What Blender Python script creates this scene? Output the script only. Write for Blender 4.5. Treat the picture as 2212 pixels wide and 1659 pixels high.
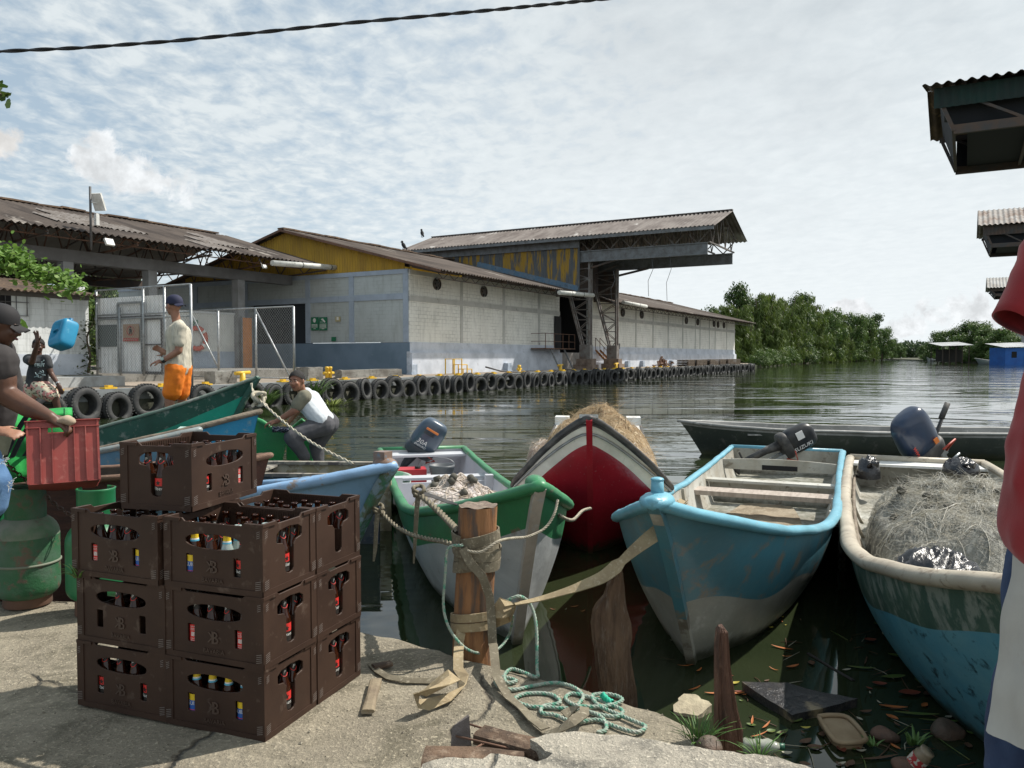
import bpy, bmesh, math, random
from mathutils import Vector, Matrix, Euler, noise
R = math.radians
for _o in list(bpy.data.objects): bpy.data.objects.remove(_o)
SC = bpy.context.scene
COL = SC.collection
# ------------------------------------------------------------------ camera
F = 1703.0; UC = 1106.0; VC = 829.5; H = 1.5
PIT = math.atan((VC - 768) / F)
cd = bpy.data.cameras.new('camera'); cam = bpy.data.objects.new('camera', cd); COL.objects.link(cam)
cam.location = (0, 0, H); cam.rotation_euler = (R(90) - PIT, 0, 0)
cd.sensor_width = 36; cd.lens = 36 * F / 2212; cd.clip_start = 0.05; cd.clip_end = 3000
SC.camera = cam
# ------------------------------------------------------------------ view + light
SC.view_settings.view_transform = 'Standard'; SC.view_settings.look = 'None'
SC.view_settings.exposure = 0.30; SC.view_settings.gamma = 1
SUN_AZ = math.atan2(.91, .41)      # clockwise from +Y
SUN_EL = R(52)
sl = bpy.data.lights.new('sun', 'SUN'); sl.energy = 4.6; sl.angle = R(0.6); sl.color = (1, .945, .86)
so = bpy.data.objects.new('sun', sl); COL.objects.link(so)
so.location = (20, 10, 40)
_sd = Vector((math.sin(SUN_AZ) * math.cos(SUN_EL), math.cos(SUN_AZ) * math.cos(SUN_EL), math.sin(SUN_EL)))
so.rotation_euler = _sd.to_track_quat('Z', 'Y').to_euler()
W = bpy.data.worlds.new('World'); SC.world = W; W.use_nodes = True

class NT:
    def __init__(s, tree): s.t = tree; s.n = tree.nodes; s.l = tree.links
    def node(s, ty, **k):
        n = s.n.new(ty)
        for a, b in k.items():
            if a == 'inp':
                for i, v in b.items():
                    if hasattr(v, 'is_linked') or isinstance(v, bpy.types.NodeSocket): s.l.new(v, n.inputs[i])
                    else: n.inputs[i].default_value = v
            else: setattr(n, a, b)
        return n
    def math(s, op, a, b=0.0, c=0.0, clamp=False):
        return s.node('ShaderNodeMath', operation=op, use_clamp=clamp, inp={0: a, 1: b, 2: c}).outputs[0]
    def vmath(s, op, a, b=(0, 0, 0)):
        return s.node('ShaderNodeVectorMath', operation=op, inp={0: a, 1: b})
    def noise(s, vec, scale, detail=3, rough=.55, dist=0.0):
        return s.node('ShaderNodeTexNoise', inp={'Vector': vec, 'Scale': scale, 'Detail': detail, 'Roughness': rough, 'Distortion': dist}).outputs['Fac']
    def ramp(s, fac, *st):
        n = s.node('ShaderNodeValToRGB', inp={0: fac}); cr = n.color_ramp
        while len(cr.elements) < len(st): cr.elements.new(.5)
        for e, (p, c) in zip(cr.elements, st):
            e.position = p; e.color = (c, c, c, 1) if not isinstance(c, tuple) else (c + (1,) if len(c) == 3 else c)
        return n.outputs[0]
    def mix(s, f, a, b, mode='MIX'):
        n = s.node('ShaderNodeMix', data_type='RGBA', blend_type=mode)
        for i, v in ((0, f), (6, a), (7, b)):
            if isinstance(v, bpy.types.NodeSocket): s.l.new(v, n.inputs[i])
            else: n.inputs[i].default_value = v if i == 0 else (tuple(v) + (1,) if len(v) == 3 else v)
        return n.outputs[2]

def world():
    q = NT(W.node_tree)
    for n in list(q.n): q.n.remove(n)
    out = q.node('ShaderNodeOutputWorld')
    bg = q.node('ShaderNodeBackground')
    q.l.new(bg.outputs[0], out.inputs[0])
    sky = q.node('ShaderNodeTexSky', sky_type='NISHITA', sun_disc=False, sun_elevation=SUN_EL, sun_rotation=SUN_AZ, dust_density=1.2, ozone_density=2.0)
    tc = q.node('ShaderNodeTexCoord').outputs['Generated']
    d = q.vmath('NORMALIZE', tc).outputs[0]
    sp = q.node('ShaderNodeSeparateXYZ', inp={0: d})
    X, Y, Z = sp.outputs
    zz = q.math('ADD', q.math('MAXIMUM', Z, 0.0), 0.09)
    pl = q.node('ShaderNodeCombineXYZ', inp={0: q.math('DIVIDE', X, zz), 1: q.math('DIVIDE', Y, zz), 2: 0.0}).outputs[0]
    # altocumulus: small cells on a broad veil, drawn out a little along one direction
    mp = q.node('ShaderNodeMapping', inp={0: pl, 2: (0, 0, R(28)), 3: (1.0, .78, 1)}).outputs[0]
    big = q.noise(mp, .55, 4, .55, .3)
    cell = q.noise(mp, 12.0, 5, .58, .3)
    mid = q.noise(mp, 2.6, 5, .6, .5)
    veil = q.math('ADD', q.math('MULTIPLY', big, 1.25), q.math('MULTIPLY', mid, .75))
    side = q.math('MULTIPLY', X, .85)
    rip = q.ramp(q.math('ADD', X, q.math('MULTIPLY', mid, .5)), (-.1, 1.0), (.62, .30))            # more open blue to the left
    low = q.math('MULTIPLY', q.math('SUBTRACT', .32, Z), .25)
    cov = q.math('ADD', veil, side)
    cov = q.math('ADD', cov, q.math('MULTIPLY', q.math('MULTIPLY', q.math('SUBTRACT', cell, .5), 1.45), rip))
    cov = q.ramp(cov, (.48, .10), (.80, .68), (1.15, 1.0))
    cov = q.math('MULTIPLY', cov, .93)
    skyc = q.mix(.50, sky.outputs[0], (4.2, 5.7, 6.7))
    shade = q.ramp(q.math('ADD', q.math('MULTIPLY', cell, .7), q.math('MULTIPLY', mid, .3)), (.32, (5.6, 6.25, 6.6)), (.64, (7.2, 7.75, 7.95)))
    # heavier grey patch high on the right
    dk = q.vmath('DISTANCE', d, Vector((.22, .86, .47)).normalized()).outputs['Value']
    dkm = q.math('MULTIPLY', q.ramp(q.math('ADD', dk, q.math('MULTIPLY', q.math('SUBTRACT', mid, .5), .5)), (.05, 1.0), (.38, 0.0)), .34)
    shade = q.mix(dkm, shade, (3.6, 3.75, 3.95))
    c1 = q.mix(cov, skyc, shade)
    # bright milky band near the horizon on the right
    hz = q.math('MULTIPLY', q.ramp(Z, (.0, 1.0), (.52, 0.0)), q.ramp(q.math('ADD', X, .5), (.12, .30), (.62, .95)))
    c1 = q.mix(q.math('MULTIPLY', hz, .8), c1, (8.9, 9.35, 9.55))
    # cumulus puffs, left, far left and low on the right
    def puff(vx, vy, vz, rx, ry, col, c1, sc=13):
        v = Vector((vx, vy, vz)).normalized()
        o = q.vmath('SUBTRACT', d, tuple(v)).outputs[0]
        m = q.node('ShaderNodeMapping', inp={0: o, 3: (1 / rx, 1 / rx, 1 / ry)}).outputs[0]
        ln = q.vmath('LENGTH', m).outputs['Value']
        n1 = q.noise(d, sc, 8, .6, .4)
        f = q.math('SUBTRACT', ln, q.math('MULTIPLY', q.math('SUBTRACT', n1, .45), 4.6))
        a = q.ramp(f, (.55, 1.0), (1.0, 0.0))
        n2 = q.noise(d, sc * 1.6, 6, .6)
        cc = q.ramp(n2, (.35, tuple(x * .74 for x in col)), (.6, col))
        return q.mix(a, c1, cc)
    c1 = puff(-.475, 1.01, .222, .050, .022, (8.6, 8.9, 9.1), c1, 17)
    c1 = puff(-.515, 1.01, .245, .030, .020, (8.7, 9.0, 9.2), c1, 21)
    c1 = puff(-.67, 1, .27, .040, .020, (8.3, 8.2, 8.0), c1)
    c1 = puff(.51, 1, .035, .035, .012, (8.8, 9.1, 9.3), c1, 34)
    c1 = puff(.59, 1, .05, .06, .020, (8.8, 9.1, 9.3), c1, 34)
    c1 = puff(.43, 1, .06, .02, .010, (8.8, 9.0, 9.2), c1, 40)
    # below the horizon
    c1 = q.mix(q.ramp(Z, (.0, 0.0), (.5, 0.0)), c1, (1, 1, 1))
    q.l.new(c1, bg.inputs[0]); bg.inputs[1].default_value = 0.088
world()

# ------------------------------------------------------------------ pixel <-> place
def ray(u, v):
    a = (u - UC) / F; b = (VC - v) / F
    c, s = math.cos(PIT), math.sin(PIT)
    return Vector((a, c + b * s, -s + b * c))
def at(u, v, y):
    r = ray(u, v); return Vector((0, 0, H)) + r * (y / r.y)
def gz(u, v, z=0.0):
    r = ray(u, v); return Vector((0, 0, H)) + r * ((z - H) / r.z)
# far quay frame: a runs along the quay edge, b inland from it
Q0 = Vector((-12.2, 23.7, 0)); QR = R(60.2)
QE = Vector((math.cos(QR), math.sin(QR), 0)); QN = Vector((-math.sin(QR), math.cos(QR), 0))
def Q(a, b, z=0.0): return Q0 + QE * a + QN * b + Vector((0, 0, z))
def qv(p):
    d = p - Q0; return Vector((d.dot(QE), d.dot(QN), p.z))
def on_b(u, v, b):      # pixel on the upright plane b = const -> (a, z)
    r = ray(u, v); o = Vector((0, 0, H))
    t = (b - (o - Q0).dot(QN)) / r.dot(QN); p = o + r * t; p = qv(p); return p.x, p.z
def on_a(u, v, a):      # pixel on the upright plane a = const -> (b, z)
    r = ray(u, v); o = Vector((0, 0, H))
    t = (a - (o - Q0).dot(QE)) / r.dot(QE); p = o + r * t; p = qv(p); return p.y, p.z

# ------------------------------------------------------------------ mesh builder
class MB:
    def __init__(s): s.v = []; s.f = []; s.m = []; s.mi = 0; s.sm = []; s.smooth = False
    def add(s, vs, fs):
        k = len(s.v); s.v += [tuple(x) for x in vs]
        for f in fs: s.f.append([i + k for i in f]); s.m.append(s.mi); s.sm.append(s.smooth)
        return s
    def box(s, c, d, rz=0.0, rot=None):
        x, y, z = d[0] / 2, d[1] / 2, d[2] / 2
        M = (rot if rot is not None else Matrix.Rotation(rz, 3, 'Z')); c = Vector(c)
        vs = [c + M @ Vector((a * x, b * y, e * z)) for a in (-1, 1) for b in (-1, 1) for e in (-1, 1)]
        return s.add(vs, [(0, 1, 3, 2), (4, 6, 7, 5), (0, 4, 5, 1), (2, 3, 7, 6), (0, 2, 6, 4), (1, 5, 7, 3)])
    def bb(s, p, q):
        return s.box([(p[i] + q[i]) / 2 for i in range(3)], [abs(q[i] - p[i]) for i in range(3)])
    def beam(s, p, q, w, h, up=(0, 0, 1)):
        p, q = Vector(p), Vector(q); d = q - p; L = d.length
        if L < 1e-6: return s
        x = d / L; y = Vector(up).cross(x)
        if y.length < 1e-4: y = Vector((1, 0, 0)).cross(x)
        y.normalize(); z = x.cross(y)
        M = Matrix((x, y, z)).transposed()
        return s.box((p + q) / 2, (L, w, h), rot=M)
    def tube(s, pts, r, n=8, cap=True, closed=False, sq=1.0):
        pts = [Vector(p) for p in pts]; k = len(pts)
        rr = r if isinstance(r, (list, tuple)) else [r] * k
        tg = []
        for i in range(k):
            a = pts[(i - 1) % k] if (closed or i > 0) else pts[i]
            b = pts[(i + 1) % k] if (closed or i < k - 1) else pts[i]
            t = b - a
            if t.length < 1e-9: t = Vector((0, 0, 1))
            tg.append(t.normalized())
        u = tg[0].cross(Vector((0, 0, 1)))
        if u.length < .05: u = tg[0].cross(Vector((0, 1, 0)))
        u.normalize(); vs = []
        for i in range(k):
            u = u - tg[i] * u.dot(tg[i])
            if u.length < 1e-5: u = tg[i].cross(Vector((.3, .5, .8)))
            u.normalize(); w = tg[i].cross(u)
            for j in range(n):
                a = 2 * math.pi * j / n
                vs.append(pts[i] + u * math.cos(a) * rr[i] + w * math.sin(a) * rr[i] * sq)
        fs = []
        for i in range(k if closed else k - 1):
            for j in range(n):
                a = i * n + j; b = i * n + (j + 1) % n; c = ((i + 1) % k) * n + (j + 1) % n; d = ((i + 1) % k) * n + j
                fs.append((a, b, c, d))
        o = s.smooth; s.smooth = True; s.add(vs, fs)
        if cap and not closed:
            s.smooth = False; b0 = len(s.v) - len(vs)
            s.f.append([b0 + j for j in range(n)][::-1]); s.m.append(s.mi); s.sm.append(False)
            s.f.append([b0 + (k - 1) * n + j for j in range(n)]); s.m.append(s.mi); s.sm.append(False)
        s.smooth = o; return s
    def ribbon(s, pts, w, nrm=None, th=.004, tw=None):
        pts = [Vector(p) for p in pts]; vs = []; k = len(pts)
        for i in range(k):
            t = (pts[min(i + 1, k - 1)] - pts[max(i - 1, 0)]).normalized()
            N = Vector(nrm[i] if isinstance(nrm, list) else (nrm or (0, 0, 1)))
            sd = t.cross(N)
            if sd.length < 1e-4: sd = t.cross(Vector((.2, .9, .1)))
            sd.normalize(); up = sd.cross(t).normalized()
            ww = w[i] if isinstance(w, list) else w
            for a, b in ((-1, -1), (1, -1), (1, 1), (-1, 1)): vs.append(pts[i] + sd * a * ww / 2 + up * b * th / 2)
        fs = [(0, 3, 2, 1), (4 * k - 4, 4 * k - 3, 4 * k - 2, 4 * k - 1)]
        for i in range(k - 1):
            for j in range(4):
                a = 4 * i + j; b = 4 * i + (j + 1) % 4; fs.append((a, b, b + 4, a + 4))
        return s.add(vs, fs)
    def lathe(s, prof, n=20, c=(0, 0, 0), M=None, a0=0.0, a1=2 * math.pi):
        c = Vector(c); full = abs(a1 - a0 - 2 * math.pi) < 1e-6; nn = n if full else n + 1; vs = []
        for r, z in prof:
            for j in range(nn):
                a = a0 + (a1 - a0) * j / n; p = Vector((r * math.cos(a), r * math.sin(a), z))
                vs.append(c + (M @ p if M is not None else p))
        fs = []
        for i in range(len(prof) - 1):
            for j in range(n if full else nn - 1):
                j2 = (j + 1) % nn; fs.append((i * nn + j, i * nn + j2, (i + 1) * nn + j2, (i + 1) * nn + j))
        o = s.smooth; s.smooth = True; s.add(vs, fs); s.smooth = o; return s
    def poly(s, pts): return s.add(pts, [tuple(range(len(pts)))])
    def prism(s, poly, z0, z1):
        n = len(poly); vs = [(p[0], p[1], z0) for p in poly] + [(p[0], p[1], z1) for p in poly]
        fs = [tuple(range(n))[::-1], tuple(range(n, 2 * n))] + [(i, (i + 1) % n, n + (i + 1) % n, n + i) for i in range(n)]
        return s.add(vs, fs)
    def grid(s, fn, nu, nv, wrap=False):
        vs = [fn(i / nu, j / nv) for j in range(nv + 1) for i in range(nu + 1)]
        fs = [(j * (nu + 1) + i, j * (nu + 1) + i + 1, (j + 1) * (nu + 1) + i + 1, (j + 1) * (nu + 1) + i) for j in range(nv) for i in range(nu)]
        return s.add(vs, fs)
    def corr(s, o, U, V, pitch=.18, amp=.025, nv=1, seg=4, jit=0.0, rng=None):
        """corrugated sheet: waves run along V, repeat along U"""
        o, U, V = Vector(o), Vector(U), Vector(V); N = U.cross(V).normalized()
        L = U.length; nu = max(2, int(L / pitch * seg))
        def fn(a, b):
            p = o + U * a + V * b + N * amp * math.sin(a * L / pitch * 2 * math.pi)
            return p
        sm = s.smooth; s.smooth = True; s.grid(fn, nu, nv); s.smooth = sm; return s
    def sphere(s, c, r, n=12, m=8, M=None):
        c = Vector(c); rx = r if isinstance(r, (tuple, list)) else (r, r, r); vs = []
        for i in range(m + 1):
            t = math.pi * i / m
            for j in range(n):
                a = 2 * math.pi * j / n
                p = Vector((rx[0] * math.sin(t) * math.cos(a), rx[1] * math.sin(t) * math.sin(a), rx[2] * math.cos(t)))
                vs.append(c + (M @ p if M is not None else p))
        fs = [(i * n + j, (i + 1) * n + j, (i + 1) * n + (j + 1) % n, i * n + (j + 1) % n) for i in range(m) for j in range(n)]
        o = s.smooth; s.smooth = True; s.add(vs, fs); s.smooth = o; return s
    def cone2(s, p, q, r0, r1, n=12):
        """tapered limb with rounded ends"""
        p, q = Vector(p), Vector(q); s.tube([p, q], [r0, r1], n); s.sphere(p, r0, n, 8); s.sphere(q, r1, n, 8); return s
    def mesh(s, me, M=None):
        return s.add([(M @ v.co if M is not None else v.co.copy()) for v in me.vertices], [tuple(p.vertices) for p in me.polygons])
    def jitter(s, amp, scale, seed=0):
        o = Vector((seed * 7.3, seed * 3.1, seed * 1.7)); out = []
        for v in s.v:
            V = Vector(v); out.append(tuple(V + noise.noise_vector(V * scale + o) * amp))
        s.v = out; return s
    def build(s, name, mat, parent=None, origin=None, weld=False):
        me = bpy.data.meshes.new(name)
        vs = s.v
        if origin is not None: vs = [(v[0] - origin[0], v[1] - origin[1], v[2] - origin[2]) for v in vs]
        me.from_pydata(vs, [], s.f); 
        for m in (mat if isinstance(mat, (list, tuple)) else [mat]): me.materials.append(m)
        me.polygons.foreach_set('material_index', s.m); me.polygons.foreach_set('use_smooth', s.sm)
        me.update()
        if weld:
            bm = bmesh.new(); bm.from_mesh(me); bmesh.ops.remove_doubles(bm, verts=bm.verts, dist=1e-4)
            bmesh.ops.recalc_face_normals(bm, faces=bm.faces); bm.to_mesh(me); bm.free()
        o = bpy.data.objects.new(name, me); COL.objects.link(o)
        if parent is not None: o.parent = parent
        return o

def tag(o, label=None, cat=None, group=None, kind=None):
    if label: o['label'] = label
    if cat: o['category'] = cat
    if group: o['group'] = group
    if kind: o['kind'] = kind
    return o
def thing(name, label, cat, loc=(0, 0, 0), rz=0.0, group=None, rot=None):
    o = bpy.data.objects.new(name, None); COL.objects.link(o); o.empty_display_size = .1
    o.location = loc; o.rotation_euler = rot if rot is not None else (0, 0, rz)
    return tag(o, label, cat, group)
def qthing(name, label, cat, a, b, z, group=None):
    o = thing(name, label, cat, Q(a, b, z), QR, group); o['_o'] = (a, b, z); return o
def qb(m, name, mat, parent, weld=False):
    return m.build(name, mat, parent, origin=tuple(parent['_o']), weld=weld)
def kids(o): return [c for c in list(bpy.data.objects) if c.parent == o]
def dup(src, loc, rot=None, label=None, group=None, scale=None, cache={}):
    if src.name not in cache:
        cache[src.name] = [(c, kids(c)) for c in kids(src)]
    r = src.copy(); COL.objects.link(r); r.location = loc
    if rot is not None: r.rotation_euler = rot
    if scale is not None: r.scale = (scale,) * 3 if not isinstance(scale, tuple) else scale
    if label: r['label'] = label
    if group: r['group'] = group
    for c, gs in cache[src.name]:
        k = c.copy(); COL.objects.link(k); k.parent = r
        for g in gs:
            h = g.copy(); COL.objects.link(h); h.parent = k
    return r

# ------------------------------------------------------------------ materials
MATS = {}
def mat(name, base, rough=.7, c2=None, scale=4.0, lo=.4, hi=.65, bump=0.0, bscale=None, metal=0.0, spec=.5, st=None, c3=None, s3=20, lo3=.55, hi3=.7, coord='Object', trans=0.0, alpha=1.0, detail=5, inst=False, coat=0.0, emit=None, sss=0.0, sheen=0.0, bdist=.02):
    """procedural: base colour broken up by noise towards c2 and, in finer spots, c3; st stretches the pattern"""
    if name in MATS: return MATS[name]
    m = bpy.data.materials.new(name); m.use_nodes = True; q = NT(m.node_tree)
    b = q.n['Principled BSDF']; MATS[name] = m
    tc = q.node('ShaderNodeTexCoord').outputs[coord]
    if inst: tc = q.vmath('ADD', tc, q.node('ShaderNodeVectorMath', operation='SCALE', inp={0: q.node('ShaderNodeObjectInfo').outputs['Location'], 3: 3.7}).outputs[0]).outputs[0]
    if st: tc = q.node('ShaderNodeMapping', inp={0: tc, 3: st}).outputs[0]
    col = tuple(base) + (1,)
    n1 = None
    if c2 is not None:
        n1 = q.noise(tc, scale, detail, .6, .2)
        col = q.mix(q.ramp(n1, (lo, 0.0), (hi, 1.0)), base, c2)
    if c3 is not None:
        n3 = q.noise(tc, s3, detail, .65, .3)
        col = q.mix(q.ramp(n3, (lo3, 0.0), (hi3, 1.0)), col, c3)
    if isinstance(col, bpy.types.NodeSocket): q.l.new(col, b.inputs['Base Color'])
    else: b.inputs['Base Color'].default_value = col
    b.inputs['Roughness'].default_value = rough; b.inputs['Metallic'].default_value = metal
    b.inputs['Specular IOR Level'].default_value = spec
    b.inputs['Transmission Weight'].default_value = trans; b.inputs['Alpha'].default_value = alpha
    b.inputs['Coat Weight'].default_value = coat
    b.inputs['Sheen Weight'].default_value = sheen
    if sss: b.inputs['Subsurface Weight'].default_value = sss; b.inputs['Subsurface Radius'].default_value = (.02, .008, .004)
    if emit: b.inputs['Emission Color'].default_value = emit[0] + (1,); b.inputs['Emission Strength'].default_value = emit[1]
    if bump:
        nb = q.noise(tc, bscale or scale * 3, 6, .65)
        bp = q.node('ShaderNodeBump', inp={'Strength': bump, 'Distance': bdist, 'Height': nb}); q.l.new(bp.outputs[0], b.inputs['Normal'])
    return m
# ================================================================== setting
WZ = -.35      # water level
DZ = .45       # far quay deck
def wall_mat(name, swz, base, c2, band=True, bw=.42, bh=.21, mort=.72, dirt=.55):
    m = bpy.data.materials.new(name); m.use_nodes = True; q = NT(m.node_tree); b = q.n['Principled BSDF']; MATS[name] = m
    o = q.node('ShaderNodeTexCoord').outputs['Object']
    s = q.node('ShaderNodeSeparateXYZ', inp={0: o}).outputs
    v = q.node('ShaderNodeCombineXYZ', inp={0: s[swz], 1: s[2], 2: 0.0}).outputs[0]
    br = q.node('ShaderNodeTexBrick', inp={'Vector': v, 'Scale': 1.0, 'Mortar Size': .012, 'Mortar Smooth': .4, 'Brick Width': bw, 'Row Height': bh,
        'Color1': (1, 1, 1, 1), 'Color2': (.93, .93, .93, 1), 'Mortar': (mort, mort, mort, 1)})
    n = q.noise(o, .45, 6, .6, .3)
    col = q.mix(q.ramp(n, (.35, 0.0), (.7, 1.0)), base, c2)
    # joints show where the paint has worn
    worn = q.ramp(q.noise(o, .8, 3, .6), (.42, .15), (.6, 1.0))
    col = q.mix(worn, col, q.mix(1.0, col, br.outputs[0], 'MULTIPLY'))
    st = q.node('ShaderNodeMapping', inp={0: o, 3: (2.2, 2.2, .35)}).outputs[0]
    g = q.ramp(q.noise(st, 1.6, 7, .7, .4), (.5, 0.0), (.72, dirt))
    col = q.mix(g, col, (.16, .16, .14))
    sp = q.ramp(q.noise(o, 5.5, 5, .7), (.66, 0.0), (.74, .6))
    col = q.mix(sp, col, (.10, .10, .09))
    q.l.new(col, b.inputs[0]); b.inputs['Roughness'].default_value = .9
    bp = q.node('ShaderNodeBump', inp={'Strength': .5, 'Distance': .02, 'Height': br.outputs[0]}); q.l.new(bp.outputs[0], b.inputs['Normal'])
    return m
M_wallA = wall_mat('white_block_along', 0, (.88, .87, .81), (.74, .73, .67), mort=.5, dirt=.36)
M_wallB = wall_mat('shaded_block_across', 1, (.46, .50, .50), (.40, .43, .42), dirt=.3)  # cooler, darker copy of the white block: end walls' shade put in its colour
M_blue = mat('pale_blue_paint', (.36, .42, .50), .8, (.30, .35, .42), 1.2, c3=(.22, .24, .26), s3=6, lo3=.6, hi3=.8)
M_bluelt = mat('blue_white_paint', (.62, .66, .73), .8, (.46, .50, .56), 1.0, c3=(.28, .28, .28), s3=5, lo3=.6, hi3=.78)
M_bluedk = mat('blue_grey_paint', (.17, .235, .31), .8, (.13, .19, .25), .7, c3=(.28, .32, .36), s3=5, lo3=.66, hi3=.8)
M_conc = mat('deck_concrete', (.30, .25, .20), .9, (.21, .175, .14), .35, c3=(.13, .11, .09), s3=3, bump=.3)
M_conc2 = mat('grey_concrete', (.24, .235, .215), .9, (.13, .12, .105), 1.5, c3=(.07, .07, .06), s3=7, bump=.5)
M_wetc = mat('wet_quay_concrete', (.10, .10, .075), .8, (.05, .055, .035), 1.2, c3=(.16, .15, .11), s3=5, bump=.6)
M_roof = mat('old_corrugated_roof', (.085, .066, .054), .9, (.038, .028, .023), .8, lo=.42, hi=.6, c3=(.27, .24, .21), s3=.55, lo3=.60, hi3=.66, st=(1, .22, 1))
M_roof2 = mat('grey_corrugated_roof', (.19, .165, .15), .85, (.10, .08, .072), 1.1, c3=(.38, .36, .34), s3=.35, lo3=.60, hi3=.64, st=(.3, 1, 1))
M_roofr = mat('rusty_eave_roof', (.15, .10, .065), .9, (.07, .05, .04), 1.3, c3=(.30, .20, .12), s3=2.2, lo3=.58, hi3=.7)
M_under = mat('pale_roof_underside', (.30, .27, .23), .9, (.21, .18, .15), .6)
M_steel = mat('painted_grey_steel', (.20, .215, .225), .55, (.13, .13, .13), 2.5, c3=(.10, .06, .045), s3=9, lo3=.6, hi3=.7)
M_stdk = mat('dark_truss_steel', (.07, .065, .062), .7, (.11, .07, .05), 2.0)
M_rust = mat('rusted_brown_steel', (.16, .085, .055), .85, (.09, .055, .04), 3.0)
M_yelclad = mat('yellow_cladding', (.44, .27, .028), .75, (.33, .20, .03), .8, c3=(.10, .09, .08), s3=1.3, lo3=.66, hi3=.72, st=(1, 1.6, .45))
M_yelpeel = mat('peeling_yellow_cladding', (.42, .26, .04), .8, (.13, .14, .15), 1.1, lo=.44, hi=.52, c3=(.075, .07, .07), s3=4, lo3=.55, hi3=.7, st=(2.5, 2.5, .35))
M_galv = mat('galvanised_tube', (.40, .42, .43), .45, (.28, .29, .29), 6, metal=.6)
M_white = mat('white_paint', (.72, .72, .70), .6, (.55, .55, .52), 3, c3=(.3, .28, .25), s3=9, lo3=.66, hi3=.78)
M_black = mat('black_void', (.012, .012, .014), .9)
M_yel = mat('yellow_safety_paint', (.75, .48, .03), .45, (.60, .36, .03), 5, c3=(.18, .11, .05), s3=11, lo3=.68, hi3=.76)
M_sheet = mat('white_corrugated_sheet', (.86, .87, .87), .45, (.70, .70, .69), 1.5, c3=(.34, .32, .30), s3=4, lo3=.6, hi3=.8)
M_darkmetal = mat('dark_frame_metal', (.09, .095, .10), .55, (.06, .05, .045), 5)

def water():
    m = bpy.data.materials.new('river_water'); m.use_nodes = True; q = NT(m.node_tree); b = q.n['Principled BSDF']
    o = q.node('ShaderNodeTexCoord').outputs['Object']
    sp = q.node('ShaderNodeSeparateXYZ', inp={0: o}).outputs
    # calm, sheltered water beside the quay and the boats; wind ripples further out, with slick lanes
    far = q.ramp(q.math('DIVIDE', sp[1], 40.0), (.11, .015), (.22, .14), (.45, .15))
    lane = q.ramp(q.noise(q.node('ShaderNodeMapping', inp={0: o, 2: (0, 0, R(-30)), 3: (.05, .16, 1)}).outputs[0], 1.0, 4, .6, 1.2), (.42, .22), (.60, 1.25))
    amp = q.math('MULTIPLY', far, lane)
    v1 = q.node('ShaderNodeMapping', inp={0: o, 2: (0, 0, R(12)), 3: (.55, 1.6, 1)}).outputs[0]
    v2 = q.node('ShaderNodeMapping', inp={0: o, 2: (0, 0, R(-25)), 3: (.8, 1.3, 1)}).outputs[0]
    h = q.math('ADD', q.math('MULTIPLY', q.noise(v1, 1.1, 3, .5, .5), .42), q.math('MULTIPLY', q.noise(v2, 4.0, 2, .5, .4), .07)); h = q.math('ADD', h, q.math('MULTIPLY', q.noise(v1, .28, 2, .5, .3), .75))
    h = q.math('MULTIPLY', h, amp)
    bp = q.node('ShaderNodeBump', inp={'Strength': 1.0, 'Distance': .30, 'Height': h}); q.l.new(bp.outputs[0], b.inputs['Normal'])
    n = q.noise(o, .5, 4, .6)
    q.l.new(q.mix(q.ramp(n, (.35, 0.0), (.7, 1.0)), (.018, .026, .012), (.032, .040, .018)), b.inputs[0])
    b.inputs['Roughness'].default_value = .03; b.inputs['IOR'].default_value = 1.46
    return m
M_water = water()
w = MB(); w.poly([(-700, -40, 0), (900, -40, 0), (900, 1500, 0), (-700, 1500, 0)])
tag(w.build('river', M_water), kind='structure').location = (0, 0, WZ)
g = MB(); g.poly([(-1500, -300, -3), (1900, -300, -3), (1900, 2400, -3), (-1500, 2400, -3)])
tag(g.build('river_bed', M_wetc), kind='structure')

# far quay: deck with its wall, in the quay frame
A_END = 84.0
def qstruct(name, m, mt):
    o = m.build(name, mt); o.location = Q0; o.rotation_euler = (0, 0, QR); return tag(o, kind='structure')
m = MB(); m.prism([(-60, 0.02), (A_END, 0.02), (95, 3.0), (96, 60), (-60, 60)], -3, DZ)
qstruct('harbour_deck', m, M_conc)
m = MB(); m.bb((-60, -.10, -.9), (A_END, .016, DZ - .30)); qstruct('quay_wall', m, M_wetc)
m = MB(); m.bb((-60, -.16, DZ - .30), (A_END, .22, DZ + .04)); qstruct('quay_kerb', m, mat('kerb_grey', (.22, .24, .25), .8, (.13, .14, .13), 1.2, bump=.2))
m = MB(); m.prism([(-60, 4.4), (2.7, 4.4), (2.7, 6.4), (15.8, 6.4), (15.8, 60), (-60, 60)], DZ - .1, .82); qstruct('raised_pavement', m, M_conc2)
m = MB(); m.bb((.2, 3.1, DZ), (2.7, 4.38, .78)); qstruct('gate_step', m, mat('step_pale', (.45, .47, .47), .8, (.3, .3, .29), 2))

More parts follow.
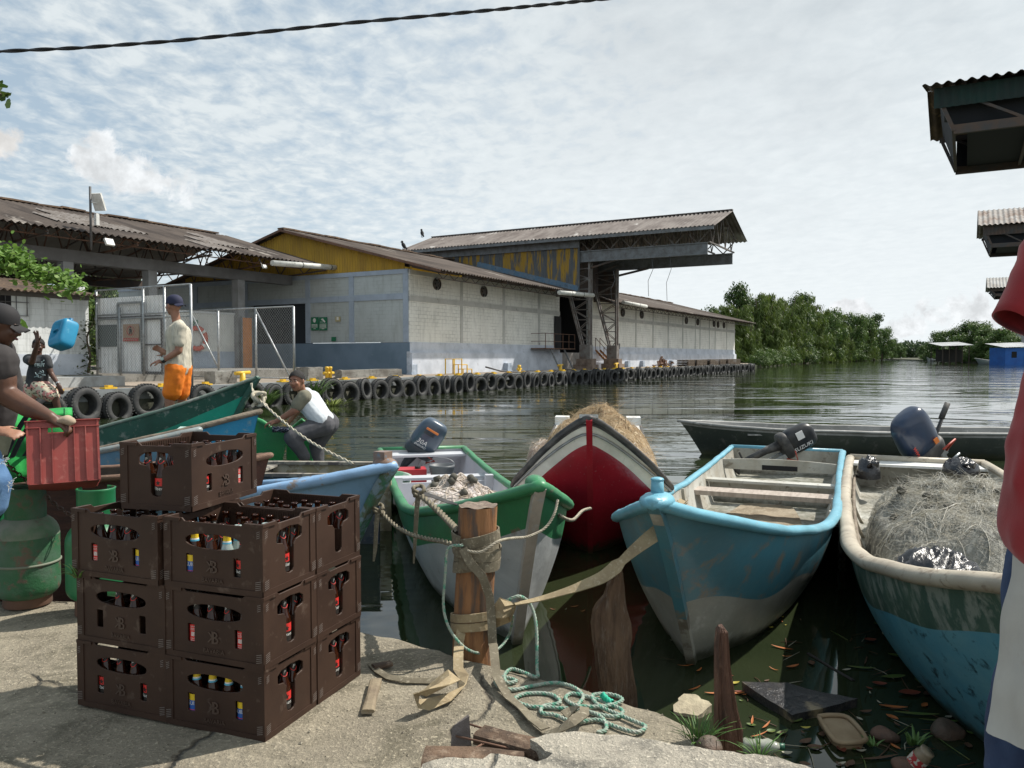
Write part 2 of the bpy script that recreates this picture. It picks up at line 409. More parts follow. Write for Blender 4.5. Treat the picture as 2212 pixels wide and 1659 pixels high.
# ------------------------------------------------------------------ near warehouse
ZT = 6.25; BW = 4.2
A0 = 20.5; A1 = 39.1
def pil_list(us): return [on_b(u, 700, BW)[0] for u in us]
def long_wall(root, a0, a1, pils, panels=True):
    m = MB(); m.bb((a0, BW, 2.25), (a1, BW + .2, ZT)); qb(m, 'wall', M_wallA, root)
    m = MB(); m.bb((a0, BW - .04, 1.72), (a1, BW + .18, 2.25)); qb(m, 'wall_band', M_bluelt, root)
    m = MB(); m.bb((a0 - .05, BW - .22, DZ), (a1 + .05, BW + .16, 1.66)); m.bb((a0 - .12, BW - .12, 1.66), (a1 + .05, BW + .1, 1.72))
    qb(m, 'plinth', M_bluelt, root)
    m = MB()
    for p in pils: m.bb((p - .14, BW - .035, 2.255), (p + .14, BW + .04, ZT - .02))
    m.bb((a0, BW - .045, 4.52), (a1, BW + .05, 4.82)); m.bb((a0, BW - .05, ZT - .25), (a1, BW + .06, ZT + .01))
    qb(m, 'pilaster', mat('white_pilaster', (.54, .53, .50), .85, (.42, .42, .39), 1, c3=(.15, .15, .13), s3=2.5, lo3=.6, hi3=.75), root)
def fan(root, u, v, r=.34):
    a, z = on_b(u, v, BW - .05)
    m = MB(); M = Matrix.Rotation(R(90), 3, 'X')
    m.lathe([(r, .10), (r, -.12), (r * .85, -.13), (r * .82, 0)], 20, (a, BW - .03, z), M)
    m.mi = 1; m.lathe([(r * .83, .0), (0, .0)], 20, (a, BW - .03, z), M)
    m.mi = 0
    for k in range(5):
        t = k * 2 * math.pi / 5; m.beam((a, BW - .09, z), (a + r * .8 * math.cos(t), BW - .06, z + r * .8 * math.sin(t)), .13, .02, (0, 1, 0))
    m.mi = 2; m.lathe([(0, -.2), (.07, -.18), (.09, -.1)], 12, (a, BW - .0, z), M)
    qb(m, 'ventilation_fan', [mat('fan_metal', (.06, .06, .06), .6, (.1, .07, .05), 8), M_black, M_galv], root)

wh = qthing('warehouse', 'long whitewashed block warehouse with yellow gable, standing left of the crane gantry', 'warehouse', A0, BW, DZ)
long_wall(wh, A0, A1, pil_list([996.6, 1088, 1164]))
for u, v in ((943.8, 613.6), (1045, 630)): fan(wh, u, v)
# doorway at its right end
d0, d1 = on_b(1196, 700, BW)[0], on_b(1207, 700, BW)[0]
m = MB(); m.bb((d0, BW - .06, 2.0), (d1 + .3, BW - .05, 4.45)); qb(m, 'door', M_black, wh)
# short end wall facing the yard (across the quay)
m = MB(); BE = 30
dz0, dz1 = 2.2, 4.62; db0, db1 = on_a(664, 700, A0)[0], on_a(543, 700, A0)[0]
m.bb((A0, BW + .22, 2.25), (A0 + .2, db0, ZT)); m.bb((A0, db0, dz1), (A0 + .2, db1, ZT)); m.bb((A0, db1, 2.25), (A0 + .2, BE, ZT))
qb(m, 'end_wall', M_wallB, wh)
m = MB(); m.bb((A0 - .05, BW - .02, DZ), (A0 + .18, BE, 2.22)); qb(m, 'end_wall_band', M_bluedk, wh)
m = MB()
for b in [BW + .05, on_a(765, 650, A0)[0], on_a(664, 700, A0)[0] - .25, db1 + .3, db1 + 5]: m.bb((A0 - .06, b - .0, 2.24), (A0 + .1, b + .35, ZT - .01))
m.bb((A0 - .07, BW + .4, 4.62), (A0 + .1, BE, 4.95)); m.bb((A0 - .075, BW + .05, ZT - .22), (A0 + .1, BE, ZT + .03))
qb(m, 'end_frame', M_blue, wh)
m = MB(); m.bb((A0 + .25, db0 - .1, 2.0), (A0 + .3, db1 + .1, dz1 + .1)); m.bb((A0 + .3, db0 - .1, 2.0), (A0 + .34, db1 + .1, dz1 + .1)); qb(m, 'dock_door', mat('door_dark', (.016, .02, .028), .7), wh)
# roof: front slope, back slope, verge cap; gable filled with yellow corrugated cladding
RB, RZ = 13.5, 9.1; EB = 1.8; SL = (RZ - 6.05) / (RB - EB)
def rz(b): return RZ - abs(b - RB) * SL
def shed_roof(root, a0, a1, mt=M_roof, eb=EB, dz=0.0):
    ez = rz(eb) + dz; m = MB(); m.corr((a0, eb, ez), (a1 - a0, 0, 0), (0, RB - eb, RZ + dz - ez), .3, .05, 1, 4)
    m.corr((a0, RB, RZ + dz), (a1 - a0, 0, 0), (0, RB - eb, -(RZ + dz - ez)), .3, .05, 1, 4)
    qb(m, 'roof', mt, root)
    m = MB(); rn = random.Random(4); a = a0
    while a < a1:
        l = rn.uniform(.7, 1.3); m.box((a + l / 2, RB, RZ + dz + .08 + rn.uniform(-.02, .03)), (l, .5, .09), rot=Euler((rn.uniform(-.05, .05), rn.uniform(-.03, .03), 0)).to_matrix()); a += l
    qb(m, 'ridge_cap', M_roofr, root)
    m = MB(); n = int((a1 - a0) / 2.2)
    for i in range(n + 1):                      # rafters and light lattice purlin under the overhang
        a = a0 + .6 + i * (a1 - a0 - 1.2) / n; m.beam((a, BW + .1, rz(BW) + dz - .22), (a, eb + .1, rz(eb) + dz - .14), .07, .12)
    zb = rz(eb + .5) + dz - .15
    m.beam((a0 + .3, eb + .5, zb - .02), (a1 - .3, eb + .5, zb - .02), .05, .05); m.beam((a0 + .3, eb + .5, zb - .36), (a1 - .3, eb + .5, zb - .36), .05, .05)
    k = int((a1 - a0) / .55)
    for i in range(k): 
        x = a0 + .4 + i * .55; m.beam((x, eb + .5, zb - (.36 if i % 2 else .02)), (x + .55, eb + .5, zb - (.02 if i % 2 else .36)), .03, .03)
    qb(m, 'eave_truss', M_stdk, root)
shed_roof(wh, A0 - .45, A1 - .2)
m = MB()
gp = [(BW + .3, rz(BW + .3) - .1), (RB, RZ - .08), (RB * 2 - BW, rz(BW))]
def yclad(b0, b1, n):
    for i in range(n):
        x0 = b0 + (b1 - b0) * i / n; x1 = b0 + (b1 - b0) * (i + 1) / n; o = -.03 if i % 2 else .03
        xm = (x0 + x1) / 2
        m.add([(A0 + .02 - .03, x0, ZT), (A0 + .02 + .03, xm, ZT), (A0 - .01, x1, ZT), (A0 - .01, x1, rz(x1) - .1), (A0 + .05, xm, rz(xm) - .1), (A0 - .01, x0, rz(x0) - .1)], [(1, 0, 5, 4), (2, 1, 4, 3)])
yclad(BW + .3, RB, 46); yclad(RB, RB * 2 - BW, 46)
qb(m, 'gable_cladding', M_yelclad, wh)
m = MB(); m.beam((A0 - .46, EB, rz(EB) - .06), (A0 - .46, RB, RZ - .06), .05, .14); m.beam((A0 - .46, RB, RZ - .06), (A0 - .46, 2 * RB - EB, rz(EB) - .06), .05, .14); qb(m, 'bargeboard', M_rust, wh)
m = MB(); m.beam((A0, BW + .3, 6.35), (A0 + 2.2, EB + .4, 5.95), .1, .1); m.beam((A0 + .1, BW, 6.4), (A0 + 1.2, EB + 1.3, 6.1), .08, .08); qb(m, 'eave_bracket', M_yel, wh)

# ------------------------------------------------------------------ far warehouse
F0 = 44.7; F1 = on_b(1587, 750, BW)[0]
fw = qthing('warehouse', 'long whitewashed warehouse receding towards the trees, right of the crane gantry', 'warehouse', F0, BW, DZ)
long_wall(fw, F0, F1, pil_list([1308 + 0, 1349, 1428, 1496, 1556, 1608 - 3, 1040][:0] or [(1500 + x / 1.3825) / 1.852 for x in (1333, 1443, 1538, 1622, 1702, 1772, 1798, 1850, 1882, 1945)]))
for x, y in ((1370, 622), (1475, 634), (1722, 667), (1785, 675), (1875, 685), (1897, 690), (1930, 693)): fan(fw, (1500 + x / 1.3825) / 1.852, (800 + y / 1.3825) / 1.852, .38)
shed_roof(fw, F0 + .1, F1 + 1.6, M_roof, EB, -.25)
m = MB(); m.bb((F1 - .2, BW + .2, DZ), (F1, 26, 5.9)); qb(m, 'end_wall', M_wallB, fw); m = MB(); m.bb((F0, BW + .2, DZ), (F0 + .2, 26, 5.9)); qb(m, 'end_wall', M_wallB, fw)
a, z = on_b(1337, 748, BW - .1); m = MB(); m.bb((a - .12, BW - .16, z - .25), (a + .12, BW - .05, z + .25)); qb(m, 'meter_box', M_darkmetal, fw)

# ------------------------------------------------------------------ crane gantry hall, roof reaching out over the river
CA0, CAR, CA1 = 37.4, 42.0, 46.5; CZE, CZR = 10.1, 11.75; CB0 = -8.0
cb1 = on_a(863, 538, CA0)[0]
ch = qthing('crane_gantry', 'tall crane gantry with long roof reaching out over the river between two warehouses', 'crane gantry', 39, 2.4, DZ)
m = MB()
m.corr((CA0, cb1, CZE), (0, CB0 - cb1, 0), (CAR - CA0, 0, CZR - CZE), .3, .05)
m.corr((CA1, CB0, CZE), (0, cb1 - CB0, 0), (CAR - CA1, 0, CZR - CZE), .3, .05)
m.beam((CAR, CB0, CZR + .06), (CAR, cb1, CZR + .06), .35, .06)
qb(m, 'roof', M_roof2, ch)
m = MB()
m.beam((CA0 + .12, CB0 + .1, CZE - .12), (CA0 + .12, cb1, CZE - .12), .1, .26); m.beam((CA0 + .9, 2.2, CZE - .35), (CA0 + .9, cb1 - .5, CZE - .35), .1, .7)
qb(m, 'eave_beam', M_steel, ch)
CW = 38.4
m = MB(); n = 120
for i in range(n):
    b0 = 2.2 + (cb1 - 3.2) * i / n; b1 = 2.2 + (cb1 - 3.2) * (i + 1) / n; bm_ = (b0 + b1) / 2
    lo = lambda b: max(6.0, rz(b) - .1)
    m.add([(CW, b0, lo(b0)), (CW + .05, bm_, lo(bm_)), (CW, b1, lo(b1)), (CW, b1, CZE - .1), (CW + .05, bm_, CZE - .1), (CW, b0, CZE - .1)], [(1, 0, 5, 4), (2, 1, 4, 3)])
qb(m, 'side_cladding', M_yelpeel, ch)
m = MB(); m.bb((CW + .1, 2.3, 5.9), (CW + .14, cb1 - 1, CZE)); m.bb((45.4, 2.3, 5.9), (45.5, cb1 - 1, CZE)); qb(m, 'dark_inner_walls', M_stdk, ch)
m = MB()
for i in range(6):
    b = 2.3 + i * 1.45; m.beam((CW - .08, b, rz(b) + .22 + .02 * (i % 2)), (CW - .08, b + 1.5, rz(b + 1.5) + .22), .05, .42)
qb(m, 'flashing', mat('blue_flashing', (.10, .19, .28), .6, (.17, .22, .27), 2.5, c3=(.07, .08, .09), s3=6), ch)
# runway beams and roof trusses
m = MB(); zb = on_a(1566, 547, 38.6)[1]
for a in (38.6, 45.2): m.bb((a - .12, -7.2, zb), (a + .12, 12, zb + .06)); m.bb((a - .04, -7.2, zb), (a + .04, 12, zb + .75)); m.bb((a - .14, -7.2, zb + .75), (a + .14, 12, zb + .82))
qb(m, 'runway_beam', M_steel, ch)
m = MB()
for k in range(9):
    b = -7.3 + k * 1.45; zt = zb + .85
    m.beam((38.6, b, zt), (45.2, b, zt), .1, .1); m.beam((38.0, b, CZE - .05), (CAR, b, CZR - .15), .1, .12); m.beam((CAR, b, CZR - .15), (45.9, b, CZE - .05), .1, .12)
    for j in range(8):
        x0 = 38.6 + j * .825; x1 = x0 + .825; zr = lambda x: CZR - .15 - abs(x - CAR) * (CZR - CZE) / (CAR - CA0)
        m.beam((x0, b, zt if j % 2 else zr(x0)), (x1, b, zr(x1) if j % 2 else zt), .06, .06)
for a in (38.6, 45.2):
    for k in range(12):
        b = -7.3 + k * .8; m.beam((a, b, zb + .8 if k % 2 else CZE - .15), (a, b + .8, CZE - .15 if k % 2 else zb + .8), .07, .07)
qb(m, 'roof_truss', mat('pale_truss', (.16, .15, .14), .7, (.10, .07, .055), 3), ch)
m = MB(); m.corr((38.9, 3.4, 6.3), (5.6, 0, 0), (0, 0, 3.4), .25, .04); m.corr((44.6, 3.4, 6.2), (0, 4, 0), (0, 0, 3.6), .25, .04)
qb(m, 'front_cladding', mat('dark_cladding', (.055, .045, .045), .8, (.09, .06, .05), 2), ch)
m = MB(); m.beam((44.6, 3.2, 7.6), (45.2, -.6, zb + .05), .16, .16); qb(m, 'brace', M_stdk, ch); m = MB(); m.beam((39.2, 3.2, 7.6), (38.6, -.6, zb + .05), .12, .12); qb(m, 'brace', M_stdk, ch)
for a in (38.95, 44.1):
    m = MB(); b = 1.6
    for da in (-.18, .18):
        m.beam((a + da, b, 1.5), (a + da, b, zb), .14, .12); m.beam((a + da, b + .45, 1.7), (a + da, b + 2.4, 8.6), .14, .12)
        pts = [1.9 + .75 * i for i in range(9)]
        for i, z in enumerate(pts):
            bo = lambda z: b + .45 + (z - 1.7) * 1.95 / 6.9
            m.beam((a + da, b, z), (a + da, bo(z), z), .05, .05)
            m.beam((a + da, b if i % 2 else bo(z), z), (a + da, bo(z + .75) if i % 2 else b, z + .75), .05, .05)
    m.bb((a - .26, b - .1, 1.25), (a + .26, b + .75, 2.3))
    qb(m, 'leg', mat('leg_steel', (.21, .20, .19), .6, (.12, .09, .075), 2.2, c3=(.14, .07, .04), s3=6, lo3=.58, hi3=.7), ch)
    m = MB(); m.bb((a - .55, b - .45, DZ), (a + .55, b + 1.1, .85)); m.bb((a - .4, b - .3, .85), (a + .4, b + .95, 1.25)); m.jitter(.03, 2, 3)
    qb(m, 'pedestal', mat('brown_footing', (.26, .20, .16), .9, (.14, .10, .08), 2.5, bump=.6), ch)
m = MB(); m.bb((39.2, 10, DZ), (45.4, 10.1, 9)); m.bb((39.2, 4.6, 1.6), (44.6, 10, 1.75)); m.bb((39.15, 4.5, 1.75), (39.2, 10, 7)); m.bb((44.6, 4.5, 1.75), (44.65, 10, 7)); qb(m, 'dark_inner_walls', M_black, ch)  # walls painted black to stand in for the shade inside the open gap
m = MB(); m.bb((39.3, 4.3, DZ), (44.5, 4.6, 1.72)); qb(m, 'loading_dock', mat('dock_conc', (.26, .25, .24), .9, (.16, .15, .14), 1.5), ch)
m = MB(); a = 41.6; m.bb((a - .35, 6, 1.75), (a + .35, 6.6, 4.3)); m.bb((a - .55, 5.9, 4.3), (a + .3, 6.7, 5.0)); m.beam((a - .5, 6, 4.9), (a + .4, 6, 5.5), .3, .3)
o = tag(m.build('hoist_machine', mat('orange_machine', (.42, .17, .03), .6, (.2, .09, .04), 3)), 'orange hoisting machine standing inside the dark opening of the crane gantry', 'machine'); o.location = Q0; o.rotation_euler = (0, 0, QR)
# railed landing left of the gantry, braced from the wall
pf = qthing('landing_platform', 'small railed steel landing on the warehouse wall beside the gantry legs', 'platform', 36.6, 3.9, 1.7)
l0, l1 = on_b(1166, 750, 3.4)[0], on_b(1204, 750, 3.4)[0]
m = MB(); m.bb((l0, 2.9, 1.95), (l1 + 2, 4.1, 2.03)); qb(m, 'deck_plate', M_rust, pf)
m = MB()
for a in (l0, (l0 + l1) / 2, l1, l1 + 1, l1 + 2): m.beam((a, 2.95, 2.0), (a, 2.95, 3.05), .04, .04)
for z in (2.5, 3.05): m.beam((l0, 2.95, z), (l1 + 2, 2.95, z), .04, .04); m.beam((l0, 2.95, z), (l0, 4.1, z), .04, .04)
qb(m, 'railing', M_rust, pf)
m = MB(); m.beam((l0 + .8, 2.2, DZ), (l0 + .9, 3.0, 1.95), .09, .09); qb(m, 'brace', M_steel, pf); m = MB(); m.beam((l1 + .2, 2.2, DZ), (l1 + .3, 3.0, 1.95), .09, .09); qb(m, 'brace', M_steel, pf)
sf = qthing('stair', 'rusty orange steel stair with railing behind the right gantry leg', 'stair', 45.6, 3.2, DZ)
m = MB()
for i in range(6): m.bb((45.4, 2.6 + i * .22, .6 + i * .22), (46.3, 2.84 + i * .22, .64 + i * .22))
m.beam((45.4, 2.5, .5), (45.4, 4.0, 1.95), .05, .16); m.beam((46.3, 2.5, .5), (46.3, 4.0, 1.95), .05, .16)
qb(m, 'steps', mat('orange_rust', (.42, .20, .06), .8, (.2, .09, .05), 4), sf)
m = MB()
for a in (45.4, 46.3):
    m.beam((a, 2.5, 1.4), (a, 4.0, 2.95), .04, .04)
    for t in (0, .5, 1): m.beam((a, 2.5 + 1.5 * t, .5 + 1.45 * t), (a, 2.5 + 1.5 * t, 1.4 + 1.55 * t), .04, .04)
qb(m, 'railing', M_rust, sf)

# white overflow pipes and gutters
def pipe(p, q_, r, label, mt=None):
    t = thing('drain_pipe', label, 'pipe', p)
    m = MB(); m.tube([p, q_], r, 14); m.build('tube', mt or mat('white_pvc', (.62, .62, .58), .5, (.45, .45, .41), 2.5, c3=(.2, .2, .17), s3=6, lo3=.6, hi3=.72), t, origin=p)
    for k in (.33, .68):
        m = MB(); c = Vector(p).lerp(Vector(q_), k); d = (Vector(q_) - Vector(p)).normalized() * .03; m.tube([c - d, c + d], r * 1.06, 14); m.build('strap', M_darkmetal, t, origin=p)
    return t
def pq(u, v, b): a, z = on_b(u, v, b); return Q(a, b, z)
pipe(pq(588, 568, 9.6), pq(766, 581, 9.6), .15, 'longest white drain pipe, hung under the eave of the open hall')
pipe(pq(1208, 632, .9), pq(1281, 638, .9), .15, 'white drain pipe hung in front of the gantry legs')
pipe(pq(1346, 653, 1.6), pq(1396, 662, 1.6), .15, 'white drain pipe under the eave of the far warehouse')

# ------------------------------------------------------------------ open hall on the left
HB, HZE, HBR = 10.0, 6.75, 18.0; HZR = 9.0
hl = qthing('open_hall', 'long open-sided hall with rusty corrugated roof behind the white shed', 'hall', 6, 12.8, .8)
a1h = A0 - .5; a0h = -34
m = MB(); m.corr((a0h, HB, HZE), (a1h - a0h, 0, 0), (0, HBR - HB, HZR - HZE), .3, .05)
for i in range(14):                  # broken sheet edges along the ridge and loose lighter sheets
    rn = random.Random(i); a = a0h + 6 + i * 3.4 + rn.uniform(-1, 1); b = HB + rn.uniform(.0, 5)
    z = HZE + (b - HB) * (HZR - HZE) / (HBR - HB) + .06
m.corr((a0h, HBR, HZR), (a1h - a0h, 0, 0), (0, 9.3, -2.3), .3, .05); qb(m, 'roof', M_roof, hl)
m = MB(); rn = random.Random(8)
for i in range(44):
    a = a0h + i * 1.22; m.box((a, HBR, HZR + .07 + rn.uniform(-.03, .03)), (1.25, .5, .08), rot=Euler((rn.uniform(-.06, .06), rn.uniform(-.03, .03), 0)).to_matrix())
qb(m, 'ridge_cap', M_roofr, hl)
rn = random.Random(18)
for i in range(15):
    m = MB(); b = HB + rn.choice((.05, .05, 1.9, 3.8)); a = rn.uniform(-8, 18); s_ = (HZR - HZE) / (HBR - HB)
    z = HZE + (b - HB) * s_ + .07; L_ = rn.choice((.9, 1.8, 2.6)); m.corr((a, b, z), (L_, 0, 0), (0, 1.9, 1.9 * s_), .3, .05); qb(m, 'roof_patch', mat('pale_fibre_sheet', (.20, .18, .165), .85, (.11, .09, .075), 2.5), hl)
m = MB(); s_ = (HZR - HZE) / (HBR - HB); m.poly([(a0h, HB + .3, HZE - .02), (a1h, HB + .3, HZE - .02), (a1h, HBR, HZR - .12), (a0h, HBR, HZR - .12)]); m.poly([(a0h, HBR, HZR - .13), (a1h, HBR, HZR - .13), (a1h, 27, HZR - 2.32), (a0h, 27, HZR - 2.32)])
qb(m, 'ceiling', M_under, hl)
cols = [on_b(u, 640, 12.8)[0] for u in (142, 324, 515)]; cols = [cols[0] - 4.8, *cols]
for a in cols:
    m = MB(); m.bb((a - .24, 12.55, .82), (a + .24, 13.05, 5.7)); qb(m, 'column', mat('grey_column', (.27, .28, .29), .8, (.2, .2, .2), 1.5), hl)
m = MB(); m.bb((a0h, 12.5, 5.7), (a1h, 13.1, 6.25)); qb(m, 'beam', mat('dark_beam', (.16, .16, .165), .8, (.11, .11, .11), 1), hl)
m = MB(); m.bb((a0h, 26.4, 6.0), (a1h, 26.9, 6.6)); m.corr((a0h, 27.2, 6.5), (a1h - a0h, 0, 0), (0, .3, -.35), .3, .05); qb(m, 'rear_beam', M_stdk, hl)
for i in range(9):
    a = -12 + i * 4.05; m = MB(); zr = lambda b: HZE - .14 + (b - HB) * s_ if b < HBR else HZR - .14 - (b - HBR) * .247
    m.beam((a, HB + .2, zr(HB)), (a, HBR, zr(HBR)), .08, .08); m.beam((a, HBR, zr(HBR)), (a, 26.6, zr(26.6)), .08, .08)
    m.beam((a, HB + .2, zr(HB) - .1), (a, 13, 6.32), .08, .08); m.beam((a, 13, 6.32), (a, 26.6, 6.32), .08, .08)
    for j in range(16):
        b = 11 + j * .98; bb_ = b + .98; m.beam((a, b, 6.35 if j % 2 else zr(b)), (a, bb_, zr(bb_) if j % 2 else 6.35), .05, .05)
    qb(m, 'roof_truss', M_rust if i % 2 else M_stdk, hl)
m = MB(); b = HB + .9; k = 70
for i in range(k):
    a = -14 + i * .48; zt = zq_ = HZE + .9 * s_ - .1; m.beam((a, b, zt - (.4 if i % 2 else 0)), (a + .48, b, zt - (0 if i % 2 else .4)), .03, .03)
m.beam((-14, b, zt), (19, b, zt), .05, .05); m.beam((-14, b, zt - .4), (19, b, zt - .4), .05, .05)
qb(m, 'eave_truss', M_rust, hl)

def on_wall(name, label, cat, u, v, b, w, h, th, mt, group=None):
    a, z = on_b(u, v, b); t = qthing(name, label, cat, a, b, z, group); m = MB(); m.bb((a - w / 2, b - th, z - h / 2), (a + w / 2, b, z + h / 2)); qb(m, 'plate', mt, t); return t, a, z
# mast with antenna, flood lamps
a, z = on_b(197, 534, HB - .2); mp = qthing('antenna_mast', 'thin dark mast with flat white antenna fixed to the eave of the open hall', 'antenna', a, HB - .2, z)
m = MB(); m.tube([(a, HB - .2, z - .1), (a, HB - .2, z + 2.55)], .05, 8); qb(m, 'pole', M_darkmetal, mp)
m = MB(); m.box((a + .32, HB - .25, z + 1.95), (.09, .5, .75), rot=Euler((0, R(-25), R(20))).to_matrix()); m.box((a + .24, HB - .25, z + 1.2), (.14, .16, .5)); m.beam((a, HB - .2, z + 1.9), (a + .3, HB - .2, z + 1.9), .04, .04); m.beam((a, HB - .2, z + 1.2), (a + .25, HB - .2, z + 1.2), .04, .04)
qb(m, 'antenna_panel', M_white, mp)
for (u, v, lab, s_) in ((236, 523, 'larger white flood lamp under the hall eave, right of the antenna mast', .42), (571, 576, 'small white flood lamp under the hall eave beside the long white pipe', .26)):
    a, z = on_b(u, v, HB - .1); fl = qthing('flood_lamp', lab, 'lamp', a, HB - .1, z)
    m = MB(); m.box((a, HB - .1, z), (s_, .1, s_ * .72), rot=Euler((R(-25), 0, R(8))).to_matrix()); qb(m, 'housing', M_white, fl)
    m = MB(); m.beam((a, HB + .05, z), (a, HB + .3, z + .45), .04, .04); qb(m, 'bracket', M_darkmetal, fl)

# ------------------------------------------------------------------ white shed, boundary wall, gate
SB = 5.3; SA = 2.8
sh = qthing('white_shed', 'low whitewashed block shed with rusty roof and mildewed corner, far left', 'shed', SA, SB, .8)
m = MB(); m.bb((-22, SB, .82), (SA, SB + .2, 3.72)); m.bb((SA - .2, SB + .2, .82), (SA, SB + 4.5, 4.0)); qb(m, 'wall', wall_mat('shed_block', 0, (.74, .76, .76), (.60, .63, .62), dirt=.5), sh)
m = MB(); m.bb((-22, SB - .012, .82), (SA + .01, SB, 1.55)); qb(m, 'wall_band', M_bluelt, sh)
m = MB(); m.corr((-22, SB - .55, 3.66), (22 + SA + .25, 0, 0), (0, 5.5, .85), .22, .04, 1, 6); qb(m, 'roof', M_roofr, sh)
m = MB(); m.bb((-22, SB - .05, 3.5), (SA, SB, 3.66)); qb(m, 'wall_plate', mat('dark_grey_wood', (.13, .12, .11), .9), sh)  # thin dark grey strip along the top of the wall
wa, wz = on_b(10, 648, SB); m = MB()
for k in range(5): m.beam((wa - .7 + k * .35, SB - .04, wz - .5), (wa - .7 + k * .35, SB - .04, wz + .4), .02, .02)
for z in (-.5, -.05, .4): m.beam((wa - .8, SB - .04, wz + z), (wa + .75, SB - .04, wz + z), .02, .02)
qb(m, 'window_grille', M_darkmetal, sh)
m = MB(); m.bb((wa - .8, SB - .015, wz - .5), (wa + .2, SB - .008, wz + .4)); qb(m, 'window', M_black, sh)
# boundary wall behind the fence
b2 = 12.9; bwv = qthing('boundary_wall', 'low white and blue painted wall behind the chain link fences', 'wall', 10, b2, .8)
wa0, _ = on_b(340, 700, b2); wa1, _ = on_b(507, 700, b2)
m = MB(); m.bb((wa0 - 2, b2, 1.72), (wa1, b2 + .2, 3.75)); qb(m, 'wall', mat('boundary_white', (.60, .61, .58), .85, (.50, .51, .49), 1.2), bwv)
m = MB(); m.bb((wa0 - 2, b2 - .01, .82), (wa1, b2 + .19, 1.72)); qb(m, 'wall_band', M_blue, bwv)
m = MB(); m.bb((wa0 - 2, b2 - .06, 3.75), (wa1, b2 + .26, 3.86)); qb(m, 'coping', mat('coping_pale', (.5, .52, .53), .8), bwv)
# yard building behind: grey with pink corner
yb = qthing('yard_building', 'grey and magenta low building seen between the hall columns', 'building', 20, 30, .8)
ya0, yz = on_b(400, 660, 30); ya1, _ = on_b(480, 660, 30); yam, _ = on_b(453, 660, 30)
m = MB(); m.bb((ya0 - 4, 30, .8), (yam, 34, 5.3)); qb(m, 'wall', mat('slate_paint', (.13, .16, .18), .8), yb)
m = MB(); m.bb((yam, 29.9, .8), (ya1 + 1, 34, 5.1)); qb(m, 'corner_wall', mat('magenta_paint', (.45, .05, .22), .7), yb)
m = MB(); m.bb((ya0 - 4.4, 29.5, 5.3), (ya1 + 1, 34, 5.5)); qb(m, 'roof', mat('beige_roof', (.42, .38, .33), .8), yb)
m = MB(); m.bb((yam + 1.0, 29.86, 2.2), (yam + 1.7, 29.9, 3.6)); qb(m, 'window', M_white, yb)
b = 12.3; a_, _ = on_b(533, 700, b); _, zt_ = on_b(533, 700, b)
t = qthing('orange_panel', 'tall orange board standing beside the hall column', 'board', a_, b, .8); m = MB(); m.bb((a_ - .3, b, .82), (a_ + .35, b + .06, 3.6)); qb(m, 'board', mat('orange_board', (.55, .22, .07), .7, (.42, .17, .06), 3), t)
m = MB(); m.bb((a_ - .36, b - .02, .82), (a_ - .3, b + .08, 3.66)); m.bb((a_ + .35, b - .02, .82), (a_ + .41, b + .08, 3.66)); qb(m, 'frame', M_steel, t)

# chain link fences (planes across the quay)
def link(m, a, b0, b1, z0, z1, s_=.13, w=.006):
    Hh = z1 - z0; L_ = b1 - b0; n = int((L_ + Hh) / s_)
    for k in range(n + 1):
        for sgn in (1, -1):
            o = -Hh + k * s_
            p0 = max(0, o); p1 = min(L_, o + Hh)
            if p1 <= p0: continue
            za = z0 + (p0 - o); zb_ = z0 + (p1 - o)
            if sgn < 0: za, zb_ = z1 - (za - z0), z1 - (zb_ - z0)
            m.add([(a, b0 + p0, za - w), (a, b0 + p0, za + w), (a, b0 + p1, zb_ + w), (a, b0 + p1, zb_ - w)], [(0, 1, 2, 3)])
M_link = mat('fence_wire', (.42, .43, .43), .5, (.3, .3, .29), 8)
GA = 2.85; gb1 = on_a(209, 700, GA)[0]; gz0 = on_a(209, 807, GA)[1]
tf = qthing('tall_fence', 'tallest chain link fence with gate frame, ending at the quay edge behind the orange-shorts person', 'fence', GA, .1, DZ)
gtop = 3.85
m = MB()
for u in (209, 259, 310, 356, 413):
    b = on_a(u, 700, GA)[0]; m.tube([(GA, b, .8 if u < 400 else .15), (GA, b, gtop if u != 259 else 3.2)], .045, 8)
for z in (gtop, 2.95, 2.8): m.tube([(GA, on_a(413, 700, GA)[0], z), (GA, gb1, z)], .03, 6)
m.tube([(GA, on_a(413, 700, GA)[0], .62), (GA, on_a(356, 700, GA)[0], .62)], .03, 6)
qb(m, 'frame', M_galv, tf)
m = MB(); link(m, GA - .03, on_a(413, 700, GA)[0], gb1, .85, gtop); qb(m, 'mesh', M_link, tf)
lf = qthing('low_fence', 'lower chain link fence with diagonal braces, reaching the quay edge beyond the boy', 'fence', 7.6, .1, DZ)
FA = 7.6; fb = [on_a(u, 750, FA)[0] for u in (635, 553, 472, 413)]; m = MB()
for b in fb: m.tube([(FA, b, DZ if b < 4 else .6), (FA, b, 3.38)], .045, 8)
for z in (3.38, .62): m.tube([(FA, fb[0], z), (FA, fb[-1], z)], .032, 6)
m.tube([(FA, fb[0] + .15, DZ + .1), (FA, fb[1], 3.3)], .035, 6); m.tube([(FA, fb[2] - .3, DZ + .1), (FA, fb[3], 3.3)], .035, 6)
qb(m, 'frame', M_galv, lf)
m = MB(); link(m, FA - .03, fb[0], fb[-1], .62, 3.38); qb(m, 'mesh', M_link, lf)
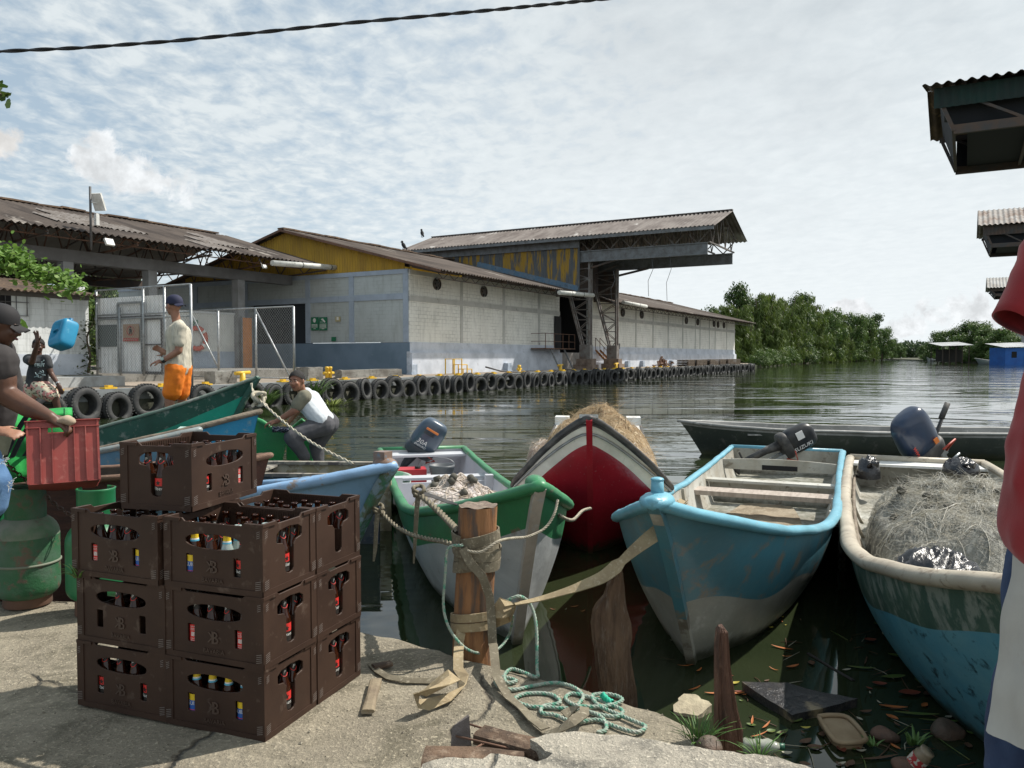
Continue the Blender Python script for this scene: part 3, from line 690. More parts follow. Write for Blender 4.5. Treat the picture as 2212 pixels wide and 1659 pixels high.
# sheet gate behind the tall fence
GP = GA + .12; gt = qthing('sheet_gate', 'white corrugated sheet gate with dark window and framed door, behind the tall fence', 'gate', GP, 3, .8)
def ga(u): return on_a(u, 700, GP)[0]
zt = on_a(280, 641, GP)[1]
m = MB(); m.corr((GP, ga(209), .86), (0, ga(352) - ga(209), 0), (0, 0, zt - .86), .22, .025, 1, 6); qb(m, 'sheet', M_sheet, gt)
m = MB(); d = .07
def fr(m, u0, u1, z0, z1, w=.07):
    b0, b1 = ga(u0), ga(u1)
    for b in (b0, b1): m.bb((GP - .1, b - w / 2, z0), (GP - .03, b + w / 2, z1))
    for z in (z0, z1): m.bb((GP - .101, min(b0, b1), z - w / 2), (GP - .031, max(b0, b1), z + w / 2))
fr(m, 259, 310, .9, 3.35); qb(m, 'panel_frame', M_galv, gt)
m = MB(); fr(m, 311, 354, .9, 2.78, .1); m.bb((GP - .1, ga(354), 1.85), (GP - .03, ga(311), 1.9)); m.bb((GP - .102, ga(354), 2.78), (GP - .04, ga(209), 2.88)); qb(m, 'door_frame', M_darkmetal, gt)
m = MB(); b0, b1 = ga(211), ga(254); z1_ = on_a(232, 702, GP)[1]; z0_ = on_a(232, 749, GP)[1]; m.bb((GP - .06, b1, z0_), (GP - .03, b0, z1_)); qb(m, 'window', mat('grey_mesh_window', (.10, .12, .12), .6), gt)
# prohibition notice
def sign_poster(name, label, cat, plane, c0, c1, z0, z1, fixed, col, parts, bare=None):
    """flat plate on a plane a = fixed ('a') or b = fixed ('b')"""
    t = qthing(name, label, cat, fixed if plane == 'a' else c0, c0 if plane == 'a' else fixed, z0)
    def P(x, z, o): return (fixed - o, x, z) if plane == 'a' else (x, fixed - o, z)
    m = MB(); p0 = P(min(c0, c1), z0, .03); p1 = P(max(c0, c1), z1, .0); m.bb(p0, p1); qb(m, 'board', col, t)
    W_, H_ = (c1 - c0), z1 - z0
    for nm, shape, mt in parts:
        m = MB()
        for s in shape:
            if s[0] == 'r': x0, y0, x1, y1 = s[1:]; m.bb(P(c0 + min(x0, x1) * W_, z0 + y0 * H_, .034), P(c0 + max(x0, x1) * W_, z0 + y1 * H_, .045))
            if s[0] == 'e':      # ring or disc: x,y,rx,ry,thickness(1 = full)
                x, y, rx, ry, tk = s[1:]; n = 24; vs = []; 
                for k in range(n):
                    c, s2 = math.cos(2 * math.pi * k / n), math.sin(2 * math.pi * k / n)
                    vs.append(P(c0 + (x + rx * c) * W_, z0 + (y + ry * s2) * H_, .046))
                    vs.append(P(c0 + (x + rx * (1 - tk) * c) * W_, z0 + (y + ry * (1 - tk) * s2) * H_, .046))
                m.add(vs, [(2 * k, 2 * k + 1, (2 * k + 3) % (2 * n), (2 * k + 2) % (2 * n)) for k in range(n)])
            if s[0] == 'p': m.poly([P(c0 + x * W_, z0 + y * H_, .044) for x, y in s[1]])
        qb(m, nm, mt, t)
    return t
M_sgn = mat('sign_white', (.7, .7, .66), .6); M_sgg = mat('sign_green', (.015, .17, .08), .6, (.012, .14, .07), 4); M_sgr = mat('sign_red', (.42, .06, .05), .6)
def text_rows(y0, n, x0=.12, x1=.88, h=.028, seed=1):
    r = random.Random(seed); out = []
    for k in range(n):
        x = x0
        while x < x1:
            w_ = r.uniform(.04, .12); out.append(('r', x, y0 - k * h * 2.1, min(x + w_, x1), y0 - k * h * 2.1 + h)); x += w_ + .025
    return out
bl, br_ = on_a(267, 700, GP - .1)[0], on_a(301, 700, GP - .1)[0]; z0_, z1_ = on_a(284, 738, GP - .1)[1], on_a(284, 700, GP - .1)[1]
sign_poster('prohibition_sign', 'tan and red no-entry notice with crossed walking figure on the sheet gate', 'sign', 'a', bl, br_, z0_, z1_, GP - .1,
    mat('sign_tan', (.36, .25, .17), .7), [('band', [('r', 0.02, .03, .98, .2)], M_sgr), ('ring', [('e', .5, .62, .24, .28, .16)], M_sgr),
    ('figure', [('e', .5, .80, .05, .06, 1.0), ('p', [(.42, .72), (.58, .72), (.57, .55), (.43, .55)]), ('p', [(.43, .55), (.49, .55), (.46, .42), (.41, .42)]), ('p', [(.51, .55), (.57, .55), (.59, .42), (.54, .42)])], M_black),
    ('lettering', text_rows(.10, 1, .1, .9, .05, 2), mat('sign_tan2', (.6, .5, .4), .7))])
# green notices on the end wall
def gsign(u0, v0, u1, v1, label, parts):
    b0, zt_ = on_a(u0, v0, A0 - .08); b1, zb_ = on_a(u1, v1, A0 - .08)
    return sign_poster('notice_sign', label, 'sign', 'a', b0, b1, zb_, zt_, A0 - .08, M_sgg, parts)
gsign(672.5, 685.5, 688.5, 713.5, 'green notice showing a masked head, left of the pair on the warehouse end wall',
    [('head', [('e', .5, .76, .20, .17, 1.0)], M_sgn), ('mask', [('p', [(.34, .72), (.66, .72), (.62, .58), (.5, .54), (.38, .58)])], M_sgg), ('lettering', text_rows(.42, 3, .1, .9, .045, 3) + text_rows(.1, 1, .35, .65, .04, 5), M_sgn)])
gsign(690, 685.5, 707, 713.5, 'green notice showing washing hands, right of the pair on the warehouse end wall',
    [('hand', [('p', [(.32, .84), (.50, .92), (.84, .66), (.72, .58), (.52, .70)]), ('r', .12, .62, .5, .65), ('e', .40, .83, .12, .06, 1.0)], M_sgn), ('lettering', text_rows(.45, 4, .08, .92, .045, 4) + text_rows(.1, 1, .35, .65, .04, 6), M_sgn)])
b0, zt_ = on_a(725, 684, A0 - .08); b1, zb_ = on_a(735.5, 694.5, A0 - .08)
sign_poster('small_notice', 'small cream notice with black mark, right of the two green notices', 'sign', 'a', b0, b1, zb_, zt_, A0 - .08, mat('sign_cream', (.42, .36, .20), .7), [('mark', [('r', .3, .3, .7, .9)], M_sgn), ('symbol', [('p', [(.4, .4), (.6, .45), (.55, .75), (.42, .65)])], M_black)])
b0, zt_ = on_a(716.5, 728, A0 - .08); b1, zb_ = on_a(726, 737, A0 - .08)
sign_poster('notice_sign', 'small plain green plate low on the warehouse end wall', 'sign', 'a', b0, b1, zb_, zt_, A0 - .08, M_sgg, [('lettering', text_rows(.5, 2, .2, .8, .06, 9), mat('sgg2', (.03, .25, .12), .6))])
b0, zt_ = on_b(418, 691, b2 - .02); b1, zb_ = on_b(427, 706, b2 - .02)
sign_poster('notice_sign', 'small green and white safety sign above the red lifebuoy', 'sign', 'b', b0, b1, zb_, zt_, b2 - .02, M_sgg, [('ring', [('e', .5, .72, .26, .18, .5)], M_sgn), ('lettering', [('r', .15, .3, .85, .42), ('r', .15, .12, .85, .24)], M_sgn)])
# lifebuoy on the wall
a, z = on_b(426, 731, b2 - .15); lb = qthing('lifebuoy', 'faded red lifebuoy with white bands and cord, hung on the white wall', 'lifebuoy', a, b2 - .1, z)
M = Matrix.Rotation(R(90), 3, 'X')
m = MB(); m.lathe([(.55 + .13 * math.cos(t), .10 * math.sin(t)) for t in [2 * math.pi * k / 10 for k in range(11)]], 28, (a, b2 - .14, z), M); qb(m, 'ring', mat('buoy_red', (.55, .10, .07), .7, (.45, .16, .12), 4), lb)
for k in range(4):
    t0 = math.pi / 4 + k * math.pi / 2; m = MB(); m.lathe([(.55 + .14 * math.cos(t), .11 * math.sin(t)) for t in [2 * math.pi * j / 10 for j in range(11)]], 3, (a, b2 - .14, z), M, t0 - .14, t0 + .14); qb(m, 'band', M_white, lb)
m = MB(); rn = random.Random(3)
for k in range(9): 
    t = -2.6 + k * .3; m.tube([(a + .5 * math.cos(t), b2 - .2, z + .5 * math.sin(t)), (a + .6 * math.cos(t) + rn.uniform(-.1, .1), b2 - .2, z + .65 * math.sin(t) - .12)], .012, 5)
qb(m, 'cord', M_rust, lb)

# ------------------------------------------------------------------ tyres along the quay
M_rub = mat('tyre_rubber', (.024, .025, .027), .75, (.045, .046, .045), 3, c3=(.10, .10, .09), s3=7, lo3=.56, hi3=.75, bump=.3, inst=True)
def tyre_mesh(seed):
    m = MB(); M = Matrix.Rotation(R(90), 3, 'X'); r1, r0, w = .50, .29, .14
    prof = [(r0, -w * .8), (r0 + .04, -w), (r0 + .12, -w * 1.08), (r1 - .05, -w * 1.0), (r1 - .01, -w * .82), (r1, -w * .5), (r1 - .015, -w * .45), (r1 - .015, -w * .4), (r1, -w * .35), (r1, w * .35), (r1 - .015, w * .4), (r1 - .015, w * .45), (r1, w * .5), (r1 - .01, w * .82), (r1 - .05, w), (r0 + .12, w * 1.08), (r0 + .04, w), (r0, w * .8), (r0 + .03, 0), (r0, -w * .8)]
    m.lathe(prof, 36, (0, 0, 0), M)
    for k in range(36):
        t = 2 * math.pi * k / 36
        for sgn in (-1, 1): m.box((r1 * math.cos(t) * 1.0, sgn * w * .72, r1 * math.sin(t) * 1.0), (.03, w * .42, .045), rot=Matrix.Rotation(-t, 3, 'Y'))
    return m
ty = None; rn = random.Random(11)
tl = 'black truck tyre hung as a fender in the row along the far quay'
k = 0; a = -6.0
tyres = []
while a < A_END - .3:
    z = -.07 + (.13 if k % 2 else 0) + rn.uniform(-.03, .03)
    rot = (rn.uniform(-.16, .02), rn.uniform(0, 6), QR + rn.uniform(-.22, .22)); sc_ = rn.uniform(.90, 1.08)
    if ty is None:
        ty = thing('tyre', tl, 'tyre', Q(a, -.36, z), group='tyre fenders along the far quay'); ty.rotation_euler = rot
        tyre_mesh(0).build('tread', M_rub, ty)
    else: dup(ty, Q(a, -.36, z), rot, tl, scale=(sc_, sc_ * rn.uniform(.9, 1.25), sc_))
    a += rn.uniform(.98, 1.06); k += 1
# yellow kerb cleats
cl = None
for k in range(34):
    a = -5 + k * 1.72 + rn.uniform(-.1, .1)
    if cl is None:
        cl = thing('kerb_cleat', 'small yellow painted cleat on the far quay kerb', 'cleat', Q(a, .02, DZ + .04), QR, 'yellow cleats on the kerb')
        m = MB(); m.box((0, 0, .03), (.42, .24, .05)); m.box((0, -.02, .08), (.18, .16, .08)); m.jitter(.012, 9, 2); m.build('plate', M_yel, cl)
    else: dup(cl, Q(a, .02, DZ + .04), (0, 0, QR + rn.uniform(-.15, .15)), 'small yellow painted cleat on the far quay kerb')
def bollard(a, b, label, kind):
    t = qthing('bollard', label, 'bollard', a, b, DZ); m = MB(); 
    if kind == 2:
        for s in (-.17, .17): m.lathe([(.0, 0), (.13, 0), (.12, .8), (.15, .85), (.13, .96), (0, .98)], 16, (a + s, b, DZ))
        m.tube([(a - .5, b, DZ + .52), (a + .5, b, DZ + .52)], .10, 12)
    elif kind == 1:
        m.lathe([(.3, 0), (.3, .06), (.16, .1), (.14, .45), (.18, .5), (.18, .78), (0, .8)], 16, (a, b, DZ)); m.tube([(a - .42, b, DZ + .36), (a + .42, b, DZ + .36)], .10, 12)
    else:
        m.lathe([(.14, 0), (.12, .5), (.0, .52)], 14, (a, b, DZ)); m.tube([(a - .42, b, DZ + .5), (a + .42, b, DZ + .53)], .085, 14)
    qb(m, 'post', M_yel, t); t.scale = (.6,) * 3 if kind < 3 else (.8,) * 3; return t
def ondeck(u, v): p = qv(gz(u, v, DZ)); return p.x, p.y
a, b = ondeck(771, 823); bollard(a, .9, 'double yellow mooring bollard on the far quay in front of the grey-blue wall', 2)
a, b = ondeck(1043, 804); bollard(a, 1.3, 'single yellow mooring bollard with dark rope, in front of the white warehouse', 1)
a = qv(at(524, 830, 26)).x; bollard(on_b(524, 820, .6)[0], .6, 'yellow horn bollard showing behind the green bow', 3)
bollard(on_b(1331, 790, 1.2)[0], 1.2, 'yellow bollard right of the gantry footings', 3)
bollard(on_b(1292, 790, .8)[0] - 6.2, .8, 'yellow bollard left of the gantry footings', 3)
t = qthing('mooring_rope', 'dark rope trailing over the quay from the single yellow bollard', 'rope', 27, 1, DZ); a = on_b(1046, 800, 1.3)[0]
m = MB(); m.tube([(a, 1.2, DZ + .4), (a + 1.2, .9, DZ + .15), (a + 3, .8, DZ + .05), (a + 6, .7, DZ + .05), (a + 8, 1.2, DZ + .05)], .05, 6); qb(m, 'rope_line', M_darkmetal, t)
# step stand
a0s = on_b(975, 790, 2.4)[0]; t = qthing('step_stand', 'small yellow tubular step stand on the quay before the white wall', 'step stand', a0s, 2.4, DZ); m = MB(); y0, y1 = 2.2, 2.8
for yy in (y0, y1):
    m.beam((a0s, yy, DZ), (a0s, yy, DZ + 1.25), .05, .05); m.beam((a0s, yy, DZ + 1.22), (a0s + .75, yy, DZ + 1.22), .05, .05); m.beam((a0s + .75, yy, DZ + 1.22), (a0s + .75, yy, DZ), .05, .05)
    m.beam((a0s + .75, yy, DZ + .75), (a0s + 1.3, yy, DZ + .75), .05, .05); m.beam((a0s + 1.3, yy, DZ + .75), (a0s + 1.3, yy, DZ), .05, .05); m.beam((a0s + 1.3, yy, DZ + .38), (a0s + 1.8, yy, DZ + .38), .05, .05); m.beam((a0s + 1.8, yy, DZ + .38), (a0s + 1.8, yy, DZ), .05, .05)
qb(m, 'frame', M_yel, t); m = MB(); m.bb((a0s + .75, y0, DZ + .75), (a0s + 1.3, y1, DZ + .79)); m.bb((a0s + 1.3, y0, DZ + .38), (a0s + 1.8, y1, DZ + .42)); m.bb((a0s, y0, DZ + 1.2), (a0s + .75, y1, DZ + 1.24)); qb(m, 'tread', M_yel, t); t.scale = (1, 1, .7)
def block(a0, a1, b0, b1, z0, z1, label, name='concrete_block', mt=None, seed=1):
    o = MB(); n = 6
    o.bb((a0, b0, z0), (a1, b1, z1)); ob = qthing(name, label, 'concrete block', (a0 + a1) / 2, (b0 + b1) / 2, z0)
    o = MB()
    o.grid(lambda u, v: (a0 + (a1 - a0) * u, b0, z0 + (z1 - z0) * v), 8, 4); o.grid(lambda u, v: (a0 + (a1 - a0) * u, b0 + (b1 - b0) * v, z1), 8, 4)
    o.grid(lambda u, v: (a1 - (a1 - a0) * u, b1, z0 + (z1 - z0) * v), 8, 4); o.grid(lambda u, v: (a0, b1 - (b1 - b0) * u, z0 + (z1 - z0) * v), 4, 4); o.grid(lambda u, v: (a1, b0 + (b1 - b0) * u, z0 + (z1 - z0) * v), 4, 4)
    o.jitter(.035, 4, seed); qb(o, 'block', mt or M_conc2, ob)
    o = MB(); o.bb((a0 - .06, b0 - .05, z0), (a1 + .06, b1 + .05, z0 + .05)); qb(o, 'footing', mt or M_conc2, ob); return ob
c = ondeck(672, 821); block(c[0] - .45, c[0] + .45, 1.6, 2.3, DZ, 1.0, 'weathered concrete block on the far quay behind the boy')
c = ondeck(483, 838); block(on_b(465, 820, 1.5)[0], on_b(512, 820, 1.5)[0], 1.5, 2.1, DZ, .92, 'weathered concrete block on the far quay behind the green bow', seed=5)
block(on_b(725, 810, 2.6)[0] + 0.4, on_b(868, 800, 2.6)[0], 2.6, 3.0, DZ, .82, 'long low concrete barrier at the foot of the blue-grey end wall', 'low_barrier', seed=8)
for i, u in enumerate((1097, 891, 1356, 1388, 1450)):
    a = on_b(u, 795, BW - .4)[0]; block(a - .25, a + .25, BW - .55, BW - .23, DZ, DZ + .55, ['small blue-grey block at the foot of the white wall, left of the landing', 'small blue-grey block at the foot of the warehouse corner', 'small blue-grey block nearest the gantry stair', 'second small blue-grey block right of the gantry stair', 'third small blue-grey block right of the gantry stair'][i], 'footing_block', M_blue, i)
# timber and pallets at the far end
tp = None; rn = random.Random(21)
for i in range(9):
    a = 62 + i * 2.4; lab = 'dark wooden pallet lying in the row at the far end of the quay'
    if tp is None:
        tp = thing('pallet', lab, 'pallet', Q(a, 1.6, DZ), QR, 'pallets at the far end of the quay'); m = MB()
        for k in range(4):
            z = .02 + k * .16
            for j in range(3): m.bb((-1.1, -.6 + j * .5, z), (1.1, -.5 + j * .5, z + .1))
            for j in range(7): m.bb((-1.1 + j * .34, -.62, z + .1), (-.86 + j * .34, .62, z + .13))
        m.build('stack', mat('old_timber', (.075, .055, .04), .9, (.14, .11, .08), 3), tp)
    else: dup(tp, Q(a, 1.6 + rn.uniform(-.2, .3), DZ), (0, 0, QR + rn.uniform(-.1, .1)), lab)
tp2 = thing('scrap_heap', 'heap of brown scrap and rope at the start of the pallets', 'scrap', Q(54.5, 1.4, DZ), QR)
m = MB(); rn = random.Random(4)
for i in range(22): 
    p = Vector((rn.uniform(-1.4, 1.4), rn.uniform(-.5, .5), rn.uniform(.05, .5))); q_ = p + Vector((rn.uniform(-.8, .8), rn.uniform(-.3, .3), rn.uniform(-.2, .5))); m.beam(p, q_, rn.uniform(.05, .3), rn.uniform(.04, .12))
m.build('pieces', M_rust, tp2)
# two dark birds on the gantry roof and one on the warehouse eave
def bird(p, rz_, label):
    t = thing('bird', label, 'bird', p, rz_); m = MB(); Mx = Euler((0, R(-50), 0)).to_matrix()
    m.sphere((0, 0, .20), (.16, .08, .085), 10, 8, Mx); m.sphere((.10, 0, .36), .055, 8, 6); m.tube([(.1, 0, .30), (.05, 0, .24)], [.04, .06], 8); m.beam((.14, 0, .36), (.2, 0, .35), .02, .02)
    m.tube([(-.08, 0, .14), (-.22, 0, .02)], [.05, .03], 6); m.tube([(0, .03, .14), (0.02, .03, 0)], .012, 5); m.tube([(0, -.03, .14), (.02, -.03, 0)], .012, 5)
    m.build('body', mat('black_feathers', (.012, .012, .014), .8), t); t.scale = (1.9,) * 3
bird(Q(CA0 + .1, on_a(864, 537, CA0)[0] - .3, CZE + .05), 2.4, 'dark bird perched at the left eave corner of the gantry roof')
bird(Q(CAR, on_a(912, 516, CAR)[0], CZR + .1), 2.0, 'dark bird perched on the gantry roof ridge')
bird(Q(39, 3.1, rz(3.1) + .05), 2.2, 'dark bird perched low on the near warehouse roof beside the blue flashing')
# loose wires hanging from the gantry
for i, (u0, v0, u1, v1, b) in enumerate(((1408, 557, 1401, 640, -3.5), (1447, 552, 1441, 650, -4.6), (1325, 585, 1322, 652, -.8))):
    p = pq(u0, v0, b); q_ = pq(u1, v1, b); t = thing('hanging_wire', ['thin wire hanging from the middle of the gantry beam', 'longest thin wire hanging from the gantry beam', 'thin wire hanging beside the gantry brace'][i], 'wire', p)
    m = MB(); m.tube([p, p.lerp(q_, .3) + Vector((.15, 0, 0)), p.lerp(q_, .6) + Vector((-.12, 0, 0)), q_], .02, 4); m.build('strand', M_darkmetal, t, origin=p)

# ------------------------------------------------------------------ cranes halls on our own bank, right
def right_hall(x0, y0, zt, zb, L_, wdt, label, corr_h, mt, clad):
    t = thing('loading_hall', label, 'loading hall', (x0, y0, 0)); dn = Vector((.868, -.497, 0)); de = Vector((.497, .868, 0))
    def P(i, j, z): p = dn * i + de * j; return Vector((p.x, p.y, z))
    m = MB(); m.corr(P(-.35, -.45, zt), P(L_, 0, 0), P(0, wdt / 2 + .45, 0) + Vector((0, 0, corr_h)), .34, .05, 1, 6); m.corr(P(-.35, wdt / 2, zt + corr_h), P(L_, 0, 0), P(0, wdt / 2 + .45, 0) - Vector((0, 0, corr_h)), .34, .05, 1, 6)
    m.build('roof', mt, t)
    m = MB(); m.corr(P(0, 0, zb + (zt - zb) * .52), P(L_, 0, 0), Vector((0, 0, (zt - zb) * .46)), .25, .03); m.build('side_cladding', clad, t)
    m = MB(); m.add([P(.12, .25, zt), P(L_, .25, zt), P(L_, .6, zb), P(.62, .6, zb), P(.12, wdt - .3, zt), P(.62, wdt - .3, zb)], [(0, 1, 2, 3), (0, 3, 5, 4)]); m.build('dark_fill', MATS['dark_clad2'] if 'dark_clad2' in MATS else mat('dark_clad2', (.02, .022, .026), .9), t)  # dark sheets added to fill the see-through hall into one dark mass
    m = MB(); m.corr(P(.3, .9, zb + (zt - zb) * .34), P(L_, 0, 0), Vector((0, 0, (zt - zb) * .22)) - de * .4, .25, .03); m.build('lower_sheet', mat('lower_sheet', (.075, .075, .07), .8, (.05, .05, .05), 2), t)
    m = MB()
    for j in (0.1, wdt - .1):
        m.beam(P(.6, j, zb), P(L_, j, zb), .15, .3); m.beam(P(0, j, zt - .15), P(L_, j, zt - .15), .12, .2); m.beam(P(.05, j, zt - .1), P(.6, j, zb), .12, .12)
        for k in range(int(L_ / 2.2)): m.beam(P(.6 + k * 2.2, j, zb if k % 2 else zt - .2), P(2.8 + k * 2.2, j, zt - .2 if k % 2 else zb), .09, .09)
    for k in range(int(L_ / 2.2)): m.beam(P(.6 + k * 2.2, 0, zb), P(.6 + k * 2.2, wdt, zb), .1, .1)
    m.build('frame', M_stdk, t)
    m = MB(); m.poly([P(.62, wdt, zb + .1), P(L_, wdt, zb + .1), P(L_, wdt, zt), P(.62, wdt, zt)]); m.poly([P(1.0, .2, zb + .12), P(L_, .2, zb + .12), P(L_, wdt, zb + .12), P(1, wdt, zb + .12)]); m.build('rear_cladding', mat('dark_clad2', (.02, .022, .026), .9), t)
    m = MB()
    for k in range(2): m.bb(P(L_ - 4 + k * 2, .2, WZ - 1), P(L_ - 3.6 + k * 2, .6, zb)); 
    m.build('column', M_steel, t)
p = at(2018, 190, 27); p2_ = at(2045, 373, 33)
right_hall(p.x, 27, p.z, p2_.z, 16, 7, 'nearest dark green loading hall roof at the right edge', .9, M_roofr, mat('dark_green_clad', (.012, .04, .032), .8, (.02, .03, .028), 1.2))
p = at(2124, 488, 60); p2_ = at(2124, 553, 66)
right_hall(p.x, 60, p.z, p2_.z, 16, 7, 'second loading hall with striped grey roof at the right edge', 1.7, mat('grey_roof_r', (.30, .28, .26), .85, (.17, .11, .08), .9, c3=(.42, .41, .40), s3=1.3), M_stdk)
p = at(2139, 622, 95); p2_ = at(2139, 645, 101)
right_hall(p.x, 95, p.z, p2_.z, 16, 7, 'farthest loading hall roof beside the red shirt', 1.5, mat('grey_roof_r2', (.36, .36, .35), .85, (.24, .22, .2), .9), M_stdk)
# power cable across the top of the picture
t = thing('power_cable', 'thick twisted black power cable crossing the sky', 'cable', at(0, 111, 9)); m = MB(); o = t.location.copy()
pts = [at(u, v, 9) for u, v in ((-120, 121), (0, 111), (180, 103), (370, 89), (560, 70), (750, 50), (940, 33), (1080, 20), (1200, 8), (1300, -2), (1500, -26), (1700, -52))]
fine = []
for i in range(len(pts) - 1):
    for k in range(16): fine.append(pts[i].lerp(pts[i + 1], k / 16))
for ph in (0, math.pi): m.tube([p + Vector((0, math.cos(i * .6 + ph), math.sin(i * .6 + ph))) * .010 for i, p in enumerate(fine)], .013, 6)
m.build('strand', mat('cable_black', (.015, .015, .017), .6), t, origin=o)
# ================================================================== boats
def wood_mat(name, a, b, c, rough=.8, st=(1, 6, 6), sc=5): return mat(name, a, rough, b, sc, c3=c, s3=14, lo3=.6, hi3=.75, st=st, bump=.4)
M_wornwood = wood_mat('worn_rim_wood', (.24, .20, .15), (.13, .10, .075), (.36, .32, .26))
M_darkwood = wood_mat('dark_wet_wood', (.07, .05, .035), (.035, .026, .02), (.12, .09, .07))
class Hull: pass
def hull(name, label, bow, th, L, B, Bs, zb, zs, tm, e, q, rake=.9, band=None, mats=None, inner=None, rim=None, rimr=.045, rimw=None, group='small boats moored in the river', floor=.05, full=.62, bowfull=1.35, th_=.035, cap=None, draft=.28, squash=.8, cat='boat'):
    """boat with its own frame: x forward from the transom, z up from the water; th = heading of the bow-to-stern line"""
    sx, sy = math.sin(th), math.cos(th)
    ster = Vector((bow[0] + sx * L, bow[1] + sy * L, WZ)); t_ = thing(name, label, cat, ster, math.atan2(-sy, -sx), group)
    zb -= WZ; zs -= WZ; N, J = 90, 44
    def hb(t):
        if t < tm: return B * (1 - (1 - t / tm) ** e)
        return B + (Bs - B) * ((t - tm) / (1 - tm)) ** 2
    def zsh(t): return zs + (zb - zs) * ((1 - t) ** q if q > 0 else math.exp(-(t / -q) ** 1.32))
    def pt(t, f, sgn, off=0.0, fl=None):
        """t bow to stern, f 0 sheer .. 1 keel"""
        w = max(hb(t) - off, .004); z0 = zsh(t); ph = f * math.pi / 2
        k = min(1, t / .45); p = bowfull + (full - bowfull) * k
        zk = -draft * (1 if t > .1 else .9)
        y = w * math.cos(ph) ** p if f < 1 else 0.0
        d = math.sin(ph) ** (1.0 + .35 * k)
        z = z0 - (z0 - zk) * d
        r = rake * max(0, 1 - t / .42) ** 2
        x = L * (1 - t) - r * (d ** .85) - off * .5 * (1 - k)
        if fl is not None and z < fl: z = fl
        return Vector((x, sgn * y, z))
    ts = [(i / N) ** 1.5 for i in range(N + 1)]
    def shell(off, fl, mm, flip):
        mb = MB(); mb.smooth = True
        def rows(t):             # a row of vertices runs exactly along the edge between two paint bands
            if not mm: return [j / J for j in range(J + 1)]
            g = lambda f: (lambda p: mm(zsh(t) - p.z, p.z, t))(pt(t, f, 1, off, fl))
            if g(0.0) == g(.999): return [j / J for j in range(J + 1)]
            lo, hi = 0.0, .999
            for _ in range(22):
                c = (lo + hi) / 2
                if g(c) == g(0.0): lo = c
                else: hi = c
            return [lo * j / 12 for j in range(12)] + [lo + (1 - lo) * j / (J - 12) for j in range(J - 11)]
        RW = [rows(t) for t in ts]
        for sgn in (1, -1):
            k0 = len(mb.v); mb.v += [tuple(pt(t, f, sgn, off, fl)) for t, R_ in zip(ts, RW) for f in R_]
            for i in range(N):
                for j in range(J):
                    a = k0 + i * (J + 1) + j; f = [a, a + 1, a + J + 2, a + J + 1]
                    if (sgn > 0) != flip: f = f[::-1]
                    mb.f.append(f); mb.sm.append(True)
                    t = ts[i]; p = pt(t, (RW[i][j] + RW[i][j + 1]) / 2, sgn, off, fl); mb.m.append(mm(zsh(t) - p.z, p.z, t) if mm else 0)
        return mb
    shell(0, None, band, False).jitter(.008, 2.4).build('hull', mats, t_)
    shell(th_, floor, None, True).build('inner_hull', inner, t_)
    # transom, a real board
    tp_ = [pt(1, j / J, 1) for j in range(J + 1)] + [pt(1, j / J, -1) for j in range(J, -1, -1)]
    m = MB(); n = len(tp_)
    if Bs > .12:
        m.add([p + Vector((-.004, 0, 0)) for p in tp_] + [p + Vector((.045, 0, 0)) for p in tp_], [tuple(range(n)), tuple(range(n, 2 * n))[::-1]] + [(i, (i + 1) % n, n + (i + 1) % n, n + i) for i in range(n)])
        m.build('transom', inner, t_)
    h = Hull(); h.t = t_; h.pt = pt; h.zsh = zsh; h.hb = hb; h.L = L; h.loc = ster; h.rz = t_.rotation_euler[2]
    h.M = Matrix.Translation(ster) @ Matrix.Rotation(h.rz, 4, 'Z'); h.Mi = h.M.inverted()
    # rim
    m = MB(); pts = [pt(t, 0, 1) for t in ts[::-1]] + [pt(t, 0, -1) for t in ts[1:]]
    if rimw:
        m.ribbon([p + Vector((0, 0, .0)) for p in pts], rimw, th=.04)
    else: m.tube([p for p in pts], rimr, 10, sq=squash)
    if Bs > .12: m.tube([pt(1, 0, 1), pt(1, 0, -1)], rimr * .9, 10)
    m.jitter(.008, 2.4).jitter(.0025, 16).build('gunwale', rim, t_)
    return h
def stem(h, mt, w=.05, top=.0, pad=.02, ext=0.0):
    m = MB(); pts = [h.pt(0, f / 14, 1) + Vector((pad * (1 - f / 20), 0, 0)) for f in range(15)]
    m.ribbon(pts, w, (1, 0, .3), .05); 
    if ext: m.tube([pts[0] + Vector((-.07, 0, -.1)), pts[0] + Vector((-.05, 0, ext))], [w * .75, w * .62], 10)
    return m.build('stem', mt, h.t)
def thwart(h, t, z, mt, w=.22, name='thwart', th=.03, inset=.02):
    x = h.L * (1 - t)
    f = 0
    for k in range(60):
        if h.pt(t, k / 60, 1, .03).z < z: f = k / 60; break
    y = h.pt(t, f, 1, .03).y + inset
    m = MB(); m.bb((x - w / 2, -y, z - th / 2), (x + w / 2, y, z + th / 2)); return m.build(name, mt, h.t)
def bulkhead(h, t, z0, z1, mt, name='bulkhead', arch=0.0):
    x = h.pt(t, .3, 1).x; pts = []
    for k in range(27):
        p = h.pt(t, k / 26, 1, .03, z0)
        if p.z <= z1: pts.append((p.y, p.z))
    top = [(pts[0][0], z1)] + ([(pts[0][0] * c, z1 + arch * (1 - c * c)) for c in (.8, .5, .2, -.2, -.5, -.8)] if arch else []) + [(-pts[0][0], z1)]
    ring = pts[::-1] and [(-y, z) for y, z in pts][::-1]
    poly = [(y, z) for y, z in pts[::-1]][0:0] + top[::-1][0:0]
    poly = top + [(-y, z) for y, z in pts] + [(y, z) for y, z in pts[::-1]]
    m = MB(); n = len(poly); m.add([(x - .015, y, z) for y, z in poly] + [(x + .015, y, z) for y, z in poly], [tuple(range(n)), tuple(range(n, 2 * n))[::-1]] + [(i, (i + 1) % n, n + (i + 1) % n, n + i) for i in range(n)])
    return m.build(name, mt, h.t)
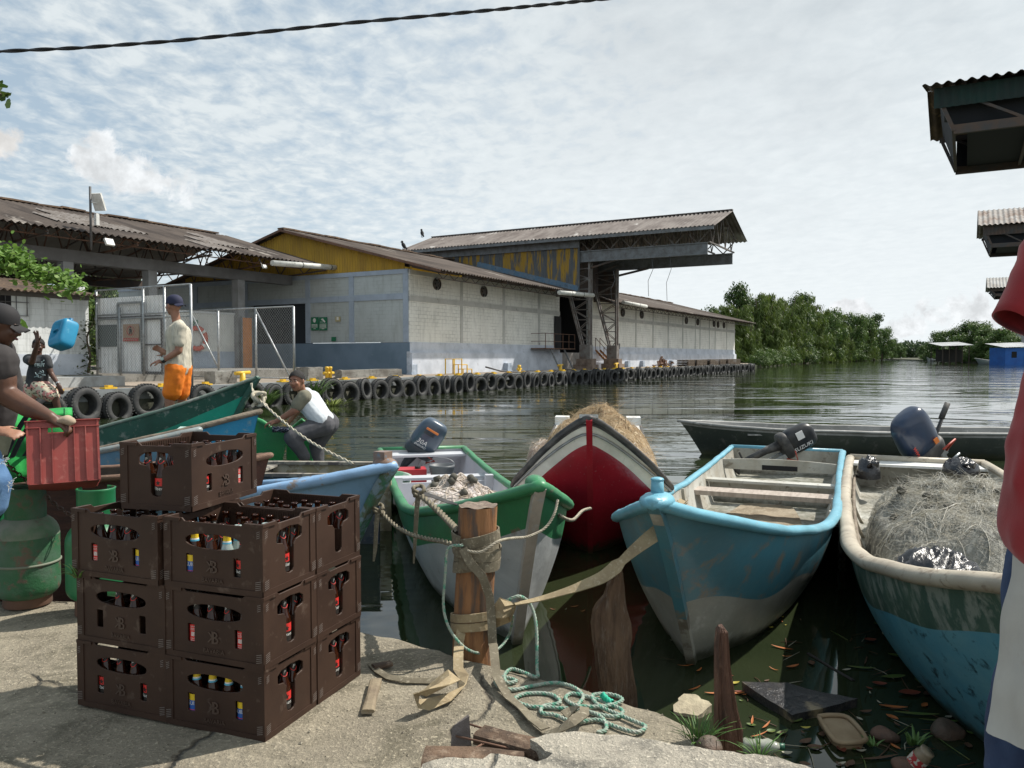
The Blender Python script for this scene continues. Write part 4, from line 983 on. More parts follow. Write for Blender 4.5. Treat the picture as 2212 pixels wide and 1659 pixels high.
def ribs(h, ts_, mt, w=.05, dep=.035, floor=.05):
    for t in ts_:
        m = MB()
        for sgn in (1,):
            pts = [h.pt(t, .03 + .97 * k / 14, 1, .045, floor + .01) for k in range(15)] + [h.pt(t, .03 + .97 * k / 14, -1, .045, floor + .01) for k in range(13, -1, -1)]
            m.ribbon(pts, w, [Vector((0, -p.y, .35 - p.z)).normalized() for p in pts], dep)
        m.build('rib', mt, h.t)
def paint(name, a, b, c, c2s=1.5, s3=7, lo3=.58, rough=.45, **k):
    m = mat(name, a, rough, b, c2s, c3=c, s3=s3, lo3=lo3 - .03, hi3=lo3 + .06, bump=.18, bscale=14, detail=8, **k)
    if m.get('sc'): return m
    m['sc'] = 1; q = NT(m.node_tree); b_ = q.n['Principled BSDF']; l_ = b_.inputs['Base Color'].links[0]; src = l_.from_socket; o = q.node('ShaderNodeTexCoord').outputs['Object']      # long scratches and grime
    sc = q.ramp(q.noise(q.node('ShaderNodeMapping', inp={0: o, 2: (R(20), R(35), 0), 3: (1.2, 9, 9)}).outputs[0], 5.0, 4, .7, .3), (.64, 0.0), (.68, .7)); col = q.mix(sc, src, tuple(min(1, x * .55 + .12) for x in a)); gr = q.ramp(q.noise(o, 1.7, 6, .7, .6), (.50, 0.0), (.75, .55)); col = q.mix(gr, col, tuple(x * .45 + .02 for x in a)); zz = q.math('ADD', q.node('ShaderNodeSeparateXYZ', inp={0: o}).outputs[2], q.math('MULTIPLY', q.math('SUBTRACT', q.noise(o, 7, 5, .7), .5), .22)); col = q.mix(q.ramp(zz, (.03, .85), (.11, 0.0)), col, (.055, .06, .03)); q.l.new(col, b_.inputs['Base Color']); return m      # scum line at the water
M_turq = paint('turquoise_paint', (.075, .245, .32), (.10, .21, .25), (.24, .22, .18), 2.2, 5, .58, .33)
M_turqr = paint('turquoise_rim', (.16, .42, .54), (.12, .33, .42), (.34, .28, .24), 3, 9, .64, .4)
M_gelgrey = paint('worn_grey_gelcoat', (.40, .40, .36), (.29, .28, .24), (.50, .50, .47), 2.5, 9, .6, .4)
M_gelin = paint('dirty_white_gelcoat', (.50, .50, .46), (.34, .31, .25), (.20, .17, .13), 1.6, 8, .60, .6)
M_silt = mat('silt_and_debris', (.30, .25, .18), .9, (.19, .15, .10), 6, c3=(.40, .35, .27), s3=25, bump=.6)
M_blackr = mat('black_rubber_trim', (.03, .03, .032), .6, (.09, .085, .08), 6)

# turquoise boat -----------------------------------------------------------
A = hull('fishing_boat', 'turquoise boat with dirty white interior, tied by a strap to the wooden post', (.669, 3.72), .402, 8.85, .78, .795, .80, .08, .55, 3.6, 4.2, rake=1.25,
    band=lambda d, z, t: 0 if z > .46 - .30 * min(1, t / .5) + .04 * math.sin(t * 40) else 1, mats=[M_turq, M_gelgrey], inner=M_gelin, rim=M_turqr, rimr=.046, squash=.72, floor=.06)
stem(A, paint('stem_scuffed', (.33, .32, .28), (.16, .13, .10), (.42, .41, .36), 5, 6, .48, .6), .055, pad=.004)
m = MB(); m.ribbon([A.pt(0, f / 30, 1) + Vector((.010, 0, 0)) for f in range(12)], .058, (1, 0, .3), .05); m.build('stem_paint', M_turq, A.t)
m = MB(); p = A.pt(0, 0, 1); m.sphere((p.x - .09, 0, p.z - .005), (.13, .085, .045), 14, 8); m.tube([(p.x - .10, 0, p.z), (p.x - .09, 0, p.z + .10)], [.034, .030], 12); m.sphere((p.x - .09, 0, p.z + .10), (.034, .034, .012), 12, 6); m.build('stem_head', M_turqr, A.t)
thwart(A, .61, .31, mat('plank_pinkish', (.42, .36, .31), .7, (.30, .25, .21), 5, st=(1, 5, 1)), .30, th=.05)
thwart(A, .695, .33, M_gelin, .18); bulkhead(A, .71, .06, .31, M_gelin)
bulkhead(A, .86, .27, .40, M_gelin, 'stern_board', .03)
m = MB(); x = A.pt(.86, .3, 1).x; m.bb((x + .016, -.22, .28), (x + .02, .24, .345)); m.build('locker_opening', M_black, A.t)
ribs(A, (.16, .24, .33, .42, .52), M_gelin)
m = MB(); rn = random.Random(5); m.grid(lambda u, v: Vector((A.L * (.31 + .36 * u), (v - .5) * .9 * math.sin(math.pi * (.12 + .76 * u)) ** .6, .075 + .02 * noise.noise(Vector((u * 9, v * 5, 0))))), 20, 10); m.build('bilge_silt', M_silt, A.t)
m = MB()
for t, w in ((.24, .03), (.33, .03)): m.tube([A.pt(t, f / 10, s_, .06, .09) + Vector((0, 0, .01)) for s_, fr_ in ((1, range(2, 11)), (-1, range(10, 1, -1))) for f in fr_], w, 7)
m.build('stringer', M_gelin, A.t)

# cream rimmed boat, right -------------------------------------------------
M_cream = paint('cream_rim', (.46, .41, .32), (.36, .31, .24), (.22, .17, .12), 3, 10, .6, .5)
M_dkgrn = paint('dark_green_worn', (.045, .10, .08), (.08, .14, .105), (.24, .28, .24), 5, 9, .52, .5, st=(1, 1, .4))
M_blueb = paint('deep_blue_worn', (.08, .29, .39), (.15, .36, .42), (.02, .06, .08), 2, 12, .60, .45)
Bb = hull('fishing_boat', 'boat with cream rim and dark green and blue sides, heaped with pale net', (2.018, 2.2), .386, 8.93, .924, .80, .836, .10, .40, 3.1, 4.2, rake=1.1,
    band=lambda d, z, t: 0 if d < .26 + .12 * t + .012 * math.sin(t * 60) else 1, mats=[M_dkgrn, M_blueb], inner=M_gelin, rim=M_cream, rimr=.056, squash=.72, floor=.08)
stem(Bb, M_cream, .08)
m = MB()
dk = []
for k in range(14):
    t_k = .07 + .215 * k / 13; f_k = min([f for f in range(60) if Bb.pt(t_k, f / 60, 1, .03).z < .475] or [59]); dk.append(Bb.pt(t_k, f_k / 60, 1, .04))
m.add([(p.x, p.y, .47) for p in dk] + [(p.x, -p.y, .47) for p in dk] + [(p.x, p.y, .445) for p in dk] + [(p.x, -p.y, .445) for p in dk], [(k, k + 1, 15 + k, 14 + k) for k in range(13)] + [(28 + k, 42 + k, 43 + k, 29 + k) for k in range(13)] + [(13, 41, 55, 27)]); m.build('foredeck', M_gelin, Bb.t)
bulkhead(Bb, .29, .08, .46, M_gelin); ribs(Bb, (.36, .42, .48, .55, .62, .7), M_cream, .04)
m = MB(); x = 0.02; m.bb((0.05, -.78, .40), (.42, .78, .43)); m.build('stern_deck', M_white, Bb.t)
m = MB()
for s_ in (1, -1): m.tube([Bb.pt(t / 30, .12, s_, .07) for t in range(7, 27)], .018, 6)
m.build('stringer', M_wornwood, Bb.t)

# red boat -----------------------------------------------------------------
M_red = paint('red_gelcoat', (.36, .018, .03), (.30, .015, .026), (.42, .10, .10), 2, 12, .70, .22)
M_cw = paint('chipped_white_trim', (.80, .77, .68), (.66, .62, .53), (.12, .09, .07), 3, 11, .66, .45)
Cc = hull('fishing_boat', 'red boat seen bow-on with white trim and a brown net heaped inside', (.611, 6.27), .115, 11.2, .81, .93, 1.00, -.03, .17, 1.9, -.105, rake=1.25,
    band=lambda d, z, t: 0 if d < .23 else 1, mats=[M_cw, M_red], inner=M_cw, rim=M_blackr, rimr=.032, floor=.05, bowfull=1.0)
m = MB(); pr = [(Cc.pt((k / 40) ** 1.6, 0, 1), Cc.pt((k / 40) ** 1.6, 0, -1)) for k in range(41)]
for s_ in (0, 1):
    m.ribbon([Vector((p[s_].x - .03, p[s_].y * max(0, 1 - .11 / max(abs(p[s_].y), .11)), p[s_].z + .015)) for p in pr], .15, th=.03)
m.build('side_deck', M_white, Cc.t)
m = MB(); P_ = [Cc.pt(k / 60, 0, 1) for k in range(0, 9)]
m.add([(p.x - .02, p.y, p.z - .02) for p in P_] + [(p.x - .02, -p.y, p.z - .02) for p in P_], [(k, k + 1, 10 + k, 9 + k) for k in range(8)]); m.build('foredeck', M_white, Cc.t)
m = MB()
for s_ in (1, -1): m = MB(); m.bb((.0, s_ * .62, .30), (.45, s_ * .92, .52)); m.build('stern_block', M_white, Cc.t)
stem(Cc, M_red, .05, pad=.01)
for k, f in enumerate((.0, .035)): 
    m = MB(); m.tube([Cc.pt(t / 200, f + .02, 1) + Vector((.012, .012, 0)) for t in range(0, 60)][::-1] + [Cc.pt(t / 200, f + .02, -1) + Vector((.012, -.012, 0)) for t in range(1, 60)], .012, 5); m.build('rub_strip', M_galv if k else M_blackr, Cc.t)

# green and white boat -----------------------------------------------------
M_grn = paint('green_rim_paint', (.045, .24, .10), (.05, .20, .09), (.22, .15, .11), 2.5, 9, .62, .42)
M_wht = paint('white_hull_paint', (.60, .62, .62), (.40, .42, .43), (.28, .27, .24), 1.5, 9, .64, .4)
M_whtin = mat('white_inner_gelcoat', (.56, .57, .60), .45, (.45, .46, .50), 1.2, c3=(.3, .29, .28), s3=6, lo3=.64, hi3=.8)
D_ = hull('fishing_boat', 'white boat with thick green rim, behind the wooden mooring post', (.152, 4.4), -.199, 7.6, .60, .637, .767, .089, .32, 2.5, 4.3, rake=.75,
    band=lambda d, z, t: 0 if d < .27 - .10 * max(0, 1 - t / .12) * 0 + .02 * math.sin(t * 30) else 1, mats=[M_grn, M_wht], inner=M_whtin, rim=M_grn, rimr=.046, squash=.8, floor=.08)
stem(D_, paint('pale_stem', (.56, .50, .43), (.42, .37, .31), (.5, .5, .48), 5, 14, .6, .6), .065, pad=.006)
m = MB(); p = D_.pt(0, 0, 1); m.sphere((p.x - .09, 0, p.z + .0), (.12, .06, .05), 14, 8); m.build('stem_head', M_grn, D_.t)
thwart(D_, .70, .36, M_whtin, .22); bulkhead(D_, .66, .08, .35, M_whtin); thwart(D_, .955, .40, M_whtin, .35, 'stern_deck')
for s_ in (1, -1):
    m = MB(); a_ = D_.pt(.62, .15, s_, .03); m.box((a_.x, a_.y * .93, a_.z - .03), (.10, .10, .3)); m.build('knee', M_whtin, D_.t)
ribs(D_, (.3, .4, .5), M_whtin, .06, .02)
bk = thing('bucket', 'grey ribbed plastic bucket standing under the outboard motor of the green-rimmed boat', 'bucket', D_.M @ Vector((1.55, .12, .1)))
m = MB(); m.lathe([(0, .002), (.13, .0), (.15, .22), (.16, .225), (.155, .24), (.165, .245), (.16, .27), (.17, .275), (.17, .31), (.155, .31), (.13, .02), (0, .02)], 24); m.build('body', mat('bucket_grey', (.10, .11, .12), .5), bk)
m = MB(); m.tube([(.17 * math.cos(t), .02, .30 + .10 * math.sin(t)) for t in [math.pi * k / 12 for k in range(13)]], .004, 5); m.build('handle', M_galv, bk)
rb = thing('fuel_tank', 'red fuel tank half hidden under the stern deck of the green-rimmed boat', 'fuel tank', D_.M @ Vector((1.3, -.28, .1)), D_.rz)
m = MB(); m.box((0, 0, .12), (.3, .42, .24)); m.build('body', mat('tank_red', (.45, .02, .03), .4), rb); m = MB(); m.lathe([(.04, .24), (.04, .27), (0, .27)], 12, (.05, .1, 0)); m.build('cap', M_black, rb)

# light blue boat ----------------------------------------------------------
M_lblue = paint('light_blue_paint', (.20, .37, .58), (.24, .40, .58), (.16, .15, .13), 1.8, 10, .66, .42)
M_lbrim = paint('light_blue_rim', (.27, .44, .66), (.22, .38, .60), (.28, .20, .14), 2.2, 8, .60, .42)
M_cl = paint('cream_bottom', (.44, .42, .34), (.33, .32, .24), (.12, .15, .05), 2, 6, .6, .6)
E_ = hull('fishing_boat', 'light blue boat with scuffed green stem lying behind the beer crates', (-.83, 5.42), -1.02, 6.2, .74, .62, .74, .13, .36, 3.0, 2.7, rake=.75,
    band=lambda d, z, t: 0 if z > .40 - .2 * min(1, t * 3) + .02 * math.sin(t * 50) else 1, mats=[M_lblue, M_cl], inner=M_gelin, rim=M_lbrim, rimr=.05, floor=.06)
stem(E_, paint('green_flaked_stem', (.05, .19, .11), (.16, .10, .06), (.22, .30, .36), 6, 12, .5, .7), .09, pad=.01)
m = MB(); p = E_.pt(0, 0, 1); m.sphere((p.x - .06, 0, p.z + .005), (.10, .075, .05), 14, 8); m.box((p.x - .08, 0, p.z + .05), (.10, .085, .09)); m.build('stem_head', paint('brown_blue_head', (.20, .12, .08), (.22, .17, .15), (.12, .22, .30), 5, 14, .6, .6), E_.t)
# green boat, bow high, far left ------------------------------------------
M_fg = paint('dark_green_bow_paint', (.010, .062, .042), (.018, .085, .06), (.16, .20, .17), 3, 10, .58, .55)
M_fg2 = paint('bright_green_paint', (.02, .34, .23), (.015, .25, .17), (.05, .10, .07), 2, 9, .68, .4)
F_ = hull('fishing_boat', 'two-tone green boat with high raised bow behind the blue one, far left', (-2.83, 8.75), -1.42, 7.0, .62, .5, 1.26, .25, .40, 1.9, 3.0, rake=.9,
    band=lambda d, z, t: 0 if d < .20 + .10 * min(1, t * 4) else 1, mats=[M_fg, M_fg2], inner=M_fg, rim=paint('greygreen_edge', (.16, .20, .17), (.08, .15, .11), (.3, .3, .27), 4, 9, .6), rimr=.022, floor=.05, bowfull=1.1)
stem(F_, M_fg, .06, pad=.01)
thwart(F_, .35, .55, M_fg2); thwart(F_, .6, .45, M_fg2)
# blue boat with wooden rim -------------------------------------------------
M_bb = paint('bright_blue_paint', (.02, .22, .42), (.03, .27, .46), (.20, .32, .36), 2, 7, .60, .42)
G_ = hull('fishing_boat', 'bright blue boat with worn wooden rim in front of the green raised bow, left', (-2.42, 7.55), -1.40, 6.6, .62, .5, .96, .22, .30, 2.6, 2.6, rake=.35,
    band=lambda d, z, t: 0, mats=[M_bb], inner=M_bb, rim=M_wornwood, rimr=.036, floor=.05)
thwart(G_, .4, .45, M_wornwood); thwart(G_, .7, .4, M_wornwood)
m = MB(); p = G_.pt(.15, .04, 1); pp = G_.pt(.15, .04, -1)
q0 = G_.pt(.17, 0, 1); m.ribbon([q0 + Vector((0, -.3, -.02)), q0 + Vector((0, -.03, .07)), q0 + Vector((-.01, .055, .05)), q0 + Vector((-.04, .075, -.2)), q0 + Vector((-.07, .06, -.36))], .09, [Vector((0, 0, 1))] * 2 + [Vector((0, 1, .4))] * 3, .02)
o = m.build('mooring_strap', mat('pale_strap', (.40, .56, .52), .7)); o.matrix_world = G_.M; tag(o, 'pale green strap folded over the wooden rim of the bright blue boat', 'strap')
m = MB(); p = G_.pt(.22, .12, 1); m.box((p.x, p.y + .03, p.z - .02), (.24, .03, .035)); m.build('side_cleat', mat('cleat_grey', (.25, .26, .24), .6), G_.t)
# blue boat far left and brown boat behind the cylinders ---------------------
J_ = hull('fishing_boat', 'faded blue boat with grey rim behind the gas cylinders at the left edge', (-2.75, 6.9), -1.45, 5.2, .55, .45, .85, .32, .3, 2.4, 2.4, rake=.4, band=lambda d, z, t: 0,
    mats=[paint('faded_blue', (.10, .25, .40), (.14, .30, .42), (.30, .34, .34), 2, 7, .56, .55)], inner=M_darkwood, rim=paint('grey_rim', (.26, .30, .30), (.18, .21, .21), (.3, .28, .25), 4, 9), rimr=.035, floor=.05)
K_ = hull('fishing_boat', 'dark brown wooden boat under the red crate, mostly hidden by the beer crates', (-1.85, 6.0), -1.50, 3.6, .40, .36, .74, .50, .3, 2.2, 2.2, rake=.3, band=lambda d, z, t: 0,
    mats=[wood_mat('brown_red_hull', (.085, .035, .025), (.055, .025, .02), (.14, .07, .05))], inner=M_darkwood, rim=wood_mat('brown_rim', (.22, .13, .09), (.15, .09, .06), (.3, .2, .15)), rimr=.03, floor=.05)
# weathered punt with square end --------------------------------------------
I_ = thing('punt', 'weathered square-ended wooden punt between the boy and the light blue boat', 'boat', (-2.6, 7.75, WZ - .10), R(-3), 'small boats moored in the river')
M_pw = paint('weathered_white_wood', (.34, .32, .27), (.18, .15, .12), (.10, .09, .09), 3, 9, .5, .8)
M_pb = paint('flaking_dark_blue', (.035, .05, .075), (.10, .10, .10), (.30, .28, .22), 4, 9, .6, .8)
m = MB(); m.bb((.04, 0, -.2), (1.30, .03, .76)); m.build('near_side', M_pb, I_)
m = MB(); m.bb((.04, .57, -.2), (1.30, .60, .80)); m.build('far_side', paint('yellowed_inner', (.36, .32, .20), (.12, .08, .06), (.45, .43, .36), 3, 8, .5, .8), I_)
m = MB(); m.bb((0, .0, -.2), (.04, .60, .78)); m.build('transom', M_pw, I_)
m = MB(); m.bb((-.03, -.03, .76), (1.32, .04, .79)); m.bb((-.03, .54, .80), (1.32, .63, .83)); m.bb((-.04, .0, .78), (.1, .6, .80)); m.build('rail', M_pw, I_)
m = MB(); m.bb((0, 0, .0), (1.3, .58, .03)); m.build('floor', M_darkwood, I_)
# green boat whose bow boards the boy leans on ---------------------------------
GB = thing('fishing_boat', 'bright green boat with tall rounded bow boards, the boy leaning on them', 'boat', (-2.2, 9.2, WZ), 0, 'small boats moored in the river')
M_gb = paint('glossy_green', (.012, .20, .05), (.015, .17, .05), (.03, .10, .05), 1.5, 8, .62, .35)
def panel(pix, y, dy, mt, name, par, th=.05):
    P = [at(u, v, y + dy * (u - 544) / 120) for u, v in pix]; n = len(P); o = par.location
    m = MB(); m.add([p - o for p in P] + [p - o + Vector((.0, th, 0)) for p in P], [tuple(range(n)), tuple(range(n, 2 * n))[::-1]] + [(i, (i + 1) % n, n + (i + 1) % n, n + i) for i in range(n)])
    return m.build(name, mt, par)
pl = [(545, 908), (556, 907), (566, 911), (577, 918), (584, 925), (594, 930), (606, 932), (622, 933), (624, 925), (621, 950), (614, 975), (606, 1010), (603, 1040), (545, 1040)]
pl = [(545, 908), (556, 907), (566, 911), (577, 918), (584, 925), (594, 930), (606, 932), (616, 931), (621, 934), (618, 955), (611, 982), (604, 1020), (545, 1040)]
panel(pl, 8.75, .15, M_gb, 'bow_board', GB)
pr_ = [(618, 931), (632, 926), (645, 915), (652, 908), (659, 914), (664, 925), (674, 985), (678, 1040), (622, 1040), (619, 1000)]
panel(pr_, 9.25, .1, M_gb, 'bow_board', GB)
m = MB(); o = GB.location
for pix, y in (((545, 907), (556, 906), (566, 910), (577, 917), (584, 924), (594, 929), (606, 931), (620, 932)), 8.73), (((618, 930), (632, 925), (645, 914), (652, 907), (659, 913)), 9.23):
    m = MB(); m.tube([at(u, v, y) - o for u, v in pix], .022, 8); m.build('gunwale', paint('green_edge', (.05, .32, .11), (.03, .26, .09), (.1, .2, .1), 3, 9), GB)
m = MB(); m.lathe([(0, -.05), (.6, 0), (.66, .35), (.62, .35), (.55, .05), (0, .05)], 24, (.3, .5, 0)); m.build('hull', paint('pale_green_hull', (.34, .42, .36), (.05, .25, .12), (.5, .5, .47), 3, 8, .6), GB)
cloth = MB(); rn = random.Random(4)
cloth.grid(lambda u, v: at(588 + 36 * u, 922 + 12 * v + 5 * noise.noise(Vector((u * 4, v * 3, 1))), 8.7 - .12 * math.sin(v * 3) + .06 * noise.noise(Vector((u * 9, v * 7, 3)))) - Vector((0, 0, 0)), 20, 10)
tag(cloth.build('crumpled_cloth', mat('blue_print_cloth', (.02, .025, .05), .8, (.30, .32, .38), 30, lo=.5, hi=.6)), 'crumpled dark blue and white cloth hung over the green bow board by the boy', 'cloth')

# long dark canoe across the river side -----------------------------------------
M_can = paint('dark_canoe_green', (.035, .045, .038), (.055, .065, .05), (.10, .10, .09), 1.5, 6, .6, .6)
M_canr = paint('grey_canoe_rim', (.30, .30, .29), (.20, .20, .19), (.42, .41, .40), 2.5, 8, .6, .6)
p = at(1466, 912, 14.8)
Kc = hull('canoe', 'long dark green canoe with grey rim lying across behind the other boats, right', (p.x, p.y), 1.62, 14, .62, .3, .27, .10, .12, 1.9, 7, rake=.5, band=lambda d, z, t: 1 if d < .07 else 0,
    mats=[M_can, M_canr], inner=M_canr, rim=M_canr, rimr=.035, floor=.1, draft=.15)
thwart(Kc, .10, .42, M_canr, .5); thwart(Kc, .28, .38, M_canr, .25); thwart(Kc, .5, .38, M_canr, .25)

# ------------------------------------------------------------------ outboard motors
def sup(v, p): return math.copysign(abs(v) ** p, v)
FONT = {}
def text_mb(body, size, ext=.002, bend=None):
    cu = bpy.data.curves.new('t', 'FONT'); cu.body = body; cu.size = size; cu.extrude = ext; cu.resolution_u = 2; cu.align_x = 'CENTER'; cu.align_y = 'CENTER'
    o = bpy.data.objects.new('t', cu); COL.objects.link(o); dg = bpy.context.evaluated_depsgraph_get(); me = bpy.data.meshes.new_from_object(o.evaluated_get(dg))
    vs = [v.co.copy() for v in me.vertices]; fs = [tuple(p.vertices) for p in me.polygons]
    bpy.data.objects.remove(o); bpy.data.curves.remove(cu); bpy.data.meshes.remove(me); return vs, fs
def decal(par, body, size, M, mt, name='lettering', shear=0.0, sx=1.0):
    vs, fs = text_mb(body, size); m = MB(); m.add([M @ Vector((v.x * sx + v.y * shear, v.y, v.z)) for v in vs], fs); return m.build(name, mt, par)
def motor(label, loc, rot, cow, sc=1.0, dark=None, stickers=()):
    t = thing('outboard_motor', label, 'outboard motor', loc, rot=rot, group='outboard motors'); t.scale = (sc,) * 3
    def shape(z0, z1, wx, wy, p=.45, taper=.8, n=28, k=14, x0=0):
        m = MB(); m.smooth = True; vs = []
        for i in range(k + 1):
            f = i / k; a = -math.pi / 2 + math.pi * f; zz = (z0 + z1) / 2 + (z1 - z0) / 2 * sup(math.sin(a), .62); r = sup(math.cos(a), .42) * (1 - (1 - taper) * f)
            for j in range(n):
                b = 2 * math.pi * j / n; vs.append((x0 + wx * r * sup(math.cos(b), .7) + (.05 * f), wy * r * sup(math.sin(b), .75), zz))
        m.add(vs, [(i * n + j, i * n + (j + 1) % n, (i + 1) * n + (j + 1) % n, (i + 1) * n + j) for i in range(k) for j in range(n)]); return m
    shape(.0, .50, .24, .155).build('cowling', cow, t)
    shape(-.12, .06, .225, .145, taper=1.05).build('lower_cowl', dark or M_blackr, t)
    m = MB(); m.tube([(-.02, 0, -.10), (-.05, 0, -.35), (-.06, 0, -.85)], [.085, .06, .05], 12); m.box((-.09, 0, -.75), (.3, .012, .03)); m.sphere((-.06, 0, -.9), (.16, .05, .05), 12, 8); m.box((-.1, 0, -1.0), (.12, .014, .16)); m.build('leg', dark or M_blackr, t)
    m = MB()
    for s_ in (-1, 1): m.box((.15, s_ * .08, -.22), (.06, .03, .26)); m.tube([(.22, s_ * .08, -.28), (.33, s_ * .08, -.28)], .012, 8)
    m.box((.17, 0, -.13), (.08, .2, .06)); m.build('clamp_bracket', M_galv, t)
    m = MB(); m.tube([(.18, .05, -.05), (.34, .10, -.02), (.52, .12, .08)], [.022, .02, .018], 8); m.tube([(.46, .12, .05), (.62, .13, .14)], .03, 10); m.build('tiller', M_blackr, t)
    m = MB(); m.tube([(.2, -.1, -.12), (.28, -.2, .0), (.1, -.22, .02)], .012, 6); m.build('fuel_hose', mat('hose_red', (.35, .05, .03), .5), t)
    for nm, sh, mt in stickers: sh(t, nm, mt)
    return t
def stk_text(body, size, y, z, side=-1, x=.0, rot=0.0, sx=1.0, dx=.0, shear=.15):
    def f(t, nm, mt):
        M = Matrix.Translation((x, side * y, z)) @ Matrix.Rotation(R(90), 4, 'X') if side < 0 else Matrix.Translation((x, side * y, z)) @ Matrix.Rotation(R(180), 4, 'Z') @ Matrix.Rotation(R(90), 4, 'X')
        M = M @ Matrix.Rotation(rot, 4, 'Z'); decal(t, body, size, M, mt, nm, shear, sx)
    return f
def stk_box(c, d):
    def f(t, nm, mt): m = MB(); m.box(c, d); m.build(nm, mt, t)
    return f
M_cowb = mat('blue_grey_cowl', (.055, .085, .125), .32, (.045, .07, .10), 3, coat=.3)
M_cowk = mat('black_cowl', (.014, .016, .02), .38, (.03, .03, .03), 6)
M_cown = mat('navy_cowl', (.018, .035, .075), .30, (.015, .028, .06), 3, coat=.3)
M_lw = mat('letter_white', (.75, .75, .75), .5); M_lr = mat('letter_red', (.55, .05, .03), .5); M_lo = mat('letter_orange', (.65, .20, .05), .5)
p = at(905, 967, 11.75)
motor('blue-grey outboard motor tilted up on the stern of the green-rimmed boat', p, Euler((R(12), R(32), R(10))), M_cowb, 1.0, mat('cowl_dark', (.03, .04, .05), .4),
      (('lettering', stk_text('30A', .10, .152, .14, -1, -.02), M_lw), ('lettering', stk_text('ENDURO', .045, .152, .075, -1, -.02), M_lw), ('stripe', stk_box((.02, -.152, .36), (.20, .012, .03)), M_lo), ('stripe', stk_box((.0, -.155, .31), (.17, .008, .012)), M_blackr), ('stripe', stk_box((.0, -.155, .285), (.17, .008, .012)), M_blackr)))
p = at(1697, 958, 11.75)
motor('small black outboard motor on the stern of the turquoise boat', p, Euler((R(8), R(62), R(12))), M_cowk, .92, None,
      (('lettering', stk_text('SUZUKI', .085, .158, .20, -1, .13, R(90), 1.15), M_lw), ('sticker', stk_box((-.06, -.155, .22), (.13, .012, .12)), M_lw)))
p = at(1990, 975, 10.75)
motor('largest dark blue outboard motor tilted up on the stern of the cream-rimmed boat', p, Euler((R(10), R(-38), R(10))), M_cown, 1.28, None,
      (('lettering', stk_text('YAMAHA', .05, .158, .12, -1, -.14, R(90)), M_lr), ('sticker', stk_box((.12, -.150, .10), (.05, .014, .06)), M_lo)))

# ------------------------------------------------------------------ nets
def net(name, label, c, rx, ry, h, mt, mst, seed, par=None, n=260, loose=.12, floats=0, lumps=.35, float_col=None, wisps=0.0, rz=0.0, r=.0035):
    t = thing(name, label, 'fishing net', c, rz, 'fishing nets heaped in the boats'); rn = random.Random(seed); o = Vector((seed * 3.1, seed * 5.7, 0))
    def hgt(x, y):
        d = (x / rx) ** 2 + (y / ry) ** 2
        b = max(0, 1 - d) ** .45 * h
        return b * (1 + lumps * noise.noise(Vector((x * 3, y * 3, 0)) + o)) + .05 * noise.noise(Vector((x * 9, y * 9, 4)) + o)
    m = MB(); m.smooth = True; NU, NR = 64, 26; vs = [Vector((0, 0, hgt(0, 0)))]
    for i in range(1, NR + 1):
        rr = (i / NR) ** .8
        for j in range(NU):
            a = 2 * math.pi * j / NU; x, y = rx * rr * math.cos(a), ry * rr * math.sin(a); vs.append(Vector((x, y, hgt(x, y) if i < NR else .0)))
    fs = [(0, 1 + j, 1 + (j + 1) % NU) for j in range(NU)] + [(1 + i * NU + j, 1 + (i + 1) * NU + j, 1 + (i + 1) * NU + (j + 1) % NU, 1 + i * NU + (j + 1) % NU) for i in range(NR - 1) for j in range(NU)]
    m.add(vs, fs); m.build('mesh_heap', mt, t)
    m = MB()
    for k in range(n):                       # folded meshes and lines over the heap
        x, y = rn.gauss(0, rx * .5), rn.gauss(0, ry * .5); a = rn.uniform(0, 6.28); cur = rn.uniform(-2.5, 2.5); L = rn.uniform(.15, .6) * max(rx, ry); pts = []; lift = rn.uniform(-.01, loose) * rn.random(); N_ = 12
        for i in range(N_):
            d = (x / rx) ** 2 + (y / ry) ** 2
            if d > .96: break
            z = hgt(x, y)
            pts.append(Vector((x, y, z + lift * math.sin(math.pi * i / (N_ - 1)) + .006))); a += cur * L / N_ * 1.6; x += math.cos(a) * L / N_; y += math.sin(a) * L / N_
        if len(pts) > 3: m.tube(pts, r * rn.uniform(.6, 1.5), 4, cap=False)
    m.build('twine', mst, t)
    if wisps:
        m = MB()
        for k in range(int(wisps)):
            x, y = rn.gauss(0, rx * .42), rn.gauss(0, ry * .42)
            if (x / rx) ** 2 + (y / ry) ** 2 > 1: continue
            p = Vector((x, y, hgt(x, y) - .01)); a = rn.uniform(0, 6.28); d = Vector((math.cos(a), math.sin(a), rn.uniform(-.1, .7))) * rn.uniform(.06, .22)
            k_ = Vector((rn.uniform(-.06, .06), rn.uniform(-.06, .06), rn.uniform(-.09, .02))); m.tube([p, p + d * .35 + Vector((0, 0, .01)), p + d * .7 + k_ * .4, p + d + k_], [.0011, .001, .0009, .0006], 3, cap=False)
        m.build('loose_monofilament', mst, t)
    for k in range(floats):
        x, y = rn.gauss(0, rx * .45), rn.gauss(0, ry * .45); m = MB(); z = hgt(x, y)
        m.lathe([(0, -.03), (.035, -.03), (.04, 0), (.035, .03), (.012, .03), (.012, -.02)], 12, (x, y, z + .03), Euler((rn.uniform(-1, 1), rn.uniform(-1, 1), 0)).to_matrix()); m.build('float', float_col or mat('cork_dark', (.07, .065, .05), .8), t)
    return t
M_netb = mat('brown_net', (.38, .27, .15), .95, (.20, .13, .07), 9, c3=(.52, .42, .28), s3=22, lo3=.5, hi3=.62, bump=1.0, bscale=40, bdist=.03)
M_netbs = mat('brown_twine', (.42, .30, .17), .9, (.55, .44, .30), 12)
M_netp = mat('pale_net', (.68, .60, .57), .95, (.44, .36, .29), 8, c3=(.80, .77, .75), s3=24, lo3=.5, hi3=.65, bump=1.0, bscale=45, bdist=.03)
